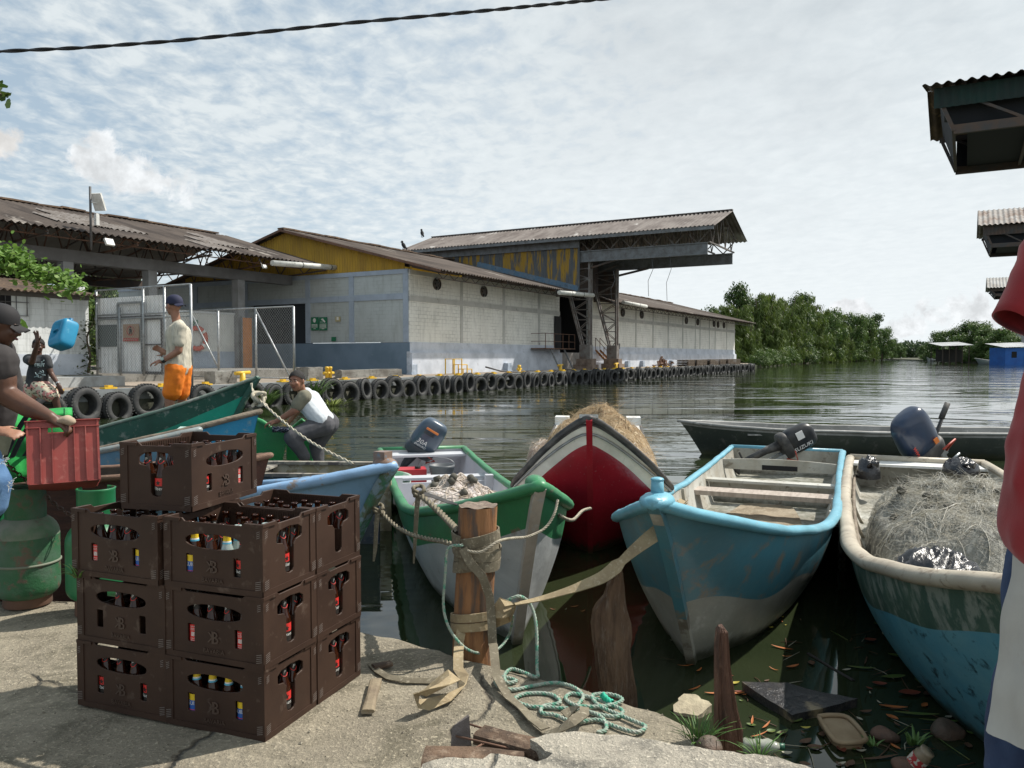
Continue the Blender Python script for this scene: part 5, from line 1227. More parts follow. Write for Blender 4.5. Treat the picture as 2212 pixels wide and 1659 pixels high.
M_netps = mat('pale_twine', (.68, .62, .57), .9, (.34, .26, .17), 10)
M_netg = mat('monofilament_heap', (.30, .295, .26), .9, (.085, .085, .075), 3.5, c3=(.46, .45, .40), s3=16, lo3=.5, hi3=.66, bump=1.0, bscale=40, bdist=.04)
M_netgs = mat('monofilament', (.55, .54, .49), .5, (.36, .32, .23), 14, trans=.0)
c = at(1290, 985, 9.0); c.z = .02
net('fishing_net', 'brown net heaped high behind the bow of the red boat', c, .68, 1.4, .80, M_netb, M_netbs, 3, n=420, loose=.05, lumps=.22, r=.0022, wisps=1500)
c = at(1362, 975, 8.2); c.z = .02
net('fishing_net', 'pinkish fine net beside the brown heap, right side of the red boat', c, .22, .7, .46, mat('pink_net', (.46, .32, .28), .95, (.36, .24, .18), 8, c3=(.6, .5, .46), s3=20, bump=1, bscale=40), M_netps, 5, n=160, wisps=420)
c = at(1178, 968, 9.6); c.z = .05
net('fishing_net', 'pinkish fine net lying over the left side of the red boat', c, .24, .8, .36, MATS['pink_net'], M_netps, 6, n=120, wisps=420)
c = D_.M @ Vector((7.6 * .52, .02, .08))
net('fishing_net', 'round pale net with dark corks lying in the green-rimmed boat', c, .52, .70, .50, M_netp, M_netps, 8, n=300, loose=.04, floats=9, lumps=.2)
c = Bb.M @ Vector((8.93 * .42, .0, .08))
net('fishing_net', 'large grey-white monofilament net filling the cream-rimmed boat', c, 1.9, .74, .52, M_netg, M_netgs, 12, n=420, loose=.08, floats=12, wisps=9000, r=.0022, rz=Bb.rz, lumps=.5)
def bag(label, c, rx, ry, h, seed, rz=0):
    t = thing('black_bag', label, 'plastic bag', c, rz); o = Vector((seed, seed * 2.3, 0)); m = MB(); m.smooth = True
    def f(u, v):
        a = 2 * math.pi * u; rr = math.sin(v * math.pi / 2); x, y = rx * rr * math.cos(a), ry * rr * math.sin(a); V = Vector((x * 7, y * 12, v * 2)) + o
        k = 1 - abs(noise.noise(V)) * .55
        return Vector((x, y, h * math.cos(v * math.pi / 2) ** .7 * k + .03 * (1 - abs(noise.noise(V * 2.3))) * math.cos(v * 1.5)))
    m.grid(f, 60, 24); m.build('sack', mat('black_plastic', (.012, .012, .015), .22, spec=.7, bump=.5, bscale=18), t)
    m = MB(); m.tube([(rx * .7, 0, h * .5), (rx * .95, .03, h * .8), (rx * 1.05, .1, h * .75)], [.04, .015, .045], 8); m.build('knot', MATS['black_plastic'], t); return t
c = Bb.M @ Vector((8.93 * .775, -.05, .47)); bag('crumpled black plastic bag on the white foredeck of the cream-rimmed boat', c, .50, .26, .13, 4, Bb.rz + 1.4)
c = Bb.M @ Vector((8.93 * .70, -.42, .42)); bag('black plastic bag behind the other one, near the red shirt', c, .32, .26, .22, 9, Bb.rz)
c = Bb.M @ Vector((.85, .42, .44)); bag('black plastic bag at the stern of the cream-rimmed boat', c, .3, .2, .16, 14, Bb.rz)
c = Bb.M @ Vector((1.2, -.62, .36)); bag('black plastic bag in the right corner of the cream-rimmed boat', c, .22, .14, .26, 17, Bb.rz)
# ================================================================== near quay
def ground_mat(name, base, c2, dirt, crack=.5):
    m = bpy.data.materials.new(name); m.use_nodes = True; q = NT(m.node_tree); b = q.n['Principled BSDF']; MATS[name] = m
    o = q.node('ShaderNodeTexCoord').outputs['Object']
    n1 = q.noise(o, 1.3, 8, .62, .4); n2 = q.noise(o, 9, 6, .7); n3 = q.noise(o, 60, 4, .7); n4 = q.noise(o, 3.2, 8, .7, .8)
    col = q.mix(q.ramp(n1, (.36, 0.0), (.64, 1.0)), base, c2)
    col = q.mix(q.ramp(n4, (.48, 0.0), (.62, .85)), col, dirt)
    col = q.mix(q.ramp(n2, (.52, 0.0), (.72, .6)), col, tuple(x * .55 for x in base))
    col = q.mix(q.ramp(n3, (.55, 0.0), (.66, .7)), col, tuple(min(1, x * 1.7) for x in base))
    n5 = q.noise(o, 28, 5, .75); n6 = q.noise(o, 110, 3, .7); col = q.mix(q.ramp(n5, (.60, 0.0), (.68, .8)), col, tuple(x * .35 for x in base)); col = q.mix(q.ramp(n6, (.30, .6), (.42, 0.0)), col, tuple(x * .4 for x in base))
    vo = q.node('ShaderNodeTexVoronoi', feature='DISTANCE_TO_EDGE', inp={'Vector': q.mix(.25, o, q.node('ShaderNodeTexNoise', inp={'Vector': o, 'Scale': 3.0, 'Detail': 5}).outputs['Color']), 'Scale': .9}).outputs['Distance']
    ck = q.math('MULTIPLY', q.ramp(vo, (.0, 1.0), (.012, 0.0)), q.ramp(q.noise(o, 1.1, 3), (.47, 0.0), (.56, crack)))
    col = q.mix(ck, col, (.05, .042, .032))
    q.l.new(col, b.inputs[0]); b.inputs['Roughness'].default_value = .92
    h = q.math('ADD', q.math('ADD', q.math('MULTIPLY', n2, .7), q.math('MULTIPLY', n6, .16)), q.math('SUBTRACT', q.math('MULTIPLY', n3, .45), q.math('MULTIPLY', n5, .35))); h = q.math('SUBTRACT', h, q.math('MULTIPLY', ck, 1.2))
    bp = q.node('ShaderNodeBump', inp={'Strength': .9, 'Distance': .035, 'Height': h}); q.l.new(bp.outputs[0], b.inputs['Normal']); return m
M_gnd = ground_mat('quay_ground', (.33, .29, .215), (.23, .20, .15), (.125, .11, .075), .9)
M_slab = ground_mat('pale_slab', (.47, .43, .35), (.33, .30, .25), (.12, .115, .10), .8)
edge_pts = [(-30, 6.0), (-9, 5.4), (-4, 5.05), (-2.2, 4.75), (-1.2, 4.5)] + [tuple(gz(u, v)[:2]) for u, v in ((800, 1361), (884, 1379), (946, 1397), (976, 1407), (1049, 1423), (1086, 1438), (1159, 1454), (1250, 1475), (1305, 1496), (1378, 1518), (1433, 1533), (1474, 1552))] + [(.80, 2.85), (.95, 2.45), (1.15, 2.15), (1.6, 1.95), (3, 1.7), (30, 1.2)]
def edge(x):
    for (x0, y0), (x1, y1) in zip(edge_pts, edge_pts[1:]):
        if x0 <= x <= x1: return y0 + (y1 - y0) * (x - x0) / (x1 - x0)
    return 1.5
def gh(x, y): return .016 * noise.noise(Vector((x * 1.6, y * 1.6, 0))) + .007 * noise.noise(Vector((x * 6, y * 6, 2)))
m = MB(); m.smooth = True; xs = [-30, -20, -12, -8] + [-6 + i * .045 for i in range(int(8.5 / .045))] + [3, 5, 9, 15, 30]; vs = []; NR = 60
for x in xs:
    e = edge(x) + .03 * noise.noise(Vector((x * 7, 0, 5))) + .012 * noise.noise(Vector((x * 22, 0, 9)))
    for j in range(NR + 5):
        if j <= NR: f = j / NR; y = -6 + (e + 6) * (1 - (1 - f) ** 2.2); d = e - y; z = gh(x, y) - (.03 * max(0, 1 - d / .10) ** 2)
        else: k = j - NR; y = e + (.012, .03, .01, -.02, -.05)[k - 1] + .02 * noise.noise(Vector((x * 5, k, 1))); z = (-.06, -.14, -.25, -.5, -.9)[k - 1]
        vs.append((x, y, z))
c = NR + 5
m.add(vs, [((i + 1) * c + j, (i + 1) * c + j + 1, i * c + j + 1, i * c + j) for i in range(len(xs) - 1) for j in range(c - 1)])
tag(m.build('quay_ground', M_gnd), kind='structure')
# broken pale slab in front
sp = [(842, 1700), (905, 1659), (915, 1646), (960, 1634), (1040, 1640), (1060, 1628), (1130, 1634), (1160, 1645), (1195, 1628), (1145, 1598), (1180, 1590), (1260, 1584), (1350, 1587), (1459, 1604), (1584, 1624), (1700, 1645), (1800, 1675), (1850, 1740)]
P2 = [gz(u, v, .10) for u, v in sp]; P2 = [Vector((p.x, p.y, 0)) for p in P2] + [Vector((1.2, .9, 0)), Vector((-.5, .9, 0))]
fine = []
for i in range(len(P2)):
    a_, b_ = P2[i], P2[(i + 1) % len(P2)]; n = max(1, int((b_ - a_).length / .03))
    for k in range(n): p = a_.lerp(b_, k / n); fine.append(p + Vector((noise.noise(p * 18), noise.noise(p * 18 + Vector((5, 5, 5))), 0)) * .012)
m = MB(); bm = bmesh.new(); vv = [bm.verts.new(p) for p in fine]; f = bm.faces.new(vv); bmesh.ops.triangulate(bm, faces=[f])
for _ in range(2): bmesh.ops.subdivide_edges(bm, edges=[e for e in bm.edges if e.calc_length() > .07 and not e.is_boundary], cuts=1); bmesh.ops.triangulate(bm, faces=bm.faces[:])
bm.verts.ensure_lookup_table(); idx = {v: i for i, v in enumerate(bm.verts)}
m.smooth = True; m.add([(v.co.x, v.co.y, .10 + .014 * noise.noise(v.co * 4) + .006 * noise.noise(v.co * 14)) for v in bm.verts], [[idx[v] for v in f.verts] for f in bm.faces]); bm.free()
n = len(fine); m.smooth = False; m.add([(p.x, p.y, .10 + .014 * noise.noise(p * 4) + .006 * noise.noise(p * 14)) for p in fine] + [(p.x + .02 * noise.noise(p * 9), p.y + .02 * noise.noise(p * 9) - .015, -.05) for p in fine], [(i, i + n, (i + 1) % n + n, (i + 1) % n) for i in range(n)])
tag(m.build('concrete_slab', M_slab, weld=False), 'broken pale concrete slab lying across the foreground', 'concrete slab')

def stick(name, label, cat, p, q_, w, h, mt, seed=1, n=14, taper=(1, 1), par=None):
    """split, weathered length of wood with an uneven outline"""
    p, q_ = Vector(p), Vector(q_); d = (q_ - p); L = d.length; x = d.normalized(); y = Vector((0, 0, 1)).cross(x); y = y.normalized() if y.length > .1 else Vector((1, 0, 0)); z = x.cross(y)
    m = MB(); m.smooth = False; K = 10; vs = []; o = Vector((seed * 4.1, seed * 2.2, 0))
    for i in range(n + 1):
        f = i / n; s_ = taper[0] + (taper[1] - taper[0]) * f
        for k in range(K):
            a = 2 * math.pi * k / K; r = 1 + .28 * noise.noise(Vector((f * L * 5, math.cos(a) * 1.4, math.sin(a) * 1.4)) + o)
            vs.append(p + x * (L * f + .04 * L * (noise.noise(Vector((k * 1.7, seed, i > n / 2))) if i in (0, n) else 0)) + y * (w / 2 * s_ * r * sup(math.cos(a), .7)) + z * (h / 2 * s_ * r * sup(math.sin(a), .7)))
    m.add(vs, [(i * K + k, i * K + (k + 1) % K, (i + 1) * K + (k + 1) % K, (i + 1) * K + k) for i in range(n) for k in range(K)] + [tuple(range(K))[::-1], tuple(n * K + k for k in range(K))])
    o_ = m.build(name, mt, par)
    if not par: tag(o_, label, cat)
    return o_
M_wgrey = mat('weathered_grey_wood', (.25, .155, .095), .85, (.11, .065, .04), 5, c3=(.29, .22, .165), s3=14, lo3=.54, hi3=.7, st=(4, 4, .7), bump=1.0, bscale=22, bdist=.04)
M_wbr = mat('rotten_brown_wood', (.15, .095, .06), .9, (.06, .038, .025), 6, c3=(.28, .21, .15), s3=18, lo3=.55, hi3=.7, bump=1.0, bscale=22, st=(1, 1, 2))
stick('broken_wood', 'split brown timber lying on the quay, upper of the two beside the pale slab', 'wood', gz(1035, 1588, .05), gz(1175, 1625, .05), .10, .055, M_wbr, 3)
stick('broken_wood', 'dark brown timber lying along the near edge, lower of the two beside the pale slab', 'wood', gz(915, 1640, .05), gz(1130, 1650, .04), .13, .06, M_wbr, 5)
m = MB(); pp = [gz(u, v, .02) for u, v in ((975, 1612), (1012, 1612))]; b0 = (pp[0] + pp[1]) / 2; m.add([(-.035, 0, 0), (.045, -.01, 0), (.04, .05, 0), (-.03, .06, 0), (-.03, .01, .07), (.035, .0, .115), (.03, .03, .11), (-.02, .04, .06)], [(0, 1, 5, 4), (1, 2, 6, 5), (2, 3, 7, 6), (3, 0, 4, 7), (4, 5, 6, 7), (3, 2, 1, 0)])
o = m.build('broken_stone', mat('grey_stone', (.19, .165, .155), .9, (.12, .10, .09), 12, bump=.6)); o.location = b0; tag(o, 'upright grey stone chip between the two broken timbers', 'stone')
rod = MB()
for (u0, v0, u1, v1) in ((1000, 1560, 1130, 1600), (985, 1590, 1150, 1628), (1010, 1625, 1060, 1598)): rod.tube([gz(u0, v0, .06), gz((u0 + u1) / 2, (v0 + v1) / 2, .07), gz(u1, v1, .03)], .004, 6)
tag(rod.build('rusty_rods', M_rust), 'thin rusty steel rods sticking out among the broken timbers', 'steel rods')
o = stick('plank', 'short weathered plank lying beside the beer crates', 'plank', gz(795, 1537, .02), gz(812, 1470, .02), .055, .022, mat('plank_tan', (.26, .21, .14), .85, (.17, .13, .09), 9, st=(1, 1, 1), bump=.5), 9)
o = stick('wood_chip', 'small dark chip of wood behind the short plank', 'wood', gz(806, 1440, .02), gz(845, 1432, .02), .05, .02, M_wbr, 12)

# wooden mooring post
pb = gz(1020, 1402, 0); pt_ = at(1033, 1092, pb.y + .02)
post = thing('mooring_post', 'stout round wooden mooring post with bands of strap, at the quay edge', 'mooring post', pb)
m = MB(); m.smooth = True; K, n = 40, 40; vs = []
d = pt_ - pb
for i in range(n + 1):
    f = -.5 + 1.5 * i / n
    for k in range(K):
        a = 2 * math.pi * k / K; V = Vector((math.cos(a), math.sin(a), f * 2.0)); r = .098 * (1 + .035 * noise.noise(V * 1.3) + .02 * noise.noise(Vector((V.x * 5, V.y * 5, f * 1.2)))) * (1.02 - .02 * f)
        vs.append(d * f + Vector((r * math.cos(a), r * math.sin(a), 0)))
m.add(vs, [(i * K + k, i * K + (k + 1) % K, (i + 1) * K + (k + 1) % K, (i + 1) * K + k) for i in range(n) for k in range(K)])
M_post = mat('post_wood', (.32, .155, .065), .7, (.19, .085, .035), 3.5, c3=(.11, .075, .055), s3=3.2, lo3=.50, hi3=.60, st=(5, 5, .7), bump=.6, bscale=9)
m.build('trunk', M_post, post)
m = MB(); top = vs[-K:]; c_ = d + Vector((0, 0, .004)); m.add([c_] + [v + Vector((0, 0, .003 + .004 * math.sin(i))) for i, v in enumerate(top)], [(0, 1 + k, 1 + (k + 1) % K) for k in range(K)]); m.build('sawn_top', mat('sawn_grey_top', (.22, .17, .13), .85, (.14, .10, .08), 14, c3=(.34, .29, .23), s3=40, bump=.5), post)
m = MB()
for (u, v, sz) in ((1045, 1300, .05), (1050, 1220, .05)):
    pass
M_strap = mat('dirty_strap', (.19, .165, .115), .9, (.13, .11, .075), 9, c3=(.36, .32, .24), s3=60, bump=.7, bscale=120, bdist=.003)
M_strap2 = mat('tan_strap', (.36, .285, .17), .9, (.26, .20, .12), 9, c3=(.46, .39, .27), s3=60, bump=.7, bscale=120, bdist=.003)
M_ropeg = mat('green_white_rope', (.30, .36, .30), .85, (.10, .30, .21), 40, lo=.5, hi=.58, c3=(.46, .46, .40), s3=30)
M_ropew = mat('grey_rope', (.42, .38, .30), .9, (.28, .25, .19), 30, bump=.5, bscale=150, bdist=.003)
ax = d.normalized()
def wrap(t, z0, z1, turns, w, a0, mt, name, tilt=.0, r=.108, th=.007, seed=1):
    m = MB(); pts = []; nr = []; n = int(turns * 28)
    for i in range(n + 1):
        f = i / n; a = a0 + f * turns * 2 * math.pi; z = z0 + (z1 - z0) * f + tilt * math.sin(a + seed); rr = r + .006 * noise.noise(Vector((math.cos(a), math.sin(a), f * 6 + seed))) + .004 * (i / n)
        c = d * (z / d.z); pts.append(c + Vector((rr * math.cos(a), rr * math.sin(a), 0))); nr.append(Vector((math.cos(a), math.sin(a), .12 * math.sin(a * 2 + seed))))
    # width runs up the post: ribbon side = tangent x normal
    m.ribbon(pts, w, nr, th); return m.build(name, mt, t)
wr = thing('mooring_strap', 'brown webbing strap wound several times round the top of the mooring post', 'strap', pb)
zt_ = lambda v: 1.5 - (v - 768) * pb.y / F
wrap(wr, zt_(1232), zt_(1150), 3.3, .055, 1.0, M_strap, 'wrap', .014, .110, seed=2); wrap(wr, zt_(1215), zt_(1170), 2.0, .05, 4.0, M_strap, 'wrap', .028, .122, seed=5)
def wp(u, v, dy=-.12): return at(u, v, pb.y + dy) - pb
m = MB(); m.ribbon([wp(1000, 1185), wp(1015, 1215, -.14), wp(1042, 1245, -.15), wp(1058, 1290, -.14), wp(1062, 1340, -.15), wp(1064, 1390, -.18)] + [gz(u, v, .02) + Vector((0, 0, h)) - pb for u, v, h in ((1066, 1440, .10), (1072, 1478, .04), (1098, 1510, .01), (1128, 1535, .01), (1150, 1560, .01), (1178, 1580, .01))], .042, [Vector((0, -1, .1))] * 6 + [Vector((0, -1, .6)), Vector((0, -.6, 1)), Vector((.3, -.5, 1)), Vector((.3, -.2, 1)), Vector((.2, 0, 1)), Vector((0, 0, 1))], .005); m.build('hanging_end', M_strap, wr)
m = MB(); m.ribbon([gz(u, v, .02 + h) - pb for u, v, h in ((1178, 1582, 0), (1205, 1578, .03), (1235, 1560, .06), (1262, 1540, .07), (1262, 1528, .03), (1232, 1535, .01), (1218, 1545, .0))], .042, (.3, -.3, 1), .005); m.build('folded_end', M_strap, wr)
lw = thing('mooring_strap', 'paler tan strap tied low around the mooring post with knot on its right', 'strap', pb)
wrap(lw, zt_(1368), zt_(1325), 2.1, .042, .5, M_strap2, 'wrap', .018, .112, seed=3)
m = MB(); rn = random.Random(2)
for k in range(3): m.ribbon([wp(1060, 1335 - k * 6), wp(1085, 1300 + k * 12, -.16), wp(1105, 1305 + k * 8, -.10), wp(1096, 1335, -.04), wp(1070, 1345, .0)], .05, Vector((-.2 + .2 * k, -1, .3)), .006)
m.build('knot', M_strap2, lw)
m = MB(); m.ribbon([wp(1000, 1345, -.06), wp(992, 1385, -.11)] + [gz(u, v, h) - pb for u, v, h in ((990, 1420, .06), (990, 1445, .03), (1002, 1462, .02), (998, 1485, .02), (965, 1508, .03), (925, 1522, .03), (902, 1520, .05), (900, 1500, .09), (925, 1495, .10), (960, 1478, .10), (985, 1462, .07), (970, 1455, .09), (940, 1475, .05), (915, 1500, .01))], .048, [Vector((0, -1, 0)), Vector((0, -1, .2)), Vector((0, -1, .6)), Vector((0, -.6, 1)), Vector((-.4, 0, 1)), Vector((-.8, 0, .8)), Vector((-.3, -.9, .8)), Vector((0, -1, .5)), Vector((-.8, -.4, .4)), Vector((-.6, .6, .4)), Vector((0, .9, .5)), Vector((.2, .6, .8)), Vector((.6, 0, .8)), Vector((0, -.4, 1)), Vector((0, 0, 1)), Vector((0, 0, 1))], .005); m.build('folded_end', M_strap2, lw)
tg = thing('strap_end', 'dark strap lying along the ground from behind the crates to the folded tan strap', 'strap', gz(880, 1470)); b0 = tg.location.copy()
m = MB(); m.ribbon([gz(u, v, .015) - b0 for u, v in ((800, 1432), (815, 1448), (838, 1462), (880, 1470), (920, 1471), (950, 1472))], .03, (0, -.5, 1), .005); m.build('webbing', M_strap, tg)

def smooth_path(P, n=8):
    P = [Vector(p) for p in P]; out = []
    for i in range(len(P) - 1):
        p0 = P[max(i - 1, 0)]; p1 = P[i]; p2 = P[i + 1]; p3 = P[min(i + 2, len(P) - 1)]
        for k in range(n):
            t = k / n; out.append(.5 * ((2 * p1) + (p2 - p0) * t + (2 * p0 - 5 * p1 + 4 * p2 - p3) * t * t + (3 * p1 - p0 - 3 * p2 + p3) * t ** 3))
    return out + [P[-1]]
def rope(label, P, r, mt, name='mooring_rope', strands=3, pitch=.05, sub=10):
    P = smooth_path(P, sub); dist = 0; o = P[0].copy(); t = thing(name, label, 'rope', o)
    if strands == 1: m = MB(); m.tube([p - o for p in P], r, 8); m.build('strand', mt, t); return t
    # resample evenly, then lay the strands
    R_ = [P[0]]; st = pitch / 8
    for a_, b_ in zip(P, P[1:]):
        while (b_ - R_[-1]).length > st: R_.append(R_[-1] + (b_ - R_[-1]).normalized() * st)
    for s_ in range(strands):
        m = MB(); pts = []
        for i, p in enumerate(R_):
            tg_ = (R_[min(i + 1, len(R_) - 1)] - R_[max(i - 1, 0)]).normalized(); u = tg_.cross(Vector((0, 0, 1)));
            if u.length < .05: u = Vector((1, 0, 0))
            u.normalize(); w = tg_.cross(u); a = i * 2 * math.pi / 8 + s_ * 2 * math.pi / strands; pts.append(p + (u * math.cos(a) + w * math.sin(a)) * r * .5 - o)
        m.tube(pts, r * .6, 5, cap=False); m.build('strand', mt, t)
    return t
def Y(u, v, y): return at(u, v, y)
rope('grey-green rope looped down the left side of the post and up behind it', [Y(1000, 1178, pb.y - .13), Y(968, 1185, pb.y - .1), Y(962, 1240, pb.y - .1), Y(958, 1310, pb.y - .1), Y(972, 1360, pb.y - .14), Y(1005, 1400, pb.y - .15), Y(1045, 1412, pb.y - .05), Y(1078, 1400, pb.y + .15), Y(1100, 1370, pb.y + .25), Y(1108, 1330, pb.y + .12)], .0075, M_ropeg)
rope('thin pale rope sagging from the mooring post to the green bow', [Y(1010, 1190, pb.y - .13), Y(1040, 1192, pb.y - .15), Y(1075, 1170, pb.y - .10), Y(1105, 1163, pb.y + .05), Y(1141, 1159, pb.y + .15), Y(1178, 1140, pb.y + .22), Y(1198, 1108, pb.y + .26), Y(1205, 1078, pb.y + .3)], .0075, M_ropew)
rope('green and white rope hanging from the strap knot into a tangle on the quay edge', [Y(1092, 1300, pb.y - .1), Y(1120, 1288, pb.y - .1), Y(1145, 1305, pb.y - .05), Y(1158, 1350, pb.y - .1)] + [Y(1160, 1440, 3.78)] +
     [gz(u, v, .02) for u, v in ((1160, 1462), (1130, 1452), (1105, 1445), (1090, 1458), (1095, 1475), (1115, 1470), (1085, 1462), (1070, 1470), (1080, 1485), (1110, 1490), (1150, 1482), (1200, 1475), (1240, 1485), (1260, 1505), (1250, 1525), (1280, 1540), (1330, 1548), (1345, 1535), (1310, 1518), (1270, 1505), (1235, 1498), (1222, 1510), (1250, 1525), (1310, 1525), (1345, 1512), (1320, 1500), (1280, 1502), (1295, 1525), (1340, 1545), (1375, 1560), (1395, 1570), (1375, 1582), (1330, 1570), (1290, 1555), (1240, 1560), (1200, 1545), (1170, 1540), (1175, 1525), (1210, 1518), (1190, 1500), (1140, 1498), (1112, 1510), (1140, 1525), (1190, 1528), (1260, 1535), (1300, 1550), (1310, 1575), (1290, 1583))], .0085, M_ropeg, sub=8)
rope('frayed green rope end lying on top of the rope tangle', [gz(1300, 1500, .05), gz(1312, 1512, .03), gz(1325, 1520, .02)], .014, mat('bright_green_fibre', (.02, .42, .26), .8, (.05, .5, .35), 60), 'rope_end')
rope('thick brown rope from the light blue bow tied at the post top, upper one', [Y(903, 1066, 5.15), Y(935, 1092, 4.8), Y(965, 1122, 4.4), Y(990, 1148, pb.y + .0)], .019, M_strap, strands=2, pitch=.16)
rope('brown rope sagging from the stem of the light blue boat to the post, lower one', [Y(822, 1103, 5.55), Y(850, 1132, 5.2), Y(885, 1153, 4.85), Y(925, 1164, 4.5), Y(960, 1170, 4.2), Y(990, 1182, pb.y)], .014, M_strap, strands=2, pitch=.14)
for (u, v, y, s_, lab) in ((905, 1062, 5.12, 1.0, 'dark strap knot with loose tails at the head of the upper brown rope'), (818, 1100, 5.55, .9, 'brown knot around the stem of the light blue boat')):
    k = thing('rope_knot', lab, 'rope knot', Y(u, v, y)); m = MB(); rn = random.Random(u); pts = []
    for i in range(34): a = i * .9; pts.append(Vector((math.cos(a) * .035, math.sin(a * 1.3) * .04, math.sin(a * .7) * .035)) * s_)
    m.tube(smooth_path(pts, 3), .012 * s_, 6); m.build('wraps', M_strap, k)
    m = MB(); m.ribbon([Vector((0, -.03, 0)), Vector((-.01, -.05, -.12)), Vector((-.02, -.04, -.28)), Vector((-.03, -.05, -.46 if s_ == 1 else -.36))], [.035, .03, .026, .012], (0, -1, .1), .004); m.build('tail', M_strap, k)
    if s_ == 1: m = MB(); m.ribbon([Vector((0, -.02, 0)), Vector((.10, -.06, -.02)), Vector((.2, -.1, -.05)), Vector((.27, -.14, -.06))], [.04, .03, .03, .01], (0, -.5, 1), .004); m.build('tail', M_blackr, k)
ts = thing('mooring_strap', 'long tan strap stretched from the turquoise bow down to the post knot', 'strap', Y(1468, 1111, 4.15)); b0 = ts.location.copy()
pp = smooth_path([Y(1474, 1080, 4.2), Y(1470, 1098, 4.1), Y(1466, 1118, 4.0), Y(1413, 1155, 3.96), Y(1366, 1192, 3.94), Y(1309, 1242, 3.92), Y(1260, 1264, 3.9), Y(1223, 1277, 3.9), Y(1165, 1294, 3.9), Y(1112, 1305, pb.y - .12)], 5); n = len(pp)
m = MB(); m.ribbon([p - b0 for p in pp], [(.03 + .05 * math.sin(math.pi * min(1, i / n * 1.9)) if i / n < .5 else max(.02, .072 - .11 * (i / n - .5))) for i in range(n)], [Vector((0, -1, .35)).lerp(Vector((0, -.3, 1)), i / n) for i in range(n)], .006); m.build('webbing', M_strap2, ts)
m = MB(); pts = [Vector((math.cos(i * .9) * .03, math.sin(i * 1.2) * .03, i * .003 - .01)) for i in range(20)]; m.tube(smooth_path(pts, 3), .009, 6)
for k in range(10): m.tube([Vector((0, 0, .03)), Vector((random.uniform(-.05, .05), random.uniform(-.03, .03), random.uniform(.04, .08)))], .003, 4)
m.build('knot', M_strap2, ts)
rope('pale rope and strap from the raised green bow down to the light blue boat', [Y(543, 828, 8.55), Y(548, 848, 8.45), Y(568, 871, 8.2), Y(600, 900, 7.9), Y(629, 924, 7.6), Y(665, 950, 7.3), Y(701, 971, 7.0), Y(765, 1003, 6.5)], .013, mat('pale_rope', (.50, .46, .36), .85, (.34, .31, .24), 12), strands=2, pitch=.22)
rk = thing('rope_knot', 'pale rope knot just below the raised green bow', 'rope knot', Y(560, 862, 8.3)); m = MB(); pts = [Vector((math.cos(i * .9) * .06, math.sin(i * 1.2) * .05, math.sin(i * .7) * .07)) for i in range(26)]; m.tube(smooth_path(pts, 3), .018, 6); m.build('wraps', MATS['pale_rope'], rk)
rope('short pale cord hanging across the red stem', [Y(1206, 1112, 5.0), Y(1225, 1122, 5.2), Y(1240, 1122, 5.5), Y(1258, 1104, 5.9), Y(1276, 1098, 6.2)], .012, M_ropew, strands=2, pitch=.1)

# ------------------------------------------------------------------ wooden stakes in the shallow water
M_stk = M_wgrey
def stake(label, pts, base_y, th, seed, wm=None):
    """pts: left and right outline from the top down, as pixels at the stake's own distance"""
    P0 = at(pts[-1][0], pts[-1][2], base_y); t = thing('wooden_stake', label, 'stake', (at((pts[-1][0] + pts[-1][1]) / 2, pts[-1][2], base_y).x, base_y, WZ)); o = t.location.copy()
    m = MB(); vs = []; K = 36; rows = []
    for i in range(len(pts) - 1):
        for k in range(5): f = k / 5; rows.append([pts[i][j] + (pts[i + 1][j] - pts[i][j]) * f for j in range(3)])
    rows.append(list(pts[-1])); rows.append([pts[-1][0], pts[-1][1], pts[-1][2] + 90])
    for l, r, v in rows:
        A_, B_ = at(l, v, base_y), at(r, v, base_y); c = (A_ + B_) / 2; w = (B_ - A_).length / 2
        for k in range(K):
            a = 2 * math.pi * k / K; gr = 1 + .30 * noise.noise(Vector((math.cos(a) * 9, math.sin(a) * 4, c.z * 1.5 + seed)))
            vs.append(c - o + Vector((w * gr * sup(math.cos(a), .75), min(th, w * 1.2 + .012) * gr * sup(math.sin(a), .75), .006 * noise.noise(Vector((a, v * .05, seed))))))
    n = len(rows); m.smooth = False; m.add(vs, [(i * K + k, (i + 1) * K + k, (i + 1) * K + (k + 1) % K, i * K + (k + 1) % K) for i in range(n - 1) for k in range(K)] + [tuple(range(K))]); m.build('post', wm or M_stk, t); return t
stake('widest weathered grey stake with splintered top, standing in the water', [(1332, 1342, 1228), (1325, 1346, 1240), (1312, 1348, 1262), (1306, 1350, 1285), (1290, 1352, 1305), (1284, 1354, 1318), (1281, 1362, 1345), (1284, 1363, 1375), (1288, 1358, 1400), (1292, 1362, 1440), (1300, 1371, 1490), (1306, 1373, 1520)], 4.0, .03, 1)
stake('narrow dark brown stake beside the grass tuft, right of the slab', [(1553, 1562, 1352), (1548, 1570, 1362), (1545, 1573, 1390), (1545, 1576, 1430), (1545, 1584, 1480), (1545, 1592, 1530), (1546, 1603, 1575), (1546, 1603, 1618)], 3.05, .035, 7, mat('red_brown_wood', (.17, .085, .055), .8, (.075, .038, .025), 6, c3=(.25, .15, .10), s3=16, lo3=.55, hi3=.7, st=(4, 4, .7), bump=1.0, bscale=14, bdist=.03))

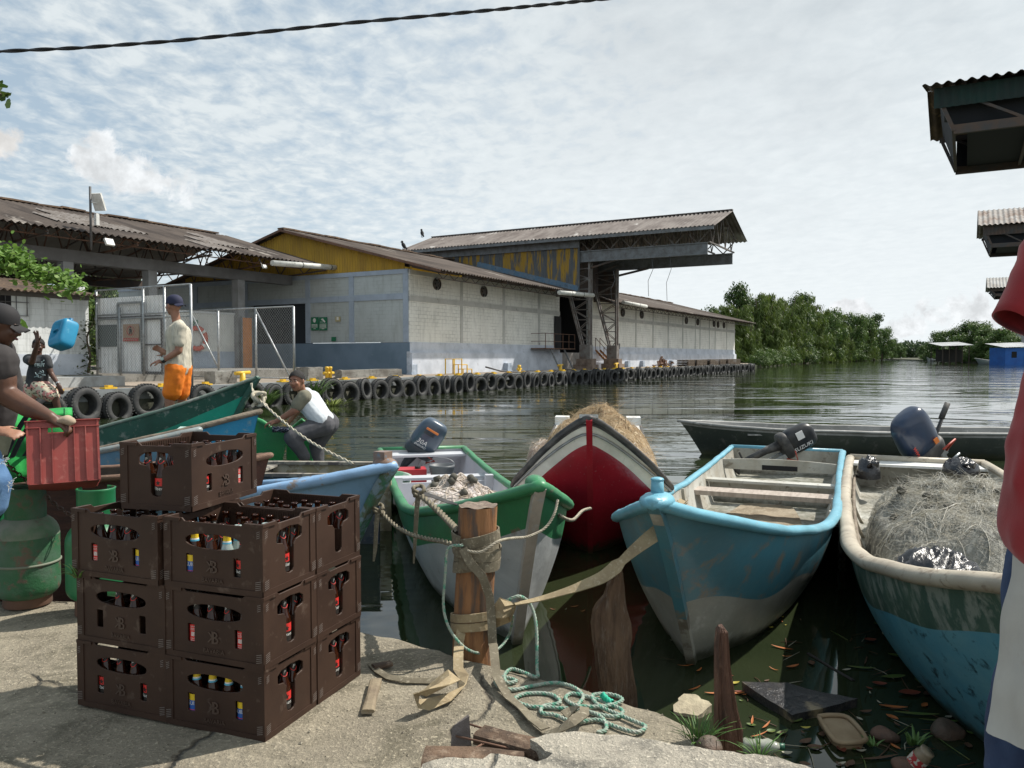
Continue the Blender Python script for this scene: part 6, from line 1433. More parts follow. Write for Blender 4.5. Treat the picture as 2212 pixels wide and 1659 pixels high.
# ------------------------------------------------------------------ flotsam
def slabp(name, label, cat, pix, z, th, mt, amp=.01, seed=1, tilt=None):
    P = [gz(u, v, z) for u, v in pix]; c = sum(P, Vector()) / len(P); F_ = []
    for i in range(len(P)):
        a_, b_ = P[i], P[(i + 1) % len(P)]; n = max(2, int((b_ - a_).length / .03))
        for k in range(n): p = a_.lerp(b_, k / n) - c; F_.append(p + Vector((noise.noise(p * 20 + Vector((seed, 0, 0))), noise.noise(p * 20 + Vector((0, seed, 0))), 0)) * amp)
    if tilt: F_ = [Vector((p.x, p.y, p.z + p.x * tilt[0] + p.y * tilt[1])) for p in F_]
    m = MB(); n = len(F_); vs = [Vector((0, 0, .0))] + [p * .5 + Vector((0, 0, .003)) for p in F_] + F_ + [p * .98 - Vector((0, 0, th)) for p in F_]
    m.add(vs, [(0, 1 + i, 1 + (i + 1) % n) for i in range(n)] + [(1 + i, 1 + n + i, 1 + n + (i + 1) % n, 1 + (i + 1) % n) for i in range(n)] + [(1 + n + i, 1 + 2 * n + i, 1 + 2 * n + (i + 1) % n, 1 + n + (i + 1) % n) for i in range(n)])
    o = m.build(name, mt); o.location = c; return tag(o, label, cat)
slabp('floating_board', 'thick dark wet board with a tan corner floating beside the narrow stake', 'board', [(1602, 1475), (1700, 1478), (1772, 1496), (1852, 1508), (1800, 1522), (1712, 1540), (1680, 1522), (1640, 1500)], WZ + .05, .05,
      mat('wet_board', (.035, .035, .038), .28, (.30, .24, .15), 2.2, lo=.58, hi=.64, c3=(.10, .09, .08), s3=22, bump=.6, bscale=24), .008, 2, (0, .05))
tr = slabp('foam_tray', 'tan floating tray with raised rim and a dead leaf, in front of the wet board', 'tray', [(1768, 1548), (1795, 1545), (1833, 1551), (1868, 1590), (1862, 1602), (1815, 1604), (1795, 1590)], WZ + .035, .04, mat('tan_foam', (.36, .27, .17), .8, (.27, .19, .11), 5, bump=.3), .002, 5)
m = MB(); P = [gz(u, v, WZ + .045) - tr.location for u, v in ((1768, 1548), (1795, 1545), (1833, 1551), (1868, 1590), (1862, 1602), (1815, 1604), (1795, 1590))]; m.tube(smooth_path(P + [P[0]], 4), .012, 6); m.build('rim', MATS['tan_foam'], tr)
slabp('broken_stone', 'sunlit pale stone at the water edge left of the narrow stake', 'stone', [(1452, 1520), (1475, 1505), (1500, 1506), (1532, 1520), (1528, 1530), (1500, 1536), (1470, 1532)], WZ + .035, .06, mat('pale_stone', (.50, .44, .31), .9, (.36, .31, .22), 9, bump=.6), .03, 8, (.1, .2))
def boulder(label, u, v, r, mt, seed, z=WZ):
    m = MB(); m.sphere((0, 0, 0), (r, r * .8, r * .6), 20, 12); m.jitter(r * .35, 2.2 / r * .3, seed).jitter(r * .08, 9, seed); o = m.build('stone', mt); o.location = gz(u, v, z + r * .2); return tag(o, label, 'stone')
M_wst = mat('wet_stone', (.09, .07, .05), .6, (.16, .10, .07), 9, bump=.6)
boulder('brown stone near the jeans at the bottom right', 1858, 1598, .001, M_wst, 1).hide_render = False if 0 else False
boulder('brown wet stone in the water beside the jeans', 1912, 1601 - 12, .07, mat('brown_stone', (.16, .09, .06), .7, (.09, .06, .045), 9, bump=.6), 4)
boulder('grey stone in the grass at the foot of the narrow stake', 1532, 1612, .05, M_wst, 6, .02)
boulder('rounded wet stone near the bottom right corner', 2040, 1580, .08, M_wst, 9)
boulder('rough brown stone at the bottom edge between the tray and the jeans', 1960, 1655, .07, MATS['brown_stone'], 12)
for o in [o for o in bpy.data.objects if o.name == 'stone']: bpy.data.objects.remove(o)
# plastic bottle
bt = thing('plastic_bottle', 'crushed clear plastic bottle with dark green cap lying right of the narrow stake', 'plastic bottle', gz(1636, 1612, WZ + .06), 0, rot=Euler((0, R(84), R(-15)))); m = MB(); m.lathe([(0, -.07), (.03, -.07), (.036, -.05), (.031, -.02), (.036, 0), (.03, .025), (.036, .05), (.02, .085), (.013, .1), (0, .1)], 16); m.jitter(.006, 25, 3)
m.build('body', mat('clear_plastic', (.42, .44, .38), .15, (.20, .22, .16), 12, coat=.5), bt); m = MB(); m.lathe([(.016, .098), (.016, .12), (0, .12)], 12); m.build('cap', mat('green_cap', (.02, .10, .06), .4), bt)
cn = thing('glass_jar', 'small jar with white and red label on the quay edge, bottom right', 'jar', gz(1985, 1640, WZ + .06), 0, rot=Euler((R(20), R(30), 0))); m = MB(); m.lathe([(0, -.05), (.035, -.05), (.037, .03), (.03, .045), (.032, .06), (0, .06)], 16); m.build('body', mat('jar_body', (.30, .24, .16), .3, (.2, .15, .1), 20), cn); m = MB(); m.lathe([(.038, -.03), (.0385, .015)], 16); m.build('label', mat('jar_label', (.45, .05, .05), .6, (.6, .58, .5), 30, lo=.5, hi=.52), cn)
# leaves and litter on the water
def leafm(L, w, curl, n=8):
    m = MB(); m.smooth = True; vs = []
    for i in range(n + 1):
        f = i / n; ww = w * math.sin(math.pi * min(1, f * .96 + .02)) ** .8
        for s_ in (-1, -.5, 0, .5, 1): vs.append((L * (f - .5), s_ * ww / 2, curl * (4 * (f - .5) ** 2) + abs(s_) * ww * .12))
    m.add(vs, [(i * 5 + j, (i + 1) * 5 + j, (i + 1) * 5 + j + 1, i * 5 + j + 1) for i in range(n) for j in range(4)]); return m
lm = {'orange': mat('leaf_orange', (.42, .13, .03), .6, (.28, .09, .03), 12), 'yellow': mat('leaf_yellow', (.45, .38, .06), .6, (.3, .24, .05), 12), 'green': mat('leaf_green', (.08, .14, .03), .5, (.14, .13, .04), 12), 'brown': mat('leaf_brown', (.10, .05, .025), .7, (.06, .035, .02), 12), 'pale': mat('leaf_pale', (.40, .38, .30), .7, (.25, .22, .15), 12), 'red': mat('leaf_red', (.20, .045, .02), .6, (.12, .03, .02), 10)}
spots = [(1690, 1402, 'orange', .14, .022, -35), (1712, 1442, 'orange', .10, .028, 25), (1700, 1420, 'orange', .06, .01, 2), (1672, 1448, 'orange', .07, .008, -55), (1690, 1335, 'yellow', .025, .02, 0), (1690, 1345, 'orange', .04, .008, 80), (1697, 1352, 'yellow', .02, .012, 0), (1665, 1358, 'yellow', .04, .03, 20), (1618, 1368, 'pale', .03, .015, 0), (1476, 1368, 'pale', .04, .02, 10), (1450, 1385, 'pale', .02, .012, 0), (1730, 1342, 'brown', .04, .01, 80),
 (1240, 1312, 'orange', .07, .01, 15), (1258, 1322, 'orange', .05, .008, 30), (1195, 1318, 'red', .05, .01, -20), (1222, 1318, 'pale', .03, .006, 50), (1160, 1385, 'pale', .03, .012, 0), (1340, 1392, 'pale', .02, .01, 0), (1480, 1440, 'orange', .10, .01, 3), (1440, 1425, 'brown', .12, .006, -30), (1510, 1450, 'orange', .07, .014, 50), (1545, 1500, 'orange', .12, .02, 3), (1590, 1500, 'orange', .10, .02, 0), (1500, 1490, 'orange', .10, .015, 35),
 (1585, 1478, 'yellow', .07, .03, 10), (1880, 1385, 'red', .08, .06, 0), (1908, 1372, 'pale', .05, .01, 85), (1900, 1350, 'green', .08, .05, 10), (1940, 1420, 'green', .11, .05, -30), (1970, 1440, 'red', .10, .05, 30), (1930, 1465, 'green', .15, .05, 8), (1965, 1500, 'red', .12, .07, 0), (1995, 1470, 'red', .12, .05, 60), (2010, 1500, 'brown', .12, .05, 30), (1900, 1480, 'red', .08, .05, -10), (1860, 1445, 'green', .16, .03, -12), (1870, 1430, 'brown', .15, .01, 60), (1905, 1455, 'brown', .2, .008, 30),
 (1930, 1530, 'orange', .14, .03, -12), (1980, 1545, 'green', .22, .03, -8), (2040, 1560, 'green', .25, .02, -5), (1900, 1520, 'pale', .04, .012, -70), (1880, 1500, 'pale', .03, .01, 80), (1720, 1560, 'green', .08, .02, 20), (1740, 1575, 'yellow', .05, .02, 0), (1690, 1585, 'green', .08, .03, 30), (1655, 1570, 'orange', .1, .012, 50), (1640, 1590, 'orange', .12, .01, 30), (1665, 1602, 'brown', .12, .01, -50), (1625, 1560, 'orange', .1, .012, 70), (1870, 1540, 'brown', .07, .03, 10), (1740, 1605, 'brown', .08, .04, 30), (1760, 1618, 'brown', .07, .05, 0), (1775, 1590, 'brown', .05, .03, 60), (1830, 1570, 'brown', .05, .02, 0), (1900, 1640, 'brown', .2, .02, 12), (1860, 1625, 'pale', .05, .02, 0), (1700, 1630, 'pale', .05, .03, 0), (1660, 1640, 'pale', .04, .02, 0), (2060, 1520, 'green', .12, .04, 20), (2085, 1545, 'brown', .12, .05, -40)]
vis = {}
cname = {'orange': 'long orange', 'yellow': 'small yellow', 'green': 'green', 'brown': 'dark brown', 'pale': 'pale dry', 'red': 'reddish'}
for i, (u, v, cn_, L, w_, a) in enumerate(spots):
    p = gz(u, v, WZ); near = 'between the boats' if v < 1470 and u > 1590 else ('near the widest stake' if u < 1400 else ('around the floating board and tray' if u < 1880 else 'under the cream-rimmed boat'))
    o = leafm(L, w_, .008).build('floating_leaf', lm[cn_]); o.location = (p.x, p.y, WZ + .006); o.rotation_euler = (0, 0, R(a)); tag(o, f'{cname[cn_]} leaf floating on the dark water {near}', 'leaf', 'leaves floating on the water')
for i in range(70):
    u, v = rn.uniform(1560, 2110), rn.uniform(1350, 1655)
    if rn.random() > (v - 1250) / 400: continue
    k_ = rn.choice(('brown', 'green', 'pale', 'red', 'brown', 'orange')); L = rn.uniform(.02, .07); p = gz(u, v, WZ); o = leafm(L, L * rn.uniform(.3, .7), .004, 4).build('floating_leaf', lm[k_]); o.location = (p.x, p.y, WZ + .005); o.rotation_euler = (rn.uniform(-.1, .1), 0, rn.uniform(0, 6)); tag(o, 'tiny ' + cname[k_] + ' leaf scrap in the floating litter', 'leaf', 'leaves floating on the water')
rn = random.Random(31)
for i in range(110):
    u, v = rn.uniform(1560, 2100), rn.uniform(1330, 1655)
    if rn.random() > (v - 1300) / 350: continue
    p = gz(u, v, WZ); L = rn.uniform(.05, .22); m = MB(); m.tube([(-L / 2, 0, 0), (0, rn.uniform(-.01, .01), .004), (L / 2, 0, 0)], rn.uniform(.0012, .003), 5)
    o = m.build('floating_twig', lm[rn.choice(('brown', 'pale', 'brown', 'green'))]); o.location = (p.x, p.y, WZ + .004); o.rotation_euler = (0, 0, rn.uniform(0, 3.1)); tag(o, 'thin dry twig floating in the litter at the bottom right', 'twig', 'twigs floating in the litter')
o = stick('floating_stick', 'long dark stick floating across the bright reflection between the boats', 'stick', gz(1745, 1412, WZ), gz(1842, 1470, WZ), .022, .014, mat('dark_stick', (.03, .025, .025), .5), 4)
# foam flecks drift: none. grass tufts and weeds
def blades(label, c, n, L, spread, mt, seed, w=.006, name='grass_tuft', cat='grass', lean=(0, 0)):
    rn = random.Random(seed); m = MB(); m.smooth = True
    for k in range(n):
        a = rn.uniform(0, 6.28); r = spread * rn.random() ** .5; b0 = Vector((r * math.cos(a), r * math.sin(a), 0)); d_ = Vector((math.cos(a) * rn.uniform(.1, .8) + lean[0], math.sin(a) * rn.uniform(.1, .8) + lean[1], 1)).normalized(); l = L * rn.uniform(.45, 1.1); pts = []; ws = []
        for i in range(6):
            f = i / 5; pts.append(b0 + d_ * l * f + Vector((d_.x, d_.y, -.55)) * l * f * f * .55); ws.append(w * (1 - f) ** .6 + .0006)
        m.ribbon(pts, ws, Vector((-d_.x * .5, -d_.y * .5, 1)) + Vector((.01, .02, 0)), .0008)
    o = m.build(name, mt); o.location = c; return tag(o, label, cat)
M_grass = mat('grass_green', (.09, .20, .035), .6, (.05, .12, .025), 20, c3=(.22, .28, .06), s3=30)
blades('bright green grass tuft growing at the slab edge left of the narrow stake', gz(1508, 1600, .02), 46, .13, .05, M_grass, 3)
blades('thin grass tuft growing right of the narrow stake', gz(1640, 1636, .04), 22, .12, .035, M_grass, 7, .005)
blades('small water weed rosette beside the jar, bottom right', gz(1975, 1608, WZ + .02), 16, .10, .03, mat('weed_green', (.12, .22, .06), .5, (.07, .14, .03), 12), 9, .02, 'water_weed', 'plant')
blades('small water weed rosette left of the larger one, bottom right', gz(1885, 1612, WZ + .02), 10, .06, .02, MATS['weed_green'], 11, .014, 'water_weed', 'plant')
blades('ferny weed growing between the tyres behind the boy', Q(on_b(672, 860, -.3)[0], -.5, -.1), 120, 1.1, .25, mat('fern_green', (.13, .22, .05), .7, (.06, .12, .03), 10), 13, .05, 'fern', 'plant')
blades('bushy weed growing on the quay wall under the raised green bow', Q(on_b(563, 860, -.3)[0], -.4, -.3), 260, .9, .3, MATS['fern_green'], 15, .06, 'weed_clump', 'plant')
blades('yellow-green weed floating on the water right of the boy', Vector((gz(722, 877, WZ).x, gz(722, 877, WZ).y, WZ)), 60, .5, .35, mat('weed_yellow', (.22, .27, .05), .7), 17, .04, 'floating_weed', 'plant', (.3, 0))
rn = random.Random(3)
for i in range(6):
    u, v = ((855, 962), (975, 885), (940, 1000), (1000, 1010), (1080, 1035), (1060, 985))[i]; p = gz(u, v, WZ)

# ------------------------------------------------------------------ beer crates and bottles
def plate_fill(outline, holes, th, bev=.0015):
    cu = bpy.data.curves.new('p', 'CURVE'); cu.dimensions = '2D'; cu.fill_mode = 'BOTH'; cu.extrude = th / 2 - bev; cu.bevel_depth = bev; cu.bevel_resolution = 0
    for P in [outline] + holes:
        s_ = cu.splines.new('POLY'); s_.points.add(len(P) - 1)
        for p, (x, y) in zip(s_.points, P): p.co = (x, y, 0, 1)
        s_.use_cyclic_u = True
    o = bpy.data.objects.new('p', cu); COL.objects.link(o); dg = bpy.context.evaluated_depsgraph_get(); me = bpy.data.meshes.new_from_object(o.evaluated_get(dg))
    r = ([v.co.copy() for v in me.vertices], [tuple(p.vertices) for p in me.polygons]); bpy.data.objects.remove(o); bpy.data.curves.remove(cu); bpy.data.meshes.remove(me); return r
def rrect(x0, y0, x1, y1, r=.006, n=3):
    out = []
    for cx, cy, a in ((x1 - r, y1 - r, 0), (x0 + r, y1 - r, 90), (x0 + r, y0 + r, 180), (x1 - r, y0 + r, 270)):
        for k in range(n + 1): t = R(a + 90 * k / n); out.append((cx + r * math.cos(t), cy + r * math.sin(t)))
    return out
CL, CD, CH = .478, .342, .281
def rim_top(w, dip):
    return [(w / 2, CH), (w / 2 - .085, CH), (w / 2 - .10, CH - dip), (-w / 2 + .10, CH - dip), (-w / 2 + .085, CH), (-w / 2, CH)]
def longside():
    w = CL; out = [(-w / 2, 0), (w / 2, 0)] + rim_top(w, .013)
    oval = []
    for k in range(24):
        a = 2 * math.pi * k / 24; x = .138 * sup(math.cos(a), .8); y = .026 * sup(math.sin(a), .75); oval.append((x, .196 + y - .012 * (1 - (x / .14) ** 2) * (-1 if math.sin(a) > 0 else 1) * .5))
    return plate_fill(out, [oval, rrect(-.135, .065, -.098, .142), rrect(.098, .065, .135, .142)], .008)
def shortside():
    w = CD; out = [(-w / 2, 0), (w / 2, 0)] + rim_top(w, .013)
    T = [(-.085, .195), (-.085, .225), (-.06, .240), (0, .246), (.06, .240), (.085, .225), (.085, .195), (.078, .188), (.045, .182), (.030, .165), (.028, .07), (.02, .058), (0, .053), (-.02, .058), (-.028, .07), (-.030, .165), (-.045, .182), (-.078, .188)]
    return plate_fill(out, [T], .008)
LS, SS = longside(), shortside()
M_cr = mat('brown_crate_plastic', (.050, .027, .018), .56, (.036, .019, .013), 4, spec=.3, inst=True, c3=(.15, .11, .085), s3=15, lo3=.60, hi3=.84, bump=.12, bscale=180, bdist=.002)
M_crd = mat('worn_crate_mark', (.19, .16, .145), .6)
crate_proto = None
def crate(label, loc, rz, sideways=False):
    global crate_proto
    if crate_proto is None:
        t = crate_proto = thing('beer_crate', label, 'beer crate', loc, rz, 'beer crates stacked on the quay')
        m = MB()
        for (vs, fs), n_, w_, dd in ((LS, 0, CL, CD), (SS, 90, CD, CL)):
            for sgn in (1, -1):
                M = Matrix.Rotation(R(n_ + (180 if sgn < 0 else 0)), 4, 'Z') @ Matrix.Translation((0, -dd / 2 + .005, 0)) @ Matrix.Rotation(R(90), 4, 'X'); m.add([M @ v for v in vs], fs)
                # frame around the panel
                def fb(x0, z0, x1, z1, o=.0035):
                    p = [M @ Vector((x, z, .0045 + o * 0)) for x, z in ((x0, z0), (x1, z0), (x1, z1), (x0, z1))]; q_ = [M @ Vector((x, z, .0045 + o)) for x, z in ((x0, z0), (x1, z0), (x1, z1), (x0, z1))]; m.add(p + q_, [(4, 5, 6, 7), (0, 1, 5, 4), (1, 2, 6, 5), (2, 3, 7, 6), (3, 0, 4, 7)])
                fb(-w_ / 2 - .003, -.001, w_ / 2 + .003, .022); fb(-w_ / 2 - .0032, .0221, -w_ / 2 + .034, CH - .012); fb(w_ / 2 - .034, .0221, w_ / 2 + .0032, CH - .012); fb(-w_ / 2 - .0034, CH - .0119, -w_ / 2 + .08, CH + .001, .0055); fb(w_ / 2 - .08, CH - .0119, w_ / 2 + .0034, CH + .001, .0055)
        m.bb((-CL / 2 + .006, -CD / 2 + .006, .004), (CL / 2 - .006, CD / 2 - .006, .012)); m.build('shell', M_cr, t)
        m = MB()
        for i in range(1, 6): m.bb((-CL / 2 + i * CL / 6 - .0015, -CD / 2 + .012, .012), (-CL / 2 + i * CL / 6 + .0015, CD / 2 - .012, .15))
        for i in range(1, 5): m.bb((-CL / 2 + .012, -CD / 2 + i * CD / 5 - .0014, .0125), (CL / 2 - .012, -CD / 2 + i * CD / 5 + .0014, .149))
        for k in range(34):
            x = -.2 + k * .4 / 33; 
            for s_ in (-1, 1): m.bb((x - .001, s_ * (CD / 2 - .012), CH - .05), (x + .001, s_ * (CD / 2 - .005), CH - .018))
        m.build('divider', M_cr, t)
        m = MB()
        for n_, w_, dd in ((0, CL, CD), (90, CD, CL)):
            for sgn in (1, -1):
                M = Matrix.Rotation(R(n_ + (180 if sgn < 0 else 0)), 4, 'Z') @ Matrix.Translation((0, -dd / 2 + .001, 0)) @ Matrix.Rotation(R(90), 4, 'X')
                for cx, cz, k, ww in ((-w_ / 2 + .016, .030, 5, .026), (w_ / 2 - .016, .030, 5, .026), (w_ / 2 - .014, CH - .050, 4, .016), (-w_ / 2 + .014, CH - .050, 4, .016)):
                    for j in range(k): m.add([M @ Vector((cx + a * ww / 2, cz + j * .0075 + b * .0011 + a * .003, .0045 + .0042)) for a, b in ((-1, -1), (1, -1), (1, 1), (-1, 1))], [(0, 1, 2, 3)])
        m.build('corner_marks', M_crd, t)
        for sgn in (1, -1):
            M = Matrix.Rotation(R(180 if sgn < 0 else 0), 4, 'Z') @ Matrix.Translation((0, -CD / 2 - .0005, 0)) @ Matrix.Rotation(R(90), 4, 'X'); m = MB()
            vs, fs = text_mb('BAVARIA', .026, .0012); m.add([M @ (v + Vector((0, .042, .002))) for v in vs], fs)
            vs, fs = text_mb('B', .072, .0012); m.add([M @ (v + Vector((.006, .095, .002))) for v in vs], fs)
            vs, fs = text_mb('K', .06, .0012); m.add([M @ (Vector((-v.x, v.y, v.z)) + Vector((-.012, .095, .002))) for v in vs], fs)
            m.build('embossed_lettering', mat('crate_emboss', (.068, .042, .031), .5), t)
        return t
    return dup(crate_proto, loc, (0, 0, rz), label)
C0 = gz(572.5, 1607.5); ra = R(-20.5); fx = Vector((math.cos(ra), math.sin(ra), 0)); fy = Vector((-math.sin(ra), math.cos(ra), 0))
def cpos(i, j, k, dx=0, dy=0): return C0 - fx * (CL / 2 + .004 + i * (CL + .006) + dx) + fy * (CD / 2 + .004 + j * (CD + .012) + dy) + Vector((0, 0, .004 + k * (CH + .0015)))
defs = []
for i, j, k, lab in ((0, 0, 0, 'bottom brown beer crate at the front corner of the stack, yellow bottle necks showing'), (0, 0, 1, 'middle brown beer crate of the front corner stack, red bottle labels in its windows'), (0, 0, 2, 'upper brown beer crate of the front corner stack, open top with clear bottle showing'),
                     (1, 0, 0, 'bottom brown beer crate of the left stack'), (1, 0, 1, 'middle brown beer crate of the left stack, its lower windows empty'), (1, 0, 2, 'upper dirty brown beer crate of the left stack, shifted outwards'),
                     (0, 1, 0, 'bottom brown beer crate of the rear right stack'), (0, 1, 1, 'middle brown beer crate of the rear right stack'), (0, 1, 2, 'upper brown beer crate of the rear right stack, rows of bottle mouths showing')):
    dx = (.012 if (i, k) == (1, 2) else 0) + (.003, -.002, .002)[k]; p = cpos(i, j, k, dx, -.008 if (i, k) == (1, 2) else 0); rz_ = ra + (R(-1.5) if (i, k) == (1, 2) else R((.4, -.4, .2)[k]))
    defs.append((i, j, k, p, rz_, crate(lab, p, rz_)))
# top crate, turned a quarter
c0 = gz(415, 1106, .004 + 3 * (CH + .0015)); rt = R(-14) ; tx = Vector((math.cos(rt), math.sin(rt), 0)); ty_ = Vector((-math.sin(rt), math.cos(rt), 0))
ptop = c0 - tx * (CD / 2 + .004) + ty_ * (CL / 2 + .004); ptop.z = .004 + 3 * (CH + .0015)
top = crate('topmost brown beer crate, lying alone and turned across the stacks', ptop, rt + R(90)); defs.append((0, 0, 3, ptop, rt + R(90), top))

M_glass = mat('amber_glass', (.030, .008, .003), .12, spec=.45); M_clear = mat('clear_glass', (.33, .40, .38), .06, spec=.6, coat=.4)
M_lblk = mat('label_black', (.02, .016, .014), .5); M_lred = mat('label_red', (.62, .03, .025), .5); M_lyel = mat('label_yellow', (.72, .50, .02), .5); M_lblu = mat('label_blue', (.02, .10, .38), .5); M_lwht = mat('label_white', (.72, .72, .68), .5); M_cyan = mat('label_cyan', (.08, .38, .55), .5)
def bprof(): return [(0, .0), (.026, .0), (.0295, .004), (.0295, .125), (.027, .14), (.019, .165), (.0145, .185), (.0130, .215), (.0128, .224), (.0150, .225), (.0152, .232), (.0128, .2335), (.0100, .2335), (.0090, .215)]
def band(t, z0, z1, mt, a0=-1.6, a1=1.6, name='label', n=12):
    def rad(z):
        P = bprof()
        for (r0, y0), (r1, y1) in zip(P[2:], P[3:]):
            if y0 <= z <= y1: return r0 + (r1 - r0) * (z - y0) / max(y1 - y0, 1e-6) + .0006
        return .03
    k = 5; m = MB(); m.lathe([(rad(z0 + (z1 - z0) * i / k), z0 + (z1 - z0) * i / k) for i in range(k + 1)], n, (0, 0, 0), None, a0 - math.pi / 2, a1 - math.pi / 2); return m.build(name, mt, t)
def btext(t, body, size, z, mt, r=.0306, sx=1.0, shear=0.0):
    vs, fs = text_mb(body, size, .0); m = MB(); m.add([((r + .0004) * math.sin((v.x * sx + v.y * shear) / r), -(r + .0004) * math.cos((v.x * sx + v.y * shear) / r), z + v.y) for v in vs], fs); return m.build('lettering', mt, t)
protos = {}
def bottle_proto(kind):
    t = thing('beer_bottle', 'x', 'bottle', (0, 0, 0)); protos[kind] = t
    m = MB(); m.lathe(bprof(), 16); m.build('glass', M_clear if kind == 'C' else M_glass, t)
    if kind == 'P':
        band(t, .178, .208, M_lblk, name='neck_label'); btext(t, 'P', .020, .195, M_lwht, .0146, 1, .2); m = MB(); m.tube([(.0158 * math.sin(a), -.0158 * math.cos(a), .178 + .010 * a * a) for a in [(-1.1 + k * .22) for k in range(11)]], .0016, 5); m.build('neck_stripe', M_lred, t)
        band(t, .085, .118, M_lred); band(t, .045, .0849, M_lblk, name='lower_label'); btext(t, 'Pilsen', .020, .074, M_lwht, sx=1.05, shear=.2); m = MB(); m.add([((.0309) * math.sin(x / .0309), -.0309 * math.cos(x / .0309), z) for x, z in [(.013 * math.sin(k * 2 * math.pi / 10) * (1 if k % 2 == 0 else .42), .098 + .013 * math.cos(k * 2 * math.pi / 10) * (1 if k % 2 == 0 else .42)) for k in range(10)]] , [tuple(range(10))]); m.build('star', M_lblk, t)
    if kind in 'AC':
        band(t, .183, .214, M_lyel, -3.1, 3.1, name='neck_label'); band(t, .178, .183, M_lwht, -3.1, 3.1, name='neck_stripe'); band(t, .172, .178, M_cyan, -3.1, 3.1, name='neck_stripe')
        band(t, .094, .120, M_lyel); band(t, .045, .0939, M_lblu, name='lower_label'); btext(t, 'ÁGUILA', .022, .082, M_lwht, sx=.9); m = MB(); m.tube([(.0306 * math.sin(a), -.0306 * math.cos(a), .056) for a in [(-1.4 + k * .28) for k in range(11)]], .0012, 4); m.build('label_stripe', M_lred, t)
    if kind == 'R':
        band(t, .178, .208, M_lblk, name='neck_label'); btext(t, 'P', .020, .195, M_lwht, .0146, 1, .2); band(t, .045, .120, M_lred, name='back_label'); m = MB()
        for k in range(9): a = -.35 + k * .08; m.add([(.0306 * math.sin(a + s_), -.0306 * math.cos(a + s_), z) for s_, z in ((-.025, .073), (.025, .073), (.025, .09), (-.025, .09))], [(0, 1, 2, 3)])
        m.build('barcode', M_lwht, t)
        for z in (.112, .104, .098, .064, .056): btext(t, 'CERVEZA', .006, z, M_lwht, sx=1.3)
    t['_k'] = kind; return t
used = {}
def bottle(kind, loc, rz, label, grp):
    if kind not in protos:
        t = bottle_proto(kind); t.location = loc; t.rotation_euler = (0, 0, rz); tag(t, label, None, grp); return t
    return dup(protos[kind], loc, (0, 0, rz), label, grp)
rn = random.Random(77)
front = {(0, 0, 2): 'PPPCPP', (0, 0, 1): 'PRPPRP', (0, 0, 0): 'PAAAAP', (1, 0, 2): '.RPPAP', (1, 0, 1): 'P.PPPP', (1, 0, 0): 'PPPPPP', (0, 0, 3): 'PPPPRP', (0, 1, 2): 'PPPPPP'}
wnd = {(0, 0, 2): {1: 'A', 4: 'P'}, (0, 0, 1): {1: 'R', 4: 'R'}, (0, 0, 0): {1: 'A', 4: 'A'}, (1, 0, 2): {1: 'R', 4: 'A'}, (1, 0, 1): {1: '.', 4: '.'}}
desc = {(0, 0, 0): 'bottom crate of the front corner stack', (0, 0, 1): 'middle crate of the front corner stack', (0, 0, 2): 'open upper crate of the front corner stack', (1, 0, 0): 'bottom crate of the left stack', (1, 0, 1): 'middle crate of the left stack', (1, 0, 2): 'upper crate of the left stack', (0, 1, 0): 'bottom crate of the rear right stack', (0, 1, 1): 'middle crate of the rear right stack', (0, 1, 2): 'open upper crate of the rear right stack', (0, 0, 3): 'topmost crate'}
kn = {'P': 'brown red-labelled bottle', 'A': 'brown yellow-necked bottle', 'R': 'brown bottle with red back label', 'C': 'clear bottle with yellow neck'}
for i, j, k, p, rz_, cr in defs:
    fr = front.get((i, j, k), 'PPPPPP'); M = Matrix.Translation(p) @ Matrix.Rotation(rz_, 4, 'Z')
    for a in range(6):
        for b in range(5):
            opened = k == 3 or (k == 2 and (i, j) != (1, 0)) or (k == 2)
            vis_ = b == 0 or a == 5 or (k == 3 and a == 0)
            if not (opened or vis_): continue
            if k < 3 and j == 1 and not opened and a != 5: continue
            kd = 'P'
            if b == 0: kd = fr[a]
            if (i, j, k) in wnd and b == 0 and a in wnd[(i, j, k)]: kd = wnd[(i, j, k)][a]
            if kd == '.': continue
            if (i, j, k) == (0, 0, 2) and (a, b) in ((3, 1), (4, 2)): kd = 'C'
            if opened and b > 1 and rn.random() < .12: continue
            loc = M @ Vector((-CL / 2 + (a + .5) * CL / 6 + rn.uniform(-.003, .003), -CD / 2 + (b + .5) * CD / 5 + rn.uniform(-.002, .002) + (.004 if b == 0 else 0), .0135))
            rot = rz_ + (rn.uniform(-.35, .35) if b == 0 else R(90) + rn.uniform(-.8, .8)) if k < 3 else (rz_ + (R(-90) if a == 0 and b else rn.uniform(-.3, .3)))
            bottle(kd, loc, rot, kn[kd] + ' in the ' + desc[(i, j, k)], 'bottles in the ' + desc[(i, j, k)])
blades('green grass blades caught between two crates at the left stack corner', cpos(1, 0, 1) - fx * (CL / 2 - .01) - fy * (CD / 2 + .01) + Vector((0, 0, CH - .01)), 9, .10, .02, M_grass, 23, .012, 'grass_sprig', 'grass', (-.2, -.4))

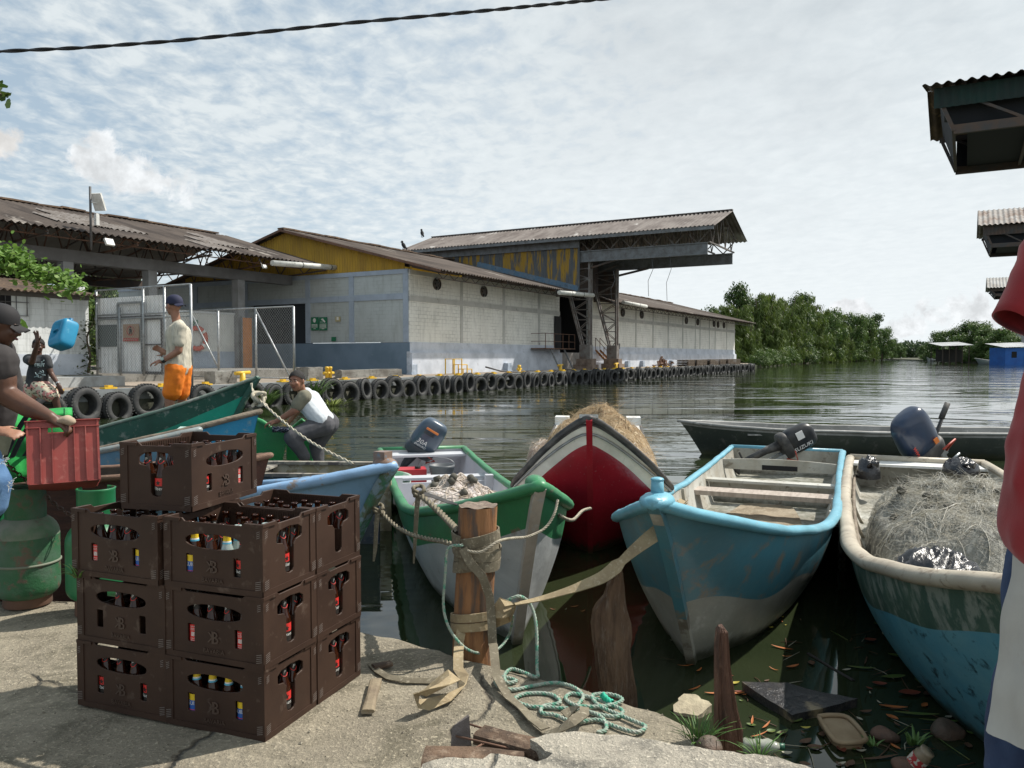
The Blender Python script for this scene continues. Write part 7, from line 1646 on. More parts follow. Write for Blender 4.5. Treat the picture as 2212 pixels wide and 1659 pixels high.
# ------------------------------------------------------------------ gas cylinders
M_gas = mat('green_gas_paint', (.025, .115, .045), .6, (.085, .14, .10), 3, c3=(.13, .085, .06), s3=15, lo3=.53, hi3=.66, bump=.25, bscale=40, lo=.4, hi=.6)
M_gasd = mat('dusty_green_top', (.20, .21, .17), .7, (.07, .16, .08), 4, c3=(.13, .11, .09), s3=20)
M_gas2 = mat('clean_green_paint', (.012, .14, .05), .4, (.02, .17, .07), 3, c3=(.13, .10, .07), s3=16, lo3=.66, hi3=.78)
def cyl(label, c, r, h, rz_, mt, mtop, hc=.17, ring=True, foot=.05):
    t = thing('gas_cylinder', label, 'gas cylinder', c, rz_, 'gas cylinders beside the crates'); m = MB(); prof = [(0, foot)]
    for k in range(7): a = math.pi / 2 * k / 6; prof.append((r - .07 + .07 * math.sin(a), foot + .07 - .07 * math.cos(a)))
    prof += [(r, foot + .10 + i * (h - .18 - foot) / 10) for i in range(11)]; m.lathe(prof, 40); m.build('body', mt, t)
    m = MB(); m.lathe([(r, h - .08)] + [(r * math.cos(a) ** .8, h - .08 + .13 * math.sin(a)) for a in [math.pi / 2 * k / 9 for k in range(1, 9)]] + [(0.001, h + .052)], 40); m.build('shoulder', mtop, t)
    if ring: m = MB(); m.lathe([(r - .001, h * .52 - .008), (r + .007, h * .52 - .004), (r + .007, h * .52 + .004), (r - .001, h * .52 + .008)], 40); m.build('weld_seam', mat('weld_grey', (.17, .19, .14), .7), t)
    m = MB(); rc = r * .62; z0 = h + .01; z1 = h + .04 + hc
    m.lathe([(rc, z0), (rc, z1 - .01), (rc + .004, z1), (rc - .004, z1 + .003), (rc - .008, z1 - .01), (rc - .008, z0)], 40, (0, 0, 0), None, R(-40), R(235)); m.build('collar', mt, t)
    m = MB(); m.lathe([(r * .72, 0), (r * .74, .004), (r * .72, foot + .035)], 36); m.lathe([(r * .71, foot + .03), (r * .71, 0)], 36); m.build('foot_ring', M_rust, t)
    m = MB(); m.lathe([(.022, h + .04), (.02, h + .09), (.026, h + .095), (.026, h + .12), (.018, h + .125), (.045, h + .13), (.045, h + .145), (0, h + .148)], 16); m.tube([(0, 0, h + .09), (.0, -.06, h + .09)], .018, 12); m.tube([(0, 0, h + .09), (-.05, -.01, h + .09)], .012, 10); m.build('valve', mat('brass_dark', (.20, .17, .12), .45, (.1, .08, .06), 20, metal=.6), t)
    m = MB(); m.tube([(0, -.055, h + .09), (0, -.078, h + .09)], .024, 16); m.build('valve_plug', mat('lime_plug', (.50, .62, .05), .5), t); return t
cyl('dusty green gas cylinder with rope-marked waist, left one at the picture edge', Vector((-2.93, 4.72, .0)), .178, .50, R(150), M_gas, M_gasd)
c2 = cyl('cleaner green gas cylinder half hidden behind the beer crates', Vector((-2.42, 4.56, .0)), .165, .50, R(205), M_gas2, M_gas2, .19, False, .09)
m = MB(); m.box((.165 * .62 * math.cos(2.0) * 1.0, .09, .66), (.001, .05, .03)); 
cyl('third green gas cylinder just showing behind the left one', Vector((-3.32, 5.0, .0)), .165, .42, R(180), M_gas2, M_gas2)
# chain between the left person and the cylinders
ch_ = thing('chain', 'rusty steel chain hanging from the left edge down to the gas cylinders', 'chain', Y(12, 1001, 4.6)); o = ch_.location.copy()
cp = smooth_path([Y(-40, 985, 4.4), Y(12, 1001, 4.6), Y(40, 1025, 4.75), Y(70, 1046, 4.9), Y(96, 1067, 4.9), Y(120, 1090, 4.85), Y(150, 1112, 4.75), Y(170, 1128, 4.7)], 12); m = MB(); lst = cp[0]; k = 0
for p in cp:
    if (p - lst).length > .034:
        d_ = (p - lst).normalized(); q_ = d_.to_track_quat('X', 'Z').to_matrix() @ Matrix.Rotation(R(90 * (k % 2) + 20), 3, 'X'); c = (p + lst) / 2 - o
        m.tube([c + q_ @ Vector((.026 * math.cos(a) , .011 * math.sin(a), 0)) for a in [2 * math.pi * i / 10 for i in range(10)]], .0038, 5, closed=True); lst = p; k += 1
m.build('links', mat('rusty_chain', (.17, .12, .10), .6, (.10, .06, .045), 20, metal=.4), ch_)

# red crate held by the man
def tapered_crate():
    TLn, TRn = at(60, 911, 4.50), at(208, 905, 4.68); X = (TRn - TLn); Wd = X.length; X.normalize(); Yv = Vector((-.34, 1, -.26)); Yv = (Yv - X * Yv.dot(X)).normalized(); Z = X.cross(Yv)
    t = thing('plastic_crate', 'tall ribbed red plastic crate held tilted by the man in the black cap', 'crate', TLn - Z * .36); t.rotation_euler = Matrix((X, Yv, Z)).transposed().to_euler(); Hh, D_2 = .36, .42
    m = MB(); th = .006
    def wall(p, q_, nrm):        # leaning panel with hand hole as separate strips
        pass
    hx0, hx1, hz0, hz1 = Wd * .28, Wd * .60, .285, .325
    m.bb((0, 0, 0), (Wd, th, hz0)); m.bb((0, 0, hz1), (Wd, th, Hh)); m.bb((0, 0, hz0), (hx0, th, hz1)); m.bb((hx1, 0, hz0), (Wd, th, hz1))
    m.bb((0, th, 0), (th, D_2, Hh)); m.bb((Wd - th, th, 0), (Wd, D_2, Hh)); m.bb((th, D_2 - th, 0), (Wd - th, D_2, hz0)); m.bb((th, D_2 - th, hz1), (Wd - th, D_2, Hh)); m.bb((th, th, 0), (Wd - th, D_2 - th, th))
    M_rc = mat('red_crate_plastic', (.30, .055, .045), .5, (.24, .045, .038), 5, c3=(.36, .11, .09), s3=20); m.build('shell', M_rc, t)
    m = MB()
    for f in (.17, .34, .66, .83): m.bb((Wd * f - .003, -.014, .0), (Wd * f + .003, 0, Hh - .04))
    for f in (.1, .3, .5, .7, .9): m.bb((Wd, D_2 * f - .003, .0), (Wd + .014, D_2 * f + .003, Hh - .04))
    for z, o_ in ((Hh - .042, .014), (Hh - .004, .018)): m.bb((-o_, -o_, z), (Wd + o_, .0, z + .005)); m.bb((Wd, -.0, z), (Wd + o_, D_2 + o_, z + .005)); m.bb((-o_, 0, z), (0, D_2 + o_, z + .005)); m.bb((-o_, D_2, z), (Wd + o_, D_2 + o_, z + .0049))
    for x, y in ((-.01, -.01), (Wd - .001, -.01)): m.bb((x, y, 0), (x + .011, y + .01, Hh))
    m.bb((-.006, -.006, -.004), (Wd + .006, D_2 + .006, -.0002))
    m.build('ribs', M_rc, t); return t, Wd
rc_, rcW = tapered_crate()
# blue jerrycan in the air
jc = thing('jerrycan', 'blue plastic jerrycan flying through the air in front of the white shed', 'jerrycan', at(137, 723, 10.3), rot=Euler((R(-22), R(-10), R(-28))))
m = MB(); m.smooth = True; n, k = 40, 24; vs = []
for i in range(k + 1):
    a = -math.pi / 2 + math.pi * i / k; 
    for j in range(n):
        b = 2 * math.pi * j / n; x, y, z = .15 * sup(math.cos(a), .3) * sup(math.cos(b), .32), .11 * sup(math.cos(a), .3) * sup(math.sin(b), .32), .19 * sup(math.sin(a), .35)
        r_ = math.hypot(x / .09, (z - .045) / .10)
        if y < -.05 and r_ < 1: y += .055 * min(1, (1 - r_) * 3.5)
        y *= 1 + .018 * math.cos(z * 60); vs.append((x, y, z))
m.add(vs, [(i * n + j, i * n + (j + 1) % n, (i + 1) * n + (j + 1) % n, (i + 1) * n + j) for i in range(k) for j in range(n)]); M_jc = mat('blue_plastic', (.015, .24, .42), .4, (.012, .19, .35), 4, c3=(.15, .42, .55), s3=9, lo3=.62, hi3=.8); m.build('body', M_jc, jc)
m = MB(); m.tube([(-.06, -.088, .0), (-.05, -.105, .03), (.05, -.105, .03), (.06, -.088, .0)], .014, 8); m.build('handle', M_jc, jc)
m = MB(); m.lathe([(.028, .18), (.028, .215), (0, .22)], 14, (.08, 0, 0)); m.build('cap', mat('cap_blue', (.01, .12, .25), .4), jc)
# green life vest with dark straps
lv = thing('life_vest', 'bright green folded life vest with dark straps at the left edge', 'life vest', at(55, 950, 5.2)); o = lv.location.copy()
m = MB(); m.smooth = True
def vf(u, v):
    px = -40 + 180 * u; py = 888 + 150 * v - 45 * max(0, u - .62) * v * 3 + 6 * math.sin(u * 5); y = 5.05 + .12 * math.cos(v * 3.0) + .05 * noise.noise(Vector((u * 4, v * 4, 0)))
    if v < .12: y += (.12 - v) * 2.4
    return at(px, py, y) - o
m.grid(vf, 40, 24); b1 = len(m.v); m.add([Vector(p) + Vector((0, .09, 0)) for p in m.v[:b1]], [f[::-1] for f in m.f[:40 * 24]]); 
for i in range(40):
    a = 24 * 41 + i; m.f.append([a, a + 1, a + 1 + b1, a + b1]); m.m.append(0); m.sm.append(True)
for j in range(24):
    a = j * 41 + 40; m.f.append([a, a + 41, a + 41 + b1, a + b1]); m.m.append(0); m.sm.append(True)
m.build('panel', mat('vest_green', (.015, .33, .06), .75, (.012, .25, .05), 6, bump=.3), lv)
for pts in (((64, 890), (45, 918), (28, 950), (12, 985)), ((86, 890), (66, 915), (44, 950), (25, 990)), ((118, 893), (98, 925), (72, 958), (50, 992)), ((8, 1000), (28, 996), (58, 994)), ((2, 1012), (20, 1015), (48, 1016))):
    m = MB(); m.ribbon([at(u, v, 5.03) - o for u, v in pts], .03, (0, -1, .1), .008); m.build('strap', mat('strap_dark', (.03, .035, .05), .7), lv)
# ================================================================== people
SMTEX = bpy.data.textures.new('folds', 'CLOUDS'); SMTEX.noise_scale = .16; SMTEX.noise_depth = 2
def soft(o, vox=.01, it=6, fold=0.0):
    r = o.modifiers.new('r', 'REMESH'); r.mode = 'VOXEL'; r.voxel_size = vox; r.use_smooth_shade = True
    s_ = o.modifiers.new('s', 'SMOOTH'); s_.factor = .5; s_.iterations = it
    if fold:
        d_ = o.modifiers.new('d', 'DISPLACE'); d_.texture = SMTEX; d_.strength = fold; d_.mid_level = .5; d_.texture_coords = 'LOCAL'
    return o
def limb(m, pts, rr, n=12):
    for i in range(len(pts) - 1): m.cone2(pts[i], pts[i + 1], rr[i], rr[i + 1], n)
def hand(m, w, d, nrm, s=1.0, curl=.5, side=1, spread=.12):
    """palm, four bent fingers and a thumb; d points to the fingers, nrm out of the back of the hand"""
    d = Vector(d).normalized(); nrm = Vector(nrm); nrm = (nrm - d * nrm.dot(d)).normalized(); x = d.cross(nrm) * side
    M = Matrix((x, d, nrm)).transposed(); c = Vector(w) + d * .050 * s; m.sphere(c, (.040 * s, .052 * s, .017 * s), 14, 10, M); m.cone2(w, Vector(w) + d * .03 * s, .027 * s, .026 * s)
    for k, (o_, L) in enumerate(((-.027, .064), (-.009, .074), (.010, .070), (.028, .054))):
        b0 = Vector(w) + d * .090 * s + x * o_ * s; a = curl * .6; dd = (d * math.cos(a) - nrm * math.sin(a) + x * (k - 1.5) * spread).normalized(); p1 = b0 + dd * L * .5 * s
        a2 = curl * 1.7; d2 = (d * math.cos(a2) - nrm * math.sin(a2) + x * (k - 1.5) * spread * .6).normalized(); limb(m, [b0 - d * .01 * s, p1, p1 + d2 * L * .5 * s], [.0095 * s, .0088 * s, .0072 * s], 8)
    t0 = Vector(w) + d * .025 * s - x * .032 * s; t1 = t0 + (d * .5 - x * .8 - nrm * .25).normalized() * .036 * s; limb(m, [t0, t1, t1 + (d * .85 - x * .3 - nrm * .4).normalized() * .032 * s], [.0125 * s, .011 * s, .0085 * s], 8)
M_sk1 = mat('skin_dark', (.090, .040, .024), .5, (.065, .028, .017), 9, sss=.05); M_sk2 = mat('skin_brown', (.30, .14, .085), .5, (.24, .105, .065), 9, sss=.08); M_sk3 = mat('skin_light_brown', (.32, .16, .10), .5, (.26, .12, .075), 9, sss=.08); M_sk4 = mat('skin_deep_brown', (.12, .055, .032), .48, (.085, .038, .022), 9, sss=.06)
M_hair = mat('black_hair', (.006, .005, .005), .8, (.016, .013, .012), 60, bump=1.0, bscale=120, bdist=.006)
def head(t, m, c, face, up, s, skin, hair=True, eyes=True, smile=True):
    """adds skull, jaw, nose and ears to the body mesh m; eyes, mouth and hair as parts"""
    c = Vector(c); f = Vector(face).normalized(); u = Vector(up); u = (u - f * u.dot(f)).normalized(); x = f.cross(u); M = Matrix((x, f, u)).transposed()
    def L(a, b, e): return c + M @ (Vector((a, b, e)) * s)
    m.sphere(L(0, -.012, .028), (.074 * s, .092 * s, .088 * s), 20, 14, M); m.sphere(L(0, .018, -.03), (.058 * s, .068 * s, .078 * s), 18, 12, M); m.sphere(L(0, .045, -.085), (.028 * s, .026 * s, .024 * s), 12, 8, M)
    limb(m, [L(0, .078, .012), L(0, .100, -.022)], [.009 * s, .0145 * s], 8); m.sphere(L(.013, .088, -.026), .009 * s, 8, 6); m.sphere(L(-.013, .088, -.026), .009 * s, 8, 6)
    for sg in (-1, 1): m.sphere(L(sg * .078, -.004, -.005), (.012 * s, .021 * s, .033 * s), 10, 8, M); m.sphere(L(sg * .033, .068, -.02), .022 * s, 10, 8); m.sphere(L(sg * .03, .078, .028), (.022 * s, .010 * s, .007 * s), 10, 6, M)
    m.sphere(L(0, .082, -.052), (.024 * s, .010 * s, .009 * s), 10, 6, M)
    if eyes:
        for sg in (-1, 1):
            e = MB(); e.sphere(L(sg * .030, .079, .010), (.0105 * s, .007 * s, .0048 * s), 12, 8, M); e.mi = 1; e.sphere(L(sg * .030, .0855, .010), (.006 * s, .0045 * s, .005 * s), 10, 6, M); e.mi = 2; e.tube([L(sg * .012, .088, .026), L(sg * .030, .090, .031), L(sg * .048, .080, .027)], .0035 * s, 6); e.build('eye', [mat('eye_white', (.6, .58, .55), .3), M_hair, M_hair], t, origin=t.location)
        e = MB(); e.tube([L(-.024, .084, -.049), L(-.01, .093, -.056), L(.01, .093, -.056), L(.024, .084, -.049)], [.002 * s, .005 * s, .005 * s, .002 * s], 8); e.build('mouth', mat('lips', (.17, .045, .04), .5), t, origin=t.location)
    if hair:
        h = MB(); h.smooth = True; n, k = 26, 12; vs = []
        for i in range(k + 1):
            a = math.pi * .62 * i / k
            for j in range(n):
                b = 2 * math.pi * j / n; cut = 1 - .42 * max(0, math.sin(b)) - 0.05 * abs(math.cos(b)); a2 = a * cut; r = 1.07 + .03 * noise.noise(Vector((i * 1.3, j * 1.1, 0))); vs.append(L(.078 * r * math.sin(a2) * math.cos(b), -.012 + .097 * r * math.sin(a2) * math.sin(b), .030 + .090 * r * math.cos(a2)))
        h.add(vs, [(i * n + j, (i + 1) * n + j, (i + 1) * n + (j + 1) % n, i * n + (j + 1) % n) for i in range(k) for j in range(n)]); h.build('hair', M_hair, t, origin=t.location)
    return L, M
def cap(t, L, mt, brim_a=1, s=1.0):
    m = MB(); m.smooth = True; n, k = 28, 10; vs = []
    for i in range(k + 1):
        a = math.pi / 2 * 1.08 * i / k
        for j in range(n): b = 2 * math.pi * j / n; vs.append(L(.086 * math.sin(a) ** .9 * math.cos(b), -.014 + .104 * math.sin(a) ** .9 * math.sin(b), .028 + .105 * math.cos(a) ** .8 if a < math.pi / 2 else .022))
    m.add(vs, [(i * n + j, (i + 1) * n + j, (i + 1) * n + (j + 1) % n, i * n + (j + 1) % n) for i in range(k) for j in range(n)]); m.build('cap', mt, t, origin=t.location)
    m = MB(); m.smooth = True; g = brim_a
    m.grid(lambda u, v: L((u - .5) * .15 * (1 - .25 * v * v), g * (.065 + .085 * v * math.cos((u - .5) * 2.0)) - (.0 if g > 0 else .028), .036 - .022 * v - .05 * (u - .5) ** 2 * 4 * .5), 14, 8)
    b1 = len(m.v); F0_ = list(m.f); m.add([Vector(p) + Vector((0, 0, -.004)) for p in m.v[:b1]], [f[::-1] for f in F0_]); m.build('cap_brim', mt, t, origin=t.location)
def person(label, base): return thing('person', label, 'person', base)
def B(t, m, name, mt, vox=.01, it=6, fold=0.0): return soft(m.build(name, mt, t, origin=t.location), vox, it, fold)
def P(u, v, y): return at(u, v, y)

# --- the one in orange shorts, back half turned, cap worn backwards
y = 9.3; t = person('person in cream shirt, orange shorts and backward navy cap standing in a boat', Vector((P(378, 930, y).x, y, WZ + .1)))
hd = P(375, 661, y); nk = P(381, 692, y); ch_c = P(386, 722, y); wa_ = P(387, 762, y); hp = P(385, 797, y)
m = MB(); L_, M_ = head(t, m, hd, (-.88, .42, .02), (0.05, 0, 1), 1.02, M_sk3, hair=True, eyes=True)
limb(m, [hd - Vector((-.01, 0, .06)), nk, nk + Vector((.01, 0, -.05))], [.052, .050, .06])
limb(m, [ch_c, wa_, hp], [.10, .09, .11])
ls = P(388, 708, y - .17); le = P(386, 758, y - .19); lw_ = P(350, 780, y - .22); limb(m, [ls, le, lw_], [.052, .042, .028]); hand(m, lw_, (-1, .0, -.15), (0, -.35, 1), 1.0, .55, 1)
rs = P(381, 708, y + .17); re = P(374, 755, y + .2); rw = P(358, 763, y + .1); limb(m, [rs, re, rw], [.05, .04, .028]); hand(m, rw, (-.8, -.1, .5), (0, 1, .2), 1.0, .4, -1)
k1 = P(366, 858, y - .08); k2 = P(392, 856, y + .12); a1_ = P(368, 935, y - .1); a2_ = P(405, 935, y + .15)
limb(m, [P(379, 800, y - .08), k1, a1_], [.085, .058, .04]); limb(m, [P(388, 800, y + .08), k2, a2_], [.085, .058, .04])
for a in (a1_, a2_): m.sphere(a + Vector((-.05, 0, -.03)), (.12, .045, .018), 12, 8)
B(t, m, 'body', M_sk3, .009, 4)
m = MB(); limb(m, [nk + Vector((.02, -.0, -.06)), ch_c + Vector((0, -.06, 0)), wa_ + Vector((0.0, -.05, 0)), hp + Vector((0, -.05, .0))], [.075, .125, .118, .132]); limb(m, [ch_c + Vector((0.0, .07, 0)), wa_ + Vector((.0, .06, 0)), hp + Vector((0, .06, .0))], [.12, .112, .13])
limb(m, [ls + Vector((0, 0, .0)), ls.lerp(le, .62)], [.078, .072]); limb(m, [rs, rs.lerp(re, .6)], [.075, .07]); limb(m, [ls, rs], [.075, .075])
B(t, m, 'shirt', mat('cream_shirt', (.58, .54, .44), .85, (.48, .44, .35), 8, c3=(.40, .37, .30), s3=30, lo3=.52, hi3=.6, st=(1, 1, .2), bump=.5, bscale=14), .010, 5, .022)
m = MB(); limb(m, [P(380, 797, y - .07), P(371, 847, y - .08)], [.125, .108]); limb(m, [P(392, 797, y + .07), P(391, 846, y + .1)], [.125, .105]); B(t, m, 'shorts', mat('orange_shorts', (.85, .22, .01), .75, (.70, .17, .01), 8), .010, 5, .03)
cap(t, L_, mat('navy_cap', (.015, .018, .05), .8), -1)
w = MB(); d_ = (lw_ - le).normalized(); w.tube([lw_ - d_ * .035, lw_ + d_ * .0], .034, 14); w.build('watch', mat('watch_black', (.02, .025, .025), .4), t, origin=t.location)
w = MB(); w.tube([lw_ - d_ * .018 + Vector((0, -.030, .012)), lw_ - d_ * .018 + Vector((0, -.042, .018))], .02, 14); w.build('watch_face', mat('watch_face', (.35, .42, .38), .3), t, origin=t.location)

# --- thrower in the dark printed shirt
y = 12.3; t = person('person in dark printed shirt and patterned shorts throwing the blue jerrycan', Vector((P(85, 905, y).x, y, WZ + .1)))
hd = P(83, 748, y); nk = P(83, 769, y); m = MB(); L_, M_ = head(t, m, hd, (.40, -.9, -.08), (0.03, 0, 1), 1.05, M_sk1)
limb(m, [hd - Vector((.02, -.02, .07)), nk, nk - Vector((0, 0, .06))], [.055, .05, .06]); limb(m, [P(81, 790, y), P(78, 815, y), P(78, 832, y)], [.11, .09, .11])
s1, e1, w1 = P(62, 776, y), P(69, 782, y - .28), P(82, 738, y - .42); limb(m, [s1, e1, w1], [.055, .045, .030]); hand(m, w1, (-.12, -.05, 1), (.25, 1, 0), 1.12, .22, 1, .22)
s2, e2, w2 = P(99, 776, y), P(111, 808, y), P(126, 830, y - .1); limb(m, [s2, e2, w2], [.05, .042, .028]); hand(m, w2, (.35, -.1, -.9), (0, -1, 0), 1.1, .35, -1, .15)
ka, kb = P(118, 857, y - .1), P(52, 872, y + .05); limb(m, [P(88, 838, y), ka, P(129, 897, y - .05), ], [.09, .06, .045]); limb(m, [P(70, 838, y), kb, P(48, 912, y)], [.09, .06, .045])
for a in (P(129, 898, y - .05), P(48, 913, y)): m.sphere(a + Vector((.05, -.03, -.03)), (.12, .05, .018), 12, 8)
B(t, m, 'body', M_sk1, .010, 4)
m = MB(); limb(m, [nk - Vector((0, 0, .10)), P(80, 800, y), P(77, 818, y), P(75, 834, y)], [.12, .135, .13, .145]); limb(m, [P(88, 785, y), P(87, 815, y), P(86, 830, y)], [.11, .12, .12]); limb(m, [s1, P(66, 780, y - .17)], [.085, .075]); limb(m, [s2, s2.lerp(e2, .45)], [.08, .072]); limb(m, [s1, s2], [.08, .078])
B(t, m, 'shirt', mat('charcoal_shirt', (.030, .032, .036), .9, (.05, .052, .055), 8), .011, 5, .022)
m = MB(); rn = random.Random(6)
for k in range(11):
    uu, vv = rn.uniform(73, 95), rn.uniform(783, 815); pts = [at(uu + i * 2.6 * math.cos(k) + rn.uniform(-2, 2), vv + i * 2.4 * math.sin(k * 1.7) + rn.uniform(-2, 2), y - .175) for i in range(4)]; m.tube(pts, .007, 5)
for i in range(5): m.tube([at(75 + i * 4.4, 786, y - .18), at(76 + i * 4.4, 792, y - .185)], .008, 5); m.tube([at(75 + i * 4.4, 786, y - .18), at(78 + i * 4.4, 786, y - .185)], .007, 5)
m.build('shirt_print', mat('print_pale', (.26, .34, .36), .8), t, origin=t.location)
m = MB(); limb(m, [P(84, 836, y), P(112, 853, y - .08)], [.155, .12]); limb(m, [P(70, 838, y), P(57, 862, y)], [.15, .115])
pm = bpy.data.materials.new('patterned_shorts'); pm.use_nodes = True; q = NT(pm.node_tree); o_ = q.node('ShaderNodeTexCoord').outputs['Object']; v_ = q.node('ShaderNodeTexVoronoi', inp={'Vector': o_, 'Scale': 22.0}); q.l.new(q.mix(q.ramp(v_.outputs['Distance'], (.28, 1.0), (.36, 0.0)), q.mix(q.ramp(q.noise(o_, 14, 2), (.5, 0.0), (.54, 1.0)), (.55, .50, .38), (.50, .20, .18)), (.04, .045, .022)), q.n['Principled BSDF'].inputs[0])
B(t, m, 'shorts', pm, .011, 5, .03)
w = MB(); d_ = (w2 - e2).normalized(); w.tube([w2 - d_ * .03, w2 - d_ * .005], .034, 12); w.build('wristband', M_galv, t, origin=t.location)

# --- boy leaning on the green bow boards, looking at the camera
y = 8.85; t = person('boy in white shirt with khaki sleeve and grey trousers leaning on green boards', Vector((P(675, 1003, y).x, y, WZ + .1)))
hd = P(641, 824, y - .12); nk = P(651, 845, y - .05); m = MB(); L_, M_ = head(t, m, hd, (-.22, -.97, -.05), (-.06, .0, 1), .99, M_sk2)
limb(m, [hd + Vector((.03, .03, -.05)), nk, P(660, 855, y)], [.05, .05, .07]); cs = P(664, 866, y); ws = P(686, 892, y + .02); hs = P(700, 916, y + .02); limb(m, [cs, ws, hs], [.10, .09, .11])
s1, e1, w1 = P(651, 860, y - .14), P(638, 886, y - .2), P(596, 911, y - .16); limb(m, [s1, e1, w1], [.055, .043, .028]); hand(m, w1, (-1, 0, -.18), (0, -.3, 1), 1.0, .75, 1, .08)
s2, e2, w2 = P(658, 858, y + .16), P(646, 884, y + .25), P(636, 899, y + .25); limb(m, [s2, e2, w2], [.05, .042, .028]); hand(m, w2, (-.6, 0, -.6), (0, -.5, .6), 1.0, .8, -1, .08)
kn1 = P(630, 944, y - .22); an1 = P(658, 996, y - .15); kn2 = P(683, 962, y + .12); an2 = P(689, 1004, y + .1)
limb(m, [hs + Vector((0, -.07, 0)), kn1, an1], [.095, .062, .042]); limb(m, [hs + Vector((0, .09, 0)), kn2, an2], [.095, .062, .042])
for a in (an1, an2): m.sphere(a + Vector((-.05, -.02, -.05)), (.12, .045, .018), 12, 8)
B(t, m, 'body', M_sk2, .009, 4)
m = MB(); limb(m, [P(660, 853, y), cs, ws, P(698, 909, y + .02)], [.085, .125, .118, .132]); limb(m, [cs + Vector((.02, .1, 0)), P(697, 904, y + .1)], [.11, .115]); limb(m, [cs + Vector((0, -.07, -.03)), P(692, 908, y - .07)], [.105, .10]); B(t, m, 'shirt', mat('white_shirt', (.60, .64, .68), .85, (.52, .56, .60), 6), .010, 5, .022)
m = MB(); limb(m, [s1 + Vector((.03, 0, .01)), s1.lerp(e1, .58)], [.085, .075]); limb(m, [s2, s2.lerp(e2, .5)], [.075, .07]); B(t, m, 'sleeve', mat('khaki_sleeve', (.20, .19, .14), .9, (.16, .15, .11), 8), .010, 5, .03)
m = MB(); limb(m, [hs + Vector((0, -.05, 0)), kn1, an1 - Vector((0, 0, -.05))], [.130, .088, .068]); limb(m, [hs + Vector((.02, .08, .0)), kn2, an2 - Vector((0, 0, -.04))], [.135, .085, .065]); limb(m, [hs + Vector((-.04, -.03, .03)), hs + Vector((.03, .06, .0))], [.125, .13]); B(t, m, 'trousers', mat('grey_trousers', (.085, .085, .095), .9, (.065, .065, .072), 8), .010, 5, .018)

# --- man in black cap holding the red crate, cut by the left edge
y = 4.72; t = person('man in black cap and dark shirt holding the red crate at the left edge', Vector((-3.1, 4.9, 0)))
hd = P(2, 705, y); m = MB(); L_, M_ = head(t, m, hd, (.93, .30, -.22), (.12, 0, 1), 1.04, M_sk4, hair=True)
nk = P(-12, 742, y + .02); limb(m, [hd - Vector((.03, 0, .05)), nk, nk - Vector((.03, 0, .07))], [.058, .058, .07])
sh_, el, wr_ = P(-2, 782, y - .12), P(8, 850, y - .12), P(108, 901, y - .16); limb(m, [sh_, P(6, 822, y - .12), el], [.078, .074, .066]); limb(m, [el, P(60, 880, y - .14), wr_], [.066, .058, .036]); hand(m, wr_, (.9, .12, -.52), (.35, -.3, .9), 1.12, .95, 1, .05)
limb(m, [P(-28, 800, y + .1), P(-40, 900, y + .1)], [.15, .15]); limb(m, [P(-40, 1000, y), P(-44, 1140, y), Vector((-3.1, 4.9, .08))], [.1, .07, .05]); m.sphere((-3.1, 4.8, .04), (.05, .13, .04), 12, 8)
B(t, m, 'body', M_sk4, .009, 4)
m = MB(); limb(m, [P(-25, 770, y + .05), P(-28, 830, y + .08), P(-40, 900, y + .1)], [.15, .19, .19]); limb(m, [P(-12, 778, y - .10), sh_, sh_.lerp(el, .16)], [.105, .108, .102]); limb(m, [P(-30, 768, y), P(-6, 782, y - .10)], [.10, .105]); B(t, m, 'shirt', mat('black_shirt', (.032, .028, .028), .9, (.045, .04, .04), 8), .011, 5, .03)
m = MB(); limb(m, [P(-40, 930, y + .1), P(-40, 1000, y), P(-44, 1150, y)], [.17, .13, .10]); B(t, m, 'trousers', mat('dark_trousers', (.03, .035, .022), .9), .012, 5, .03)
cap(t, L_, mat('black_cap', (.014, .013, .015), .8), 1)
m = MB(); c = at(138, 909, y - .15); m.sphere(c + Vector((.01, 0, 0)), (.065, .035, .026), 18, 12); m.jitter(.016, 16, 3); o_ = m.build('rag', mat('beige_rag', (.42, .33, .24), .9, (.3, .23, .16), 12)); tag(o_, 'beige folded rag on the rim of the red crate under the fingers', 'rag')

# --- seated person in jeans at the left edge
y = 4.35; t = person('seated person in frayed blue jeans with hand pointing, cut off by the left edge', Vector((-3.45, 4.5, 0)))
M_jean = mat('blue_jeans', (.055, .13, .27), .9, (.10, .20, .36), 5, c3=(.22, .30, .42), s3=18, lo3=.62, hi3=.75, bump=.3, bscale=80)
m = MB(); e1, w1 = P(-70, 935, y), P(-8, 930, y - .05); limb(m, [P(-110, 850, y), e1, w1], [.055, .045, .03]); hand(m, w1, (.96, -.1, -.12), (0, -.5, .86), .95, .35, 1, .14); limb(m, [P(-110, 850, y), P(-100, 960, y)], [.13, .14]); head(t, m, P(-105, 770, y), (1, .2, -.1), (0, 0, 1), 1.0, None); limb(m, [P(-107, 800, y), P(-108, 840, y)], [.052, .065]); limb(m, [P(-95, 1000, y), P(-36, 985, y - .1), P(-36, 1085, y - .1), P(-60, 1180, y)], [.09, .05, .05, .045]); m.sphere(P(-60, 1225, y - .05), (.08, .06, .04)); B(t, m, 'body', M_sk3, .01, 4)
m = MB(); limb(m, [P(-95, 1000, y), P(-30, 985, y - .1)], [.13, .075]); limb(m, [P(-32, 975, y - .1), P(-16, 1040, y - .1), P(-22, 1085, y - .1)], [.07, .095, .09]); B(t, m, 'jeans', M_jean, .010, 5, .02)
m = MB(); limb(m, [P(-110, 850, y), P(-105, 960, y)], [.15, .16]); B(t, m, 'shirt', mat('grey_shirt', (.2, .2, .2), .9), .012, 4)
m = MB(); rn = random.Random(2)
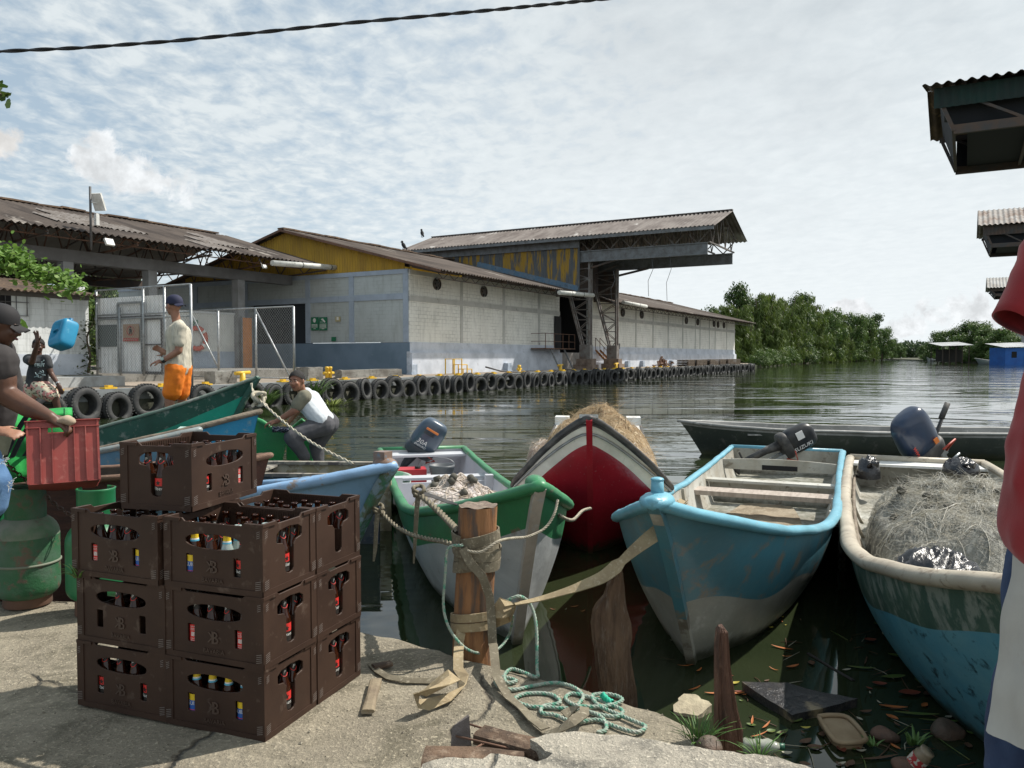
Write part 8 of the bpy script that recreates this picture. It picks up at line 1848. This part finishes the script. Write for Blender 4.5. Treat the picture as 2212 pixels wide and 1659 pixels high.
for k in range(26):
    p = P(rn.uniform(2, 8), rn.uniform(990, 1000), y - .13) if k % 2 else P(rn.uniform(17, 21), rn.uniform(1040, 1055), y - .13); m.tube([p, p + Vector((rn.uniform(.0, .05), rn.uniform(-.03, .01), rn.uniform(-.03, .03)))], .0012, 4)
m.build('frayed_threads', mat('thread_white', (.6, .62, .62), .9), t, origin=t.location)
y = 5.45; t = person('seated person in blue jeans behind the green life vest, body outside the left edge', Vector((-3.9, y, 0)))
m = MB(); limb(m, [P(-60, 990, y), P(90, 940, y), P(92, 1040, y)], [.12, .08, .06]); limb(m, [P(-60, 980, y), P(-70, 850, y)], [.14, .14]); head(t, m, P(-70, 770, y), (1, .1, -.1), (0, 0, 1), 1.0, None); limb(m, [P(-71, 800, y), P(-70, 840, y)], [.052, .065]); B(t, m, 'body', M_sk3, .012, 3)
m = MB(); limb(m, [P(-60, 985, y), P(92, 945, y), P(94, 1030, y)], [.15, .11, .10]); B(t, m, 'jeans', M_jean, .012, 5, .03)

# --- red shirt at the right edge, and the jeans behind
y = 1.72; t = person('person in red shirt and long whitish shorts cut off by the right edge', Vector((1.33, y, 0)))
m = MB(); limb(m, [P(2340, 500, y), P(2340, 400, y)], [.06, .052]); head(t, m, P(2340, 300, y), (-.35, .93, 0), (0, 0, 1), 1.05, None); limb(m, [P(2300, 600, y), P(2290, 770, y), P(2335, 900, y - .1)], [.05, .042, .03]); limb(m, [P(2340, 580, y), P(2345, 900, y), P(2310, 1150, y)], [.10, .10, .11]); limb(m, [P(2305, 1300, y), P(2248, 1620, y), P(2236, 2100, y)], [.08, .056, .045]); limb(m, [P(2335, 1300, y), P(2350, 1630, y), P(2355, 2100, y)], [.08, .056, .045])
hand(m, P(2330, 905, y - .1), (.9, -.2, .1), (0, -1, 0), 1, .8, 1)
for u in (2236, 2355): m.sphere(P(u, 2200, y - .05), (.05, .13, .04), 12, 8)
limb(m, [P(2440, 570, y + .05), P(2470, 800, y + .05), P(2440, 1010, y - .02)], [.05, .042, .028]); hand(m, P(2440, 1010, y - .02), (-.1, 0, -1), (1, 0, 0), 1, .5, -1); B(t, m, 'body', mat('skin_reddish', (.25, .10, .06), .5, (.2, .08, .05), 9, sss=.08), .010, 4)
M_redsh = mat('red_shirt_cloth', (.30, .013, .018), .9, (.22, .010, .015), 4, bump=.25, bscale=200, bdist=.002, sheen=.2)
m = MB(); m.smooth = True      # loose sleeve with open cuff
A_ = [(P(2350, 480, y), .12), (P(2290, 545, y), .075), (P(2245, 610, y), .068), (P(2222, 668, y), .066)]
limb(m, [P(2358, 520, y), P(2356, 600, y)], [.12, .14]); limb(m, [P(2410, 540, y + .03), P(2455, 690, y + .05)], [.085, .075]); limb(m, [P(2345, 560, y), P(2360, 760, y), P(2322, 960, y), P(2302, 1130, y)], [.15, .15, .155, .162]); B(t, m, 'shirt', M_redsh, .012, 6, .035)
sv = MB(); sv.smooth = True; nn = 32; vs = []; kk = 14
for off in (0, .004):
    for i in range(kk + 1):
        f = i / kk; c = P(2301 - 141 * f, 520 + 178 * f, y); ax_ = Vector((-.62, 0, -.78)); px_ = Vector((-.78, 0, .62)); r = (.108 - .058 * f ** .8 - off)
        for j in range(nn): b = 2 * math.pi * j / nn; rr = r * (1 + .07 * math.sin(3 * b + 4 * f) * f + .05 * math.sin(f * 22 + b * 2) * (1 - f)); vs.append(c + px_ * rr * math.cos(b) + Vector((0, rr * 1.15 * math.sin(b), 0)))
K_n = (kk + 1) * nn
sv.add(vs, [(o_ + i * nn + j, o_ + i * nn + (j + 1) % nn, o_ + (i + 1) * nn + (j + 1) % nn, o_ + (i + 1) * nn + j) for o_ in (0, K_n) for i in range(kk) for j in range(nn)] + [(kk * nn + j, kk * nn + (j + 1) % nn, K_n + kk * nn + (j + 1) % nn, K_n + kk * nn + j) for j in range(nn)]); sv.build('sleeve', M_redsh, t, origin=t.location)
m = MB(); m.smooth = True; n, k = 60, 40; vs = []
for i in range(k + 1):
    f = i / k; c = P(2292 + 0 * f, 1170 + 435 * f, y); r = .120 + .040 * f
    for j in range(n): b = 2 * math.pi * j / n; rr = r * (1 + .07 * math.sin(b * 5 + 1) * f + .035 * math.sin(b * 9 + f * 3) * f + .02 * math.sin(b * 3 + f * 14) + .05 * noise.noise(Vector((math.cos(b) * 2, math.sin(b) * 2, f * 4)))); vs.append(c + Vector((rr * math.cos(b), rr * .9 * math.sin(b), .012 * math.sin(b * 2) * f)))
m.add(vs, [(i * n + j, (i + 1) * n + j, (i + 1) * n + (j + 1) % n, i * n + (j + 1) % n) for i in range(k) for j in range(n)])
m.add([Vector(v) * 1 + (P(2272, 1400, y) - Vector(v)) * .03 for v in vs], [(i * n + j, i * n + (j + 1) % n, (i + 1) * n + (j + 1) % n, (i + 1) * n + j) for i in range(k) for j in range(n)])
m.build('shorts', mat('whitish_shorts', (.46, .46, .43), .9, (.40, .39, .36), 5, c3=(.34, .26, .18), s3=4, lo3=.60, hi3=.72, bump=.3, bscale=220, bdist=.002), t, origin=t.location)
y = 2.0; t = person('person in dark blue jeans standing just behind the red-shirted one', Vector((1.42, y, 0)))
m = MB(); limb(m, [P(2245, 1250, y), P(2205, 1560, y), P(2195, 1900, y)], [.09, .06, .045]); m.sphere(P(2195, 1980, y - .05), (.05, .12, .04), 12, 8); limb(m, [P(2300, 1250, y), P(2330, 1560, y), P(2330, 1900, y)], [.09, .06, .045]); limb(m, [P(2315, 1200, y), P(2350, 900, y), P(2390, 690, y)], [.12, .11, .12]); head(t, m, P(2400, 470, y), (-.3, .95, 0), (0, 0, 1), 1.0, None); limb(m, [P(2400, 520, y), P(2395, 620, y)], [.052, .06])
for a in ((2320, 2300), (2470, 2490)): limb(m, [P((a[0] + 2395) / 2, 690, y), P(a[0] + (20 if a[0] < 2400 else 0), 860, y), P(a[1] + 30, 1040, y)], [.05, .042, .03]); hand(m, P(a[1] + 30, 1040, y), (0, 0, -1), (0, -1, 0), 1, .5, 1)
B(t, m, 'body', M_sk2, .012, 4)
m = MB(); limb(m, [P(2245, 1215, y), P(2228, 1400, y), P(2196, 1560, y), P(2188, 1880, y)], [.115, .10, .095, .09]); limb(m, [P(2300, 1230, y), P(2330, 1560, y), P(2330, 1880, y)], [.125, .10, .09]); B(t, m, 'jeans', mat('dark_jeans', (.018, .035, .085), .9, (.035, .065, .14), 5, c3=(.12, .16, .22), s3=16, lo3=.64, hi3=.75, bump=.4, bscale=120, bdist=.003), .010, 5, .03)
m = MB(); limb(m, [P(2320, 1180, y), P(2350, 900, y), P(2385, 690, y)], [.135, .13, .14]); B(t, m, 'shirt', mat('black_shirt2', (.03, .03, .035), .9), .012, 4)

for o in [o for o in bpy.data.objects if o.get('category') == 'person' and o.location.x > .5]: o.location.x += .034
# ================================================================== vegetation and the far banks
def leaf_mat(name, c1, c2, c3):
    m = bpy.data.materials.new(name); m.use_nodes = True; q = NT(m.node_tree); b = q.n['Principled BSDF']; o = q.node('ShaderNodeTexCoord').outputs['Object']
    inf = q.node('ShaderNodeNewGeometry').outputs['Random Per Island']
    col = q.mix(q.ramp(q.noise(o, .35, 4), (.38, 0.0), (.62, 1.0)), c1, c2); col = q.mix(q.ramp(inf, (.55, 0.0), (1.0, .9)), col, c3); q.l.new(col, b.inputs[0]); b.inputs['Roughness'].default_value = .55
    tr = q.node('ShaderNodeBsdfTranslucent'); q.l.new(col, tr.inputs[0]); mx = q.node('ShaderNodeMixShader', inp={0: .3}); q.l.new(b.outputs[0], mx.inputs[1]); q.l.new(tr.outputs[0], mx.inputs[2]); q.l.new(mx.outputs[0], q.n['Material Output'].inputs[0]); return m
M_l1 = leaf_mat('foliage_dark', (.035, .075, .016), (.06, .115, .022), (.11, .16, .035)); M_l2 = leaf_mat('foliage_bamboo', (.075, .12, .018), (.11, .16, .025), (.15, .20, .04)); M_l3 = leaf_mat('foliage_mid', (.048, .10, .020), (.085, .145, .026), (.14, .20, .045)); M_lf = leaf_mat('foliage_far', (.035, .065, .028), (.05, .085, .035), (.08, .12, .045))
M_bark = mat('bark_brown', (.12, .09, .065), .9, (.07, .05, .035), 6)
def crown(m, rn, clumps, nleaf, ls, droop=0.0):
    for (c, r) in clumps:
        c = Vector(c)
        for k in range(nleaf):
            th, z = rn.uniform(0, 6.283), rn.uniform(-.75, 1); q_ = math.sqrt(1 - z * z); d = Vector((q_ * math.cos(th), q_ * math.sin(th), z)); rad = r * (rn.uniform(.55, 1.08) if rn.random() < .85 else rn.uniform(1.0, 1.3))
            p = c + Vector((d.x * rad, d.y * rad, d.z * rad * .8)); nrm = (d + Vector((rn.gauss(0, .5), rn.gauss(0, .5), rn.gauss(.3, .5)))).normalized(); a = nrm.cross(Vector((rn.gauss(0, 1), rn.gauss(0, 1), rn.gauss(0, .4) - droop))).normalized(); b = nrm.cross(a); s_ = ls * rn.uniform(.5, 1.3)
            if droop: a = (a * .6 + Vector((0, 0, -1)) * droop + d * .3).normalized(); b = a.cross(nrm).normalized(); L = s_ * 2.0; w = s_ * .32
            else: L = s_; w = s_ * .6
            m.add([p - a * L * .5, p + b * w * .5 - a * L * .05, p + a * L * .5, p - b * w * .5 - a * L * .05], [(0, 1, 2, 3)])
def tree_proto(kind, seed):
    rn = random.Random(seed); t = thing({'bamboo': 'bamboo_clump', 'broad': 'broadleaf_tree', 'tall': 'tall_tree', 'bush': 'river_bush'}[kind], 'x', 'tree'); m = MB(); cl = []
    if kind == 'broad':
        for k in range(38): a = rn.uniform(0, 6.28); r = rn.uniform(0, .42); z = rn.uniform(.04, .86); rr = r * (1.1 - abs(z - .5)); cl.append(((rr * math.cos(a), rr * math.sin(a), z), rn.uniform(.09, .18)))
        crown(m, rn, cl, 190, .046)
    elif kind == 'tall':
        for k in range(34): a = rn.uniform(0, 6.28); z = rn.uniform(.04, .92); rr = rn.uniform(0, .30) * (1.15 - z * .6); cl.append(((rr * math.cos(a), rr * math.sin(a), z), rn.uniform(.07, .14)))
        crown(m, rn, cl, 150, .040); crown(m, rn, [((rn.uniform(-.2, .2), rn.uniform(-.2, .2), rn.uniform(.82, .98)), .10) for k in range(7)], 26, .036)
    elif kind == 'bamboo':
        for k in range(26):
            a = rn.uniform(0, 6.28); h = rn.uniform(.55, 1.0); out = rn.uniform(.12, .42)
            for j in range(5): f = .45 + .55 * j / 4; cl.append(((out * f ** 2 * math.cos(a), out * f ** 2 * math.sin(a), h * (f - .18 * max(0, f - .7) * 2)), .055 + .05 * math.sin(f * 3)))
        for k in range(26): a = rn.uniform(0, 6.28); r = rn.uniform(.1, .38); cl.append(((r * math.cos(a), r * math.sin(a), rn.uniform(.0, .42)), .13))
        crown(m, rn, cl, 60, .046, .8)
    else:
        for k in range(16): a = rn.uniform(0, 6.28); r = rn.uniform(0, .6); cl.append(((r * math.cos(a), r * math.sin(a), rn.uniform(.15, .7)), rn.uniform(.2, .34)))
        crown(m, rn, cl, 160, .085)
    m.build('crown', {'bamboo': M_l2, 'broad': M_l3, 'tall': M_l1, 'bush': M_l3}[kind], t)
    m = MB()
    if kind == 'bamboo':
        for k in range(14): a = rn.uniform(0, 6.28); o = rn.uniform(.1, .3); m.tube([(.04 * math.cos(a), .04 * math.sin(a), -.02), (.3 * o * math.cos(a), .3 * o * math.sin(a), .5), (o * math.cos(a), o * math.sin(a), .9)], [.006, .005, .002], 5)
    else:
        m.tube([(0, 0, -.03), (.01, .0, .25), (0, .02, .6)], [.03, .024, .010], 8)
        for c, r in cl[:12]: m.tube([(.0, .0, .22 + .2 * rn.random()), Vector(c) * .6 + Vector((0, 0, .1)), c], [.012, .008, .003], 5)
    m.build('trunk', M_bark, t); return t
PR = {k: [tree_proto(k, s_) for s_ in ss] for k, ss in {'broad': (1, 2), 'tall': (3, 4), 'bamboo': (5, 6, 7), 'bush': (8, 9)}.items()}
used_p = set()
def tree(kind, u, vtop, y, label, group, wide=1.0, rn=random.Random(5), base=.0, mt=None):
    pr = rn.choice(PR[kind]); p = at(u, 768, y); h = (768 - vtop) / F * y + 1.5 - base; loc = (p.x, y, base); sc = (h * wide, h * wide, h); rot = (0, 0, rn.uniform(0, 6.28))
    if pr.name not in used_p: used_p.add(pr.name); o = pr; o.location = loc; o.rotation_euler = rot; o.scale = sc; tag(o, label, None, group)
    else: o = dup(pr, loc, rot, label, group, sc)
    return o
def bank(name, pts, z, zz=-1.5):
    m = MB(); n = len(pts); m.add([(x, y, z) for x, y in pts] + [(x * 1.0, y, zz) for x, y in pts], [tuple(range(n))] + [(i, i + n, (i + 1) % n + n, (i + 1) % n) for i in range(n)])
    return tag(m.build(name, mat('bank_earth', (.05, .045, .025), .9, (.04, .055, .02), .3)), kind='structure')
bank('left_bank', [(27, 99), (38, 122), (52, 152), (80, 205), (118, 270), (150, 322), (172, 400), (178, 480), (120, 640), (-400, 640), (-400, 60), (-70, 60), (-45, 70), (-15, 112)], .05)
bank('right_bank', [(70, 96), (101, 153), (113, 192), (138, 262), (150, 300), (175, 385), (205, 480), (420, 640), (900, 640), (900, 60), (60, 60)], .05)
G1 = 'trees along the far left bank'; G2 = 'trees along the right bank'
L1 = [('tall', 1538, 662, 128, 'tree', .9), ('tall', 1597, 614, 140, 'tree with two sparse tops right of the warehouse end', .9), ('bamboo', 1578, 650, 128, '', 1.0), ('bamboo', 1640, 622, 148, 'high bamboo clump right of the sparse double-topped tree', .95), ('bamboo', 1672, 640, 160, '', 1.0), ('bamboo', 1700, 632, 172, '', 1.0), ('tall', 1722, 634, 186, '', .9), ('bamboo', 1750, 646, 196, '', 1.0),
      ('broad', 1784, 660, 214, '', .9), ('bamboo', 1800, 668, 222, '', .9), ('broad', 1836, 668, 240, '', .85), ('broad', 1860, 672, 262, '', .85), ('tall', 1888, 678, 280, 'sparse pale tree at the right end of the left bank', .9), ('bamboo', 1872, 704, 262, '', .9), ('broad', 1905, 702, 300, '', .9), ('broad', 1925, 728, 340, '', .9), ('broad', 1945, 738, 400, '', 1.0),
      ('bush', 1632, 742, 138, '', .8), ('bamboo', 1612, 690, 130, '', 1.0), ('bamboo', 1660, 700, 146, '', 1.2), ('bamboo', 1705, 705, 165, '', 1.2), ('bush', 1690, 735, 156, '', 1), ('bush', 1745, 735, 182, '', 1), ('bamboo', 1775, 718, 196, '', 1.1), ('bush', 1800, 738, 214, '', 1), ('bamboo', 1825, 722, 228, '', 1.1), ('bush', 1850, 745, 248, '', 1), ('bush', 1880, 748, 280, '', 1), ('bush', 1908, 755, 312, '', 1.1), ('tall', 1735, 664, 178, '', 1.1), ('broad', 1660, 668, 165, '', .9), ('broad', 1760, 680, 205, '', .9), ('broad', 1850, 700, 255, '', .9)]
kn2 = {'tall': 'dark leafy tree', 'bamboo': 'feathery bamboo clump', 'broad': 'rounded leafy tree', 'bush': 'low bush at the waterline'}
for k, (kd, u, v, y, lab, wd) in enumerate(L1): tree(kd, u, v, y, lab if len(lab) > 8 else kn2[kd] + ' on the far left bank beyond the warehouse', G1, wd * .85)
for u, v, y, kd, wd in ((1996, 744, 268, 'broad', .9), (2012, 735, 252, 'broad', 1.0), (2034, 712, 236, 'broad', 1.0), (2058, 706, 226, 'broad', 1.0), (2084, 694, 206, 'tall', 1.3), (2106, 690, 200, 'broad', 1.0), (2134, 698, 190, 'broad', 1.0), (2158, 700, 184, 'broad', 1.1), (2182, 716, 176, 'broad', 1.0), (2040, 745, 216, 'bush', 1.2), (2006, 756, 255, 'bush', 1.2), (2096, 745, 192, 'bush', 1.2), (2075, 735, 205, 'broad', 1.2), (2120, 730, 186, 'broad', 1.2), (2150, 748, 172, 'bush', 1.0)):
    tree(kd, u, v, y, kn2[kd] + ' on the right bank', G2, wd)
# far-off forest closing the river
m = MB(); rn = random.Random(9); cl = []
for k in range(520): x = rn.uniform(90, 330); y = rn.uniform(500, 560); cl.append(((x, y, rn.uniform(0, 8.5) + 1.5 * noise.noise(Vector((x * .05, 0, 0)))), rn.uniform(2.4, 4.2)))
crown(m, rn, cl, 60, 2.2); tag(m.build('far_forest', M_lf), 'low dark forest closing off the far end of the river', 'forest', kind='stuff')
# trees seen through the open hall
tree('broad', 165, 560, 84, 'leafy tree seen under the roof of the open hall, left', 'trees behind the hall', .9); tree('broad', 215, 575, 88, 'leafy tree seen under the roof of the open hall, next to the column', 'trees behind the hall', .9); tree('tall', 290, 585, 92, 'darker tree seen right of the hall column', 'trees behind the hall', .8)
def palm(u, v, y, label, s_=1.0):
    c = at(u, v, y); t = thing('palm_tree', label, 'tree', (c.x, y, .8)); m = MB(); h = c.z - .8; m.tube([(0, 0, 0), (.2, 0, h * .5), (0, 0, h)], [.25, .18, .15], 10); m.build('trunk', M_bark, t); rn = random.Random(u); m = MB()
    for k in range(20):
        a = k * 2.4; el_ = rn.uniform(-.3, 1.1); L = rn.uniform(3.0, 4.2) * s_; pts = [Vector((math.cos(a) * L * f, math.sin(a) * L * f, h + math.sin(el_) * L * f - L * .55 * f * f)) for f in [i / 9 for i in range(10)]]; m.tube(pts, .03, 4)
        for i in range(1, 10):
            for j in range(3):
                p = pts[i - 1].lerp(pts[i], j / 3); d = (pts[i] - pts[i - 1]).normalized(); sd = d.cross(Vector((0, 0, 1))).normalized()
                for sg in (-1, 1): q_ = p + (sd * sg + d * .5 + Vector((0, 0, -.45))).normalized() * .85 * s_ * (1 - .5 * i / 10); m.add([p - d * .04, p + d * .04, q_], [(0, 1, 2)])
    m.build('fronds', M_l3, t)
palm(432, 652, 84, 'palm tree seen between the hall columns above the grey building', 1.25); palm(378, 648, 90, 'palm tree seen left of the nearer palm behind the cap', 1.1)
# branch of large leaves over the white shed, and the plants on the shed corner
def big_branch(label, pix, n, ls, y, spread, seed, mt, name='leafy_branch', lim=None):
    rn = random.Random(seed); P_ = smooth_path([at(u, v, y) for u, v in pix], 6); o = P_[0].copy(); t = thing(name, label, 'branch', o); m = MB(); m.tube([p - o for p in P_], [.05 - .035 * i / len(P_) for i in range(len(P_))], 6); m.build('branch', M_bark, t); m = MB()
    for k in range(n):
        i = rn.randrange(len(P_)); p = P_[i] - o + Vector((rn.gauss(0, spread), rn.gauss(0, spread), rn.gauss(0, spread * .8))); d = Vector((rn.gauss(0, 1), rn.gauss(0, 1), rn.gauss(.1, .7))).normalized(); nr = Vector((rn.gauss(0, .5), rn.gauss(-.4, .5), 1)).normalized(); b = d.cross(nr).normalized(); L = ls * rn.uniform(.6, 1.2)
        m.add([p, p + d * L * .3 + b * L * .22, p + d * L * .75 + b * L * .27, p + d * L, p + d * L * .75 - b * L * .27, p + d * L * .3 - b * L * .22], [(0, 1, 2, 3, 4, 5)])
    m.build('leaves', mt, t); return t
M_lb = leaf_mat('foliage_bright', (.10, .20, .025), (.14, .26, .04), (.22, .34, .08))
big_branch('branch of large bright green leaves spreading over the white shed roof', [(-60, 556), (0, 562), (40, 574), (80, 592), (120, 606), (160, 618)], 1100, .21, 23.5, .24, 3, M_lb)
big_branch('upper end of the leafy branch at the left edge above the shed', [(-60, 540), (-10, 548), (30, 545), (50, 560)], 260, .21, 24.0, .2, 6, M_lb)
big_branch('few large green leaves hanging beside the black cap', [(20, 690), (30, 702), (34, 712)], 12, .22, 14, .07, 8, M_lb)
big_branch('dark leafy twig at the upper left edge of the sky', [(-30, 190), (-8, 200), (2, 205)], 40, .18, 12, .08, 9, M_l1)
a_, z_ = on_b(200, 770, SB - .15)
big_branch('dark straggly creeper on the mildewed corner of the white shed', [(190, 805), (195, 770), (188, 730), (200, 700)], 420, .13, Q(a_, SB - .2).y, .24, 12, leaf_mat('foliage_creeper', (.035, .055, .02), (.06, .08, .025), (.09, .10, .035)))
# ------------------------------------------------------------------ right bank buildings and boats
def house(name, label, u0, u1, vt, vb, y, wallm, roofm, over=.6, dep=5, posts=False):
    p0, p1 = at(u0, vt, y), at(u1, vt, y); zb = .05; t = thing(name, label, 'house', (p0.x, y, zb)); w = p1.x - p0.x; h = p0.z - zb
    m = MB()
    if posts:
        for k in range(5): m.bb((w * k / 4 - .08, 0, -1), (w * k / 4 + .08, .16, h)); m.bb((w * k / 4 - .08, dep, -1), (w * k / 4 + .08, dep + .16, h))
        m.build('post', M_darkwood, t); m = MB(); m.bb((0, dep * .6, 0), (w, dep * .6 + .1, h * .8))
        m.build('wall', wallm, t)
    else:
        m.bb((0, 0, -.6), (w, dep, h)); m.build('wall', wallm, t); m = MB(); m.bb((w * .2, -.05, h * .35), (w * .36, -.01, h * .75)); m.bb((w * .6, -.05, 0), (w * .75, -.01, h * .72)); m.build('window', M_black, t)
    m = MB(); m.corr((-over, -over, h + .05), (w + 2 * over, 0, .25), (0, dep + 2 * over, .8), .3, .04); m.build('roof', roofm, t); return t
M_tin = mat('bright_tin_roof', (.55, .56, .56), .4, (.38, .37, .36), .6)
house('riverside_shed', 'dark open shed with bright tin roof under the trees of the right bank', 2037, 2094, 748, 780, 182, mat('shed_dark', (.03, .028, .025), .9), M_tin, posts=True)
house('blue_house', 'bright blue wooden house with pale roof on the right bank beside the red shirt', 2172, 2240, 751, 785, 150, mat('blue_house_paint', (.02, .13, .45), .7, (.02, .10, .36), .8), M_tin)
house('grey_building', 'grey building with brown roof behind the trees beside the red shirt', 2176, 2260, 716, 745, 215, mat('grey_house', (.30, .31, .32), .8), mat('brown_roof', (.16, .12, .10), .8), 1.0, 12)
for i, (u, y, th, lab, c) in enumerate(((2105, 166, 1.4, 'low grey boat moored off the right bank shed', (.22, .26, .26)), (2140, 160, 1.2, 'white boat with cabin moored at the right bank', (.6, .6, .58)), (2166, 155, .6, 'white boat drawn up beside the blue house', (.6, .58, .52)), (2002, 250, 1.0, 'small pale boat at the far corner of the right bank', (.55, .58, .6)))):
    p = at(u, 780, y); hb_ = hull('motor_boat', lab, (p.x, y), th, 7, 1.0, .9, .95, .35, .4, 2.4, 2.5, rake=1.2, band=lambda d, z, t: 0, mats=[mat('far_boat_%d' % i, c, .5)], inner=M_white, rim=M_white, rimr=.05, group='boats moored along the right bank', floor=.1)
    if i in (1, 2): m = MB(); m.sphere((3.5, 0, .9), (1.6, .8, .6), 14, 8); m.build('cabin', M_white, hb_.t)
rb_ = random.Random(44)
for k in range(26):
    f = k / 26; P_ = ((40, 121), (53, 150), (81, 203), (118, 268), (150, 320), (170, 395)); i = min(4, int(f * 5)); g = f * 5 - i; x, yy = P_[i][0] + (P_[i + 1][0] - P_[i][0]) * g, P_[i][1] + (P_[i + 1][1] - P_[i][1]) * g
    h = rb_.uniform(3, 6) * (.7 + f * .5); o = dup(rb_.choice(PR['bush']), (x - 1, yy + 2.5, -.3), (0, 0, rb_.uniform(0, 6)), 'low bush overhanging the waterline of the far left bank', G1, (h, h, h))
# loose grit and pebbles on the quay, too many to count
rn = random.Random(61); m = MB()
for k in range(900):
    u, v = rn.uniform(-60, 1480), rn.uniform(1330, 1665); p = gz(u, v, 0)
    if p.y > edge(p.x) - .05: continue
    r = rn.uniform(.0015, .0045) * (2.2 if rn.random() < .06 else 1); a = rn.uniform(0, 3); z = gh(p.x, p.y) + r * .3; d = [Vector((r * math.cos(a + i * 1.57) * rn.uniform(.7, 1.3), r * math.sin(a + i * 1.57) * rn.uniform(.7, 1.3), 0)) for i in range(4)]; c = Vector((p.x, p.y, z))
    m.add([c + x for x in d] + [c + Vector((0, 0, r * .8)), c - Vector((0, 0, r))], [(0, 1, 4), (1, 2, 4), (2, 3, 4), (3, 0, 4), (1, 0, 5), (2, 1, 5), (3, 2, 5), (0, 3, 5)])
tag(m.build('grit', mat('grit_stone', (.30, .27, .21), .9, (.10, .085, .065), 60, lo=.45, hi=.55)), 'loose grit and crumbs of concrete scattered over the near quay', 'grit', kind='stuff')
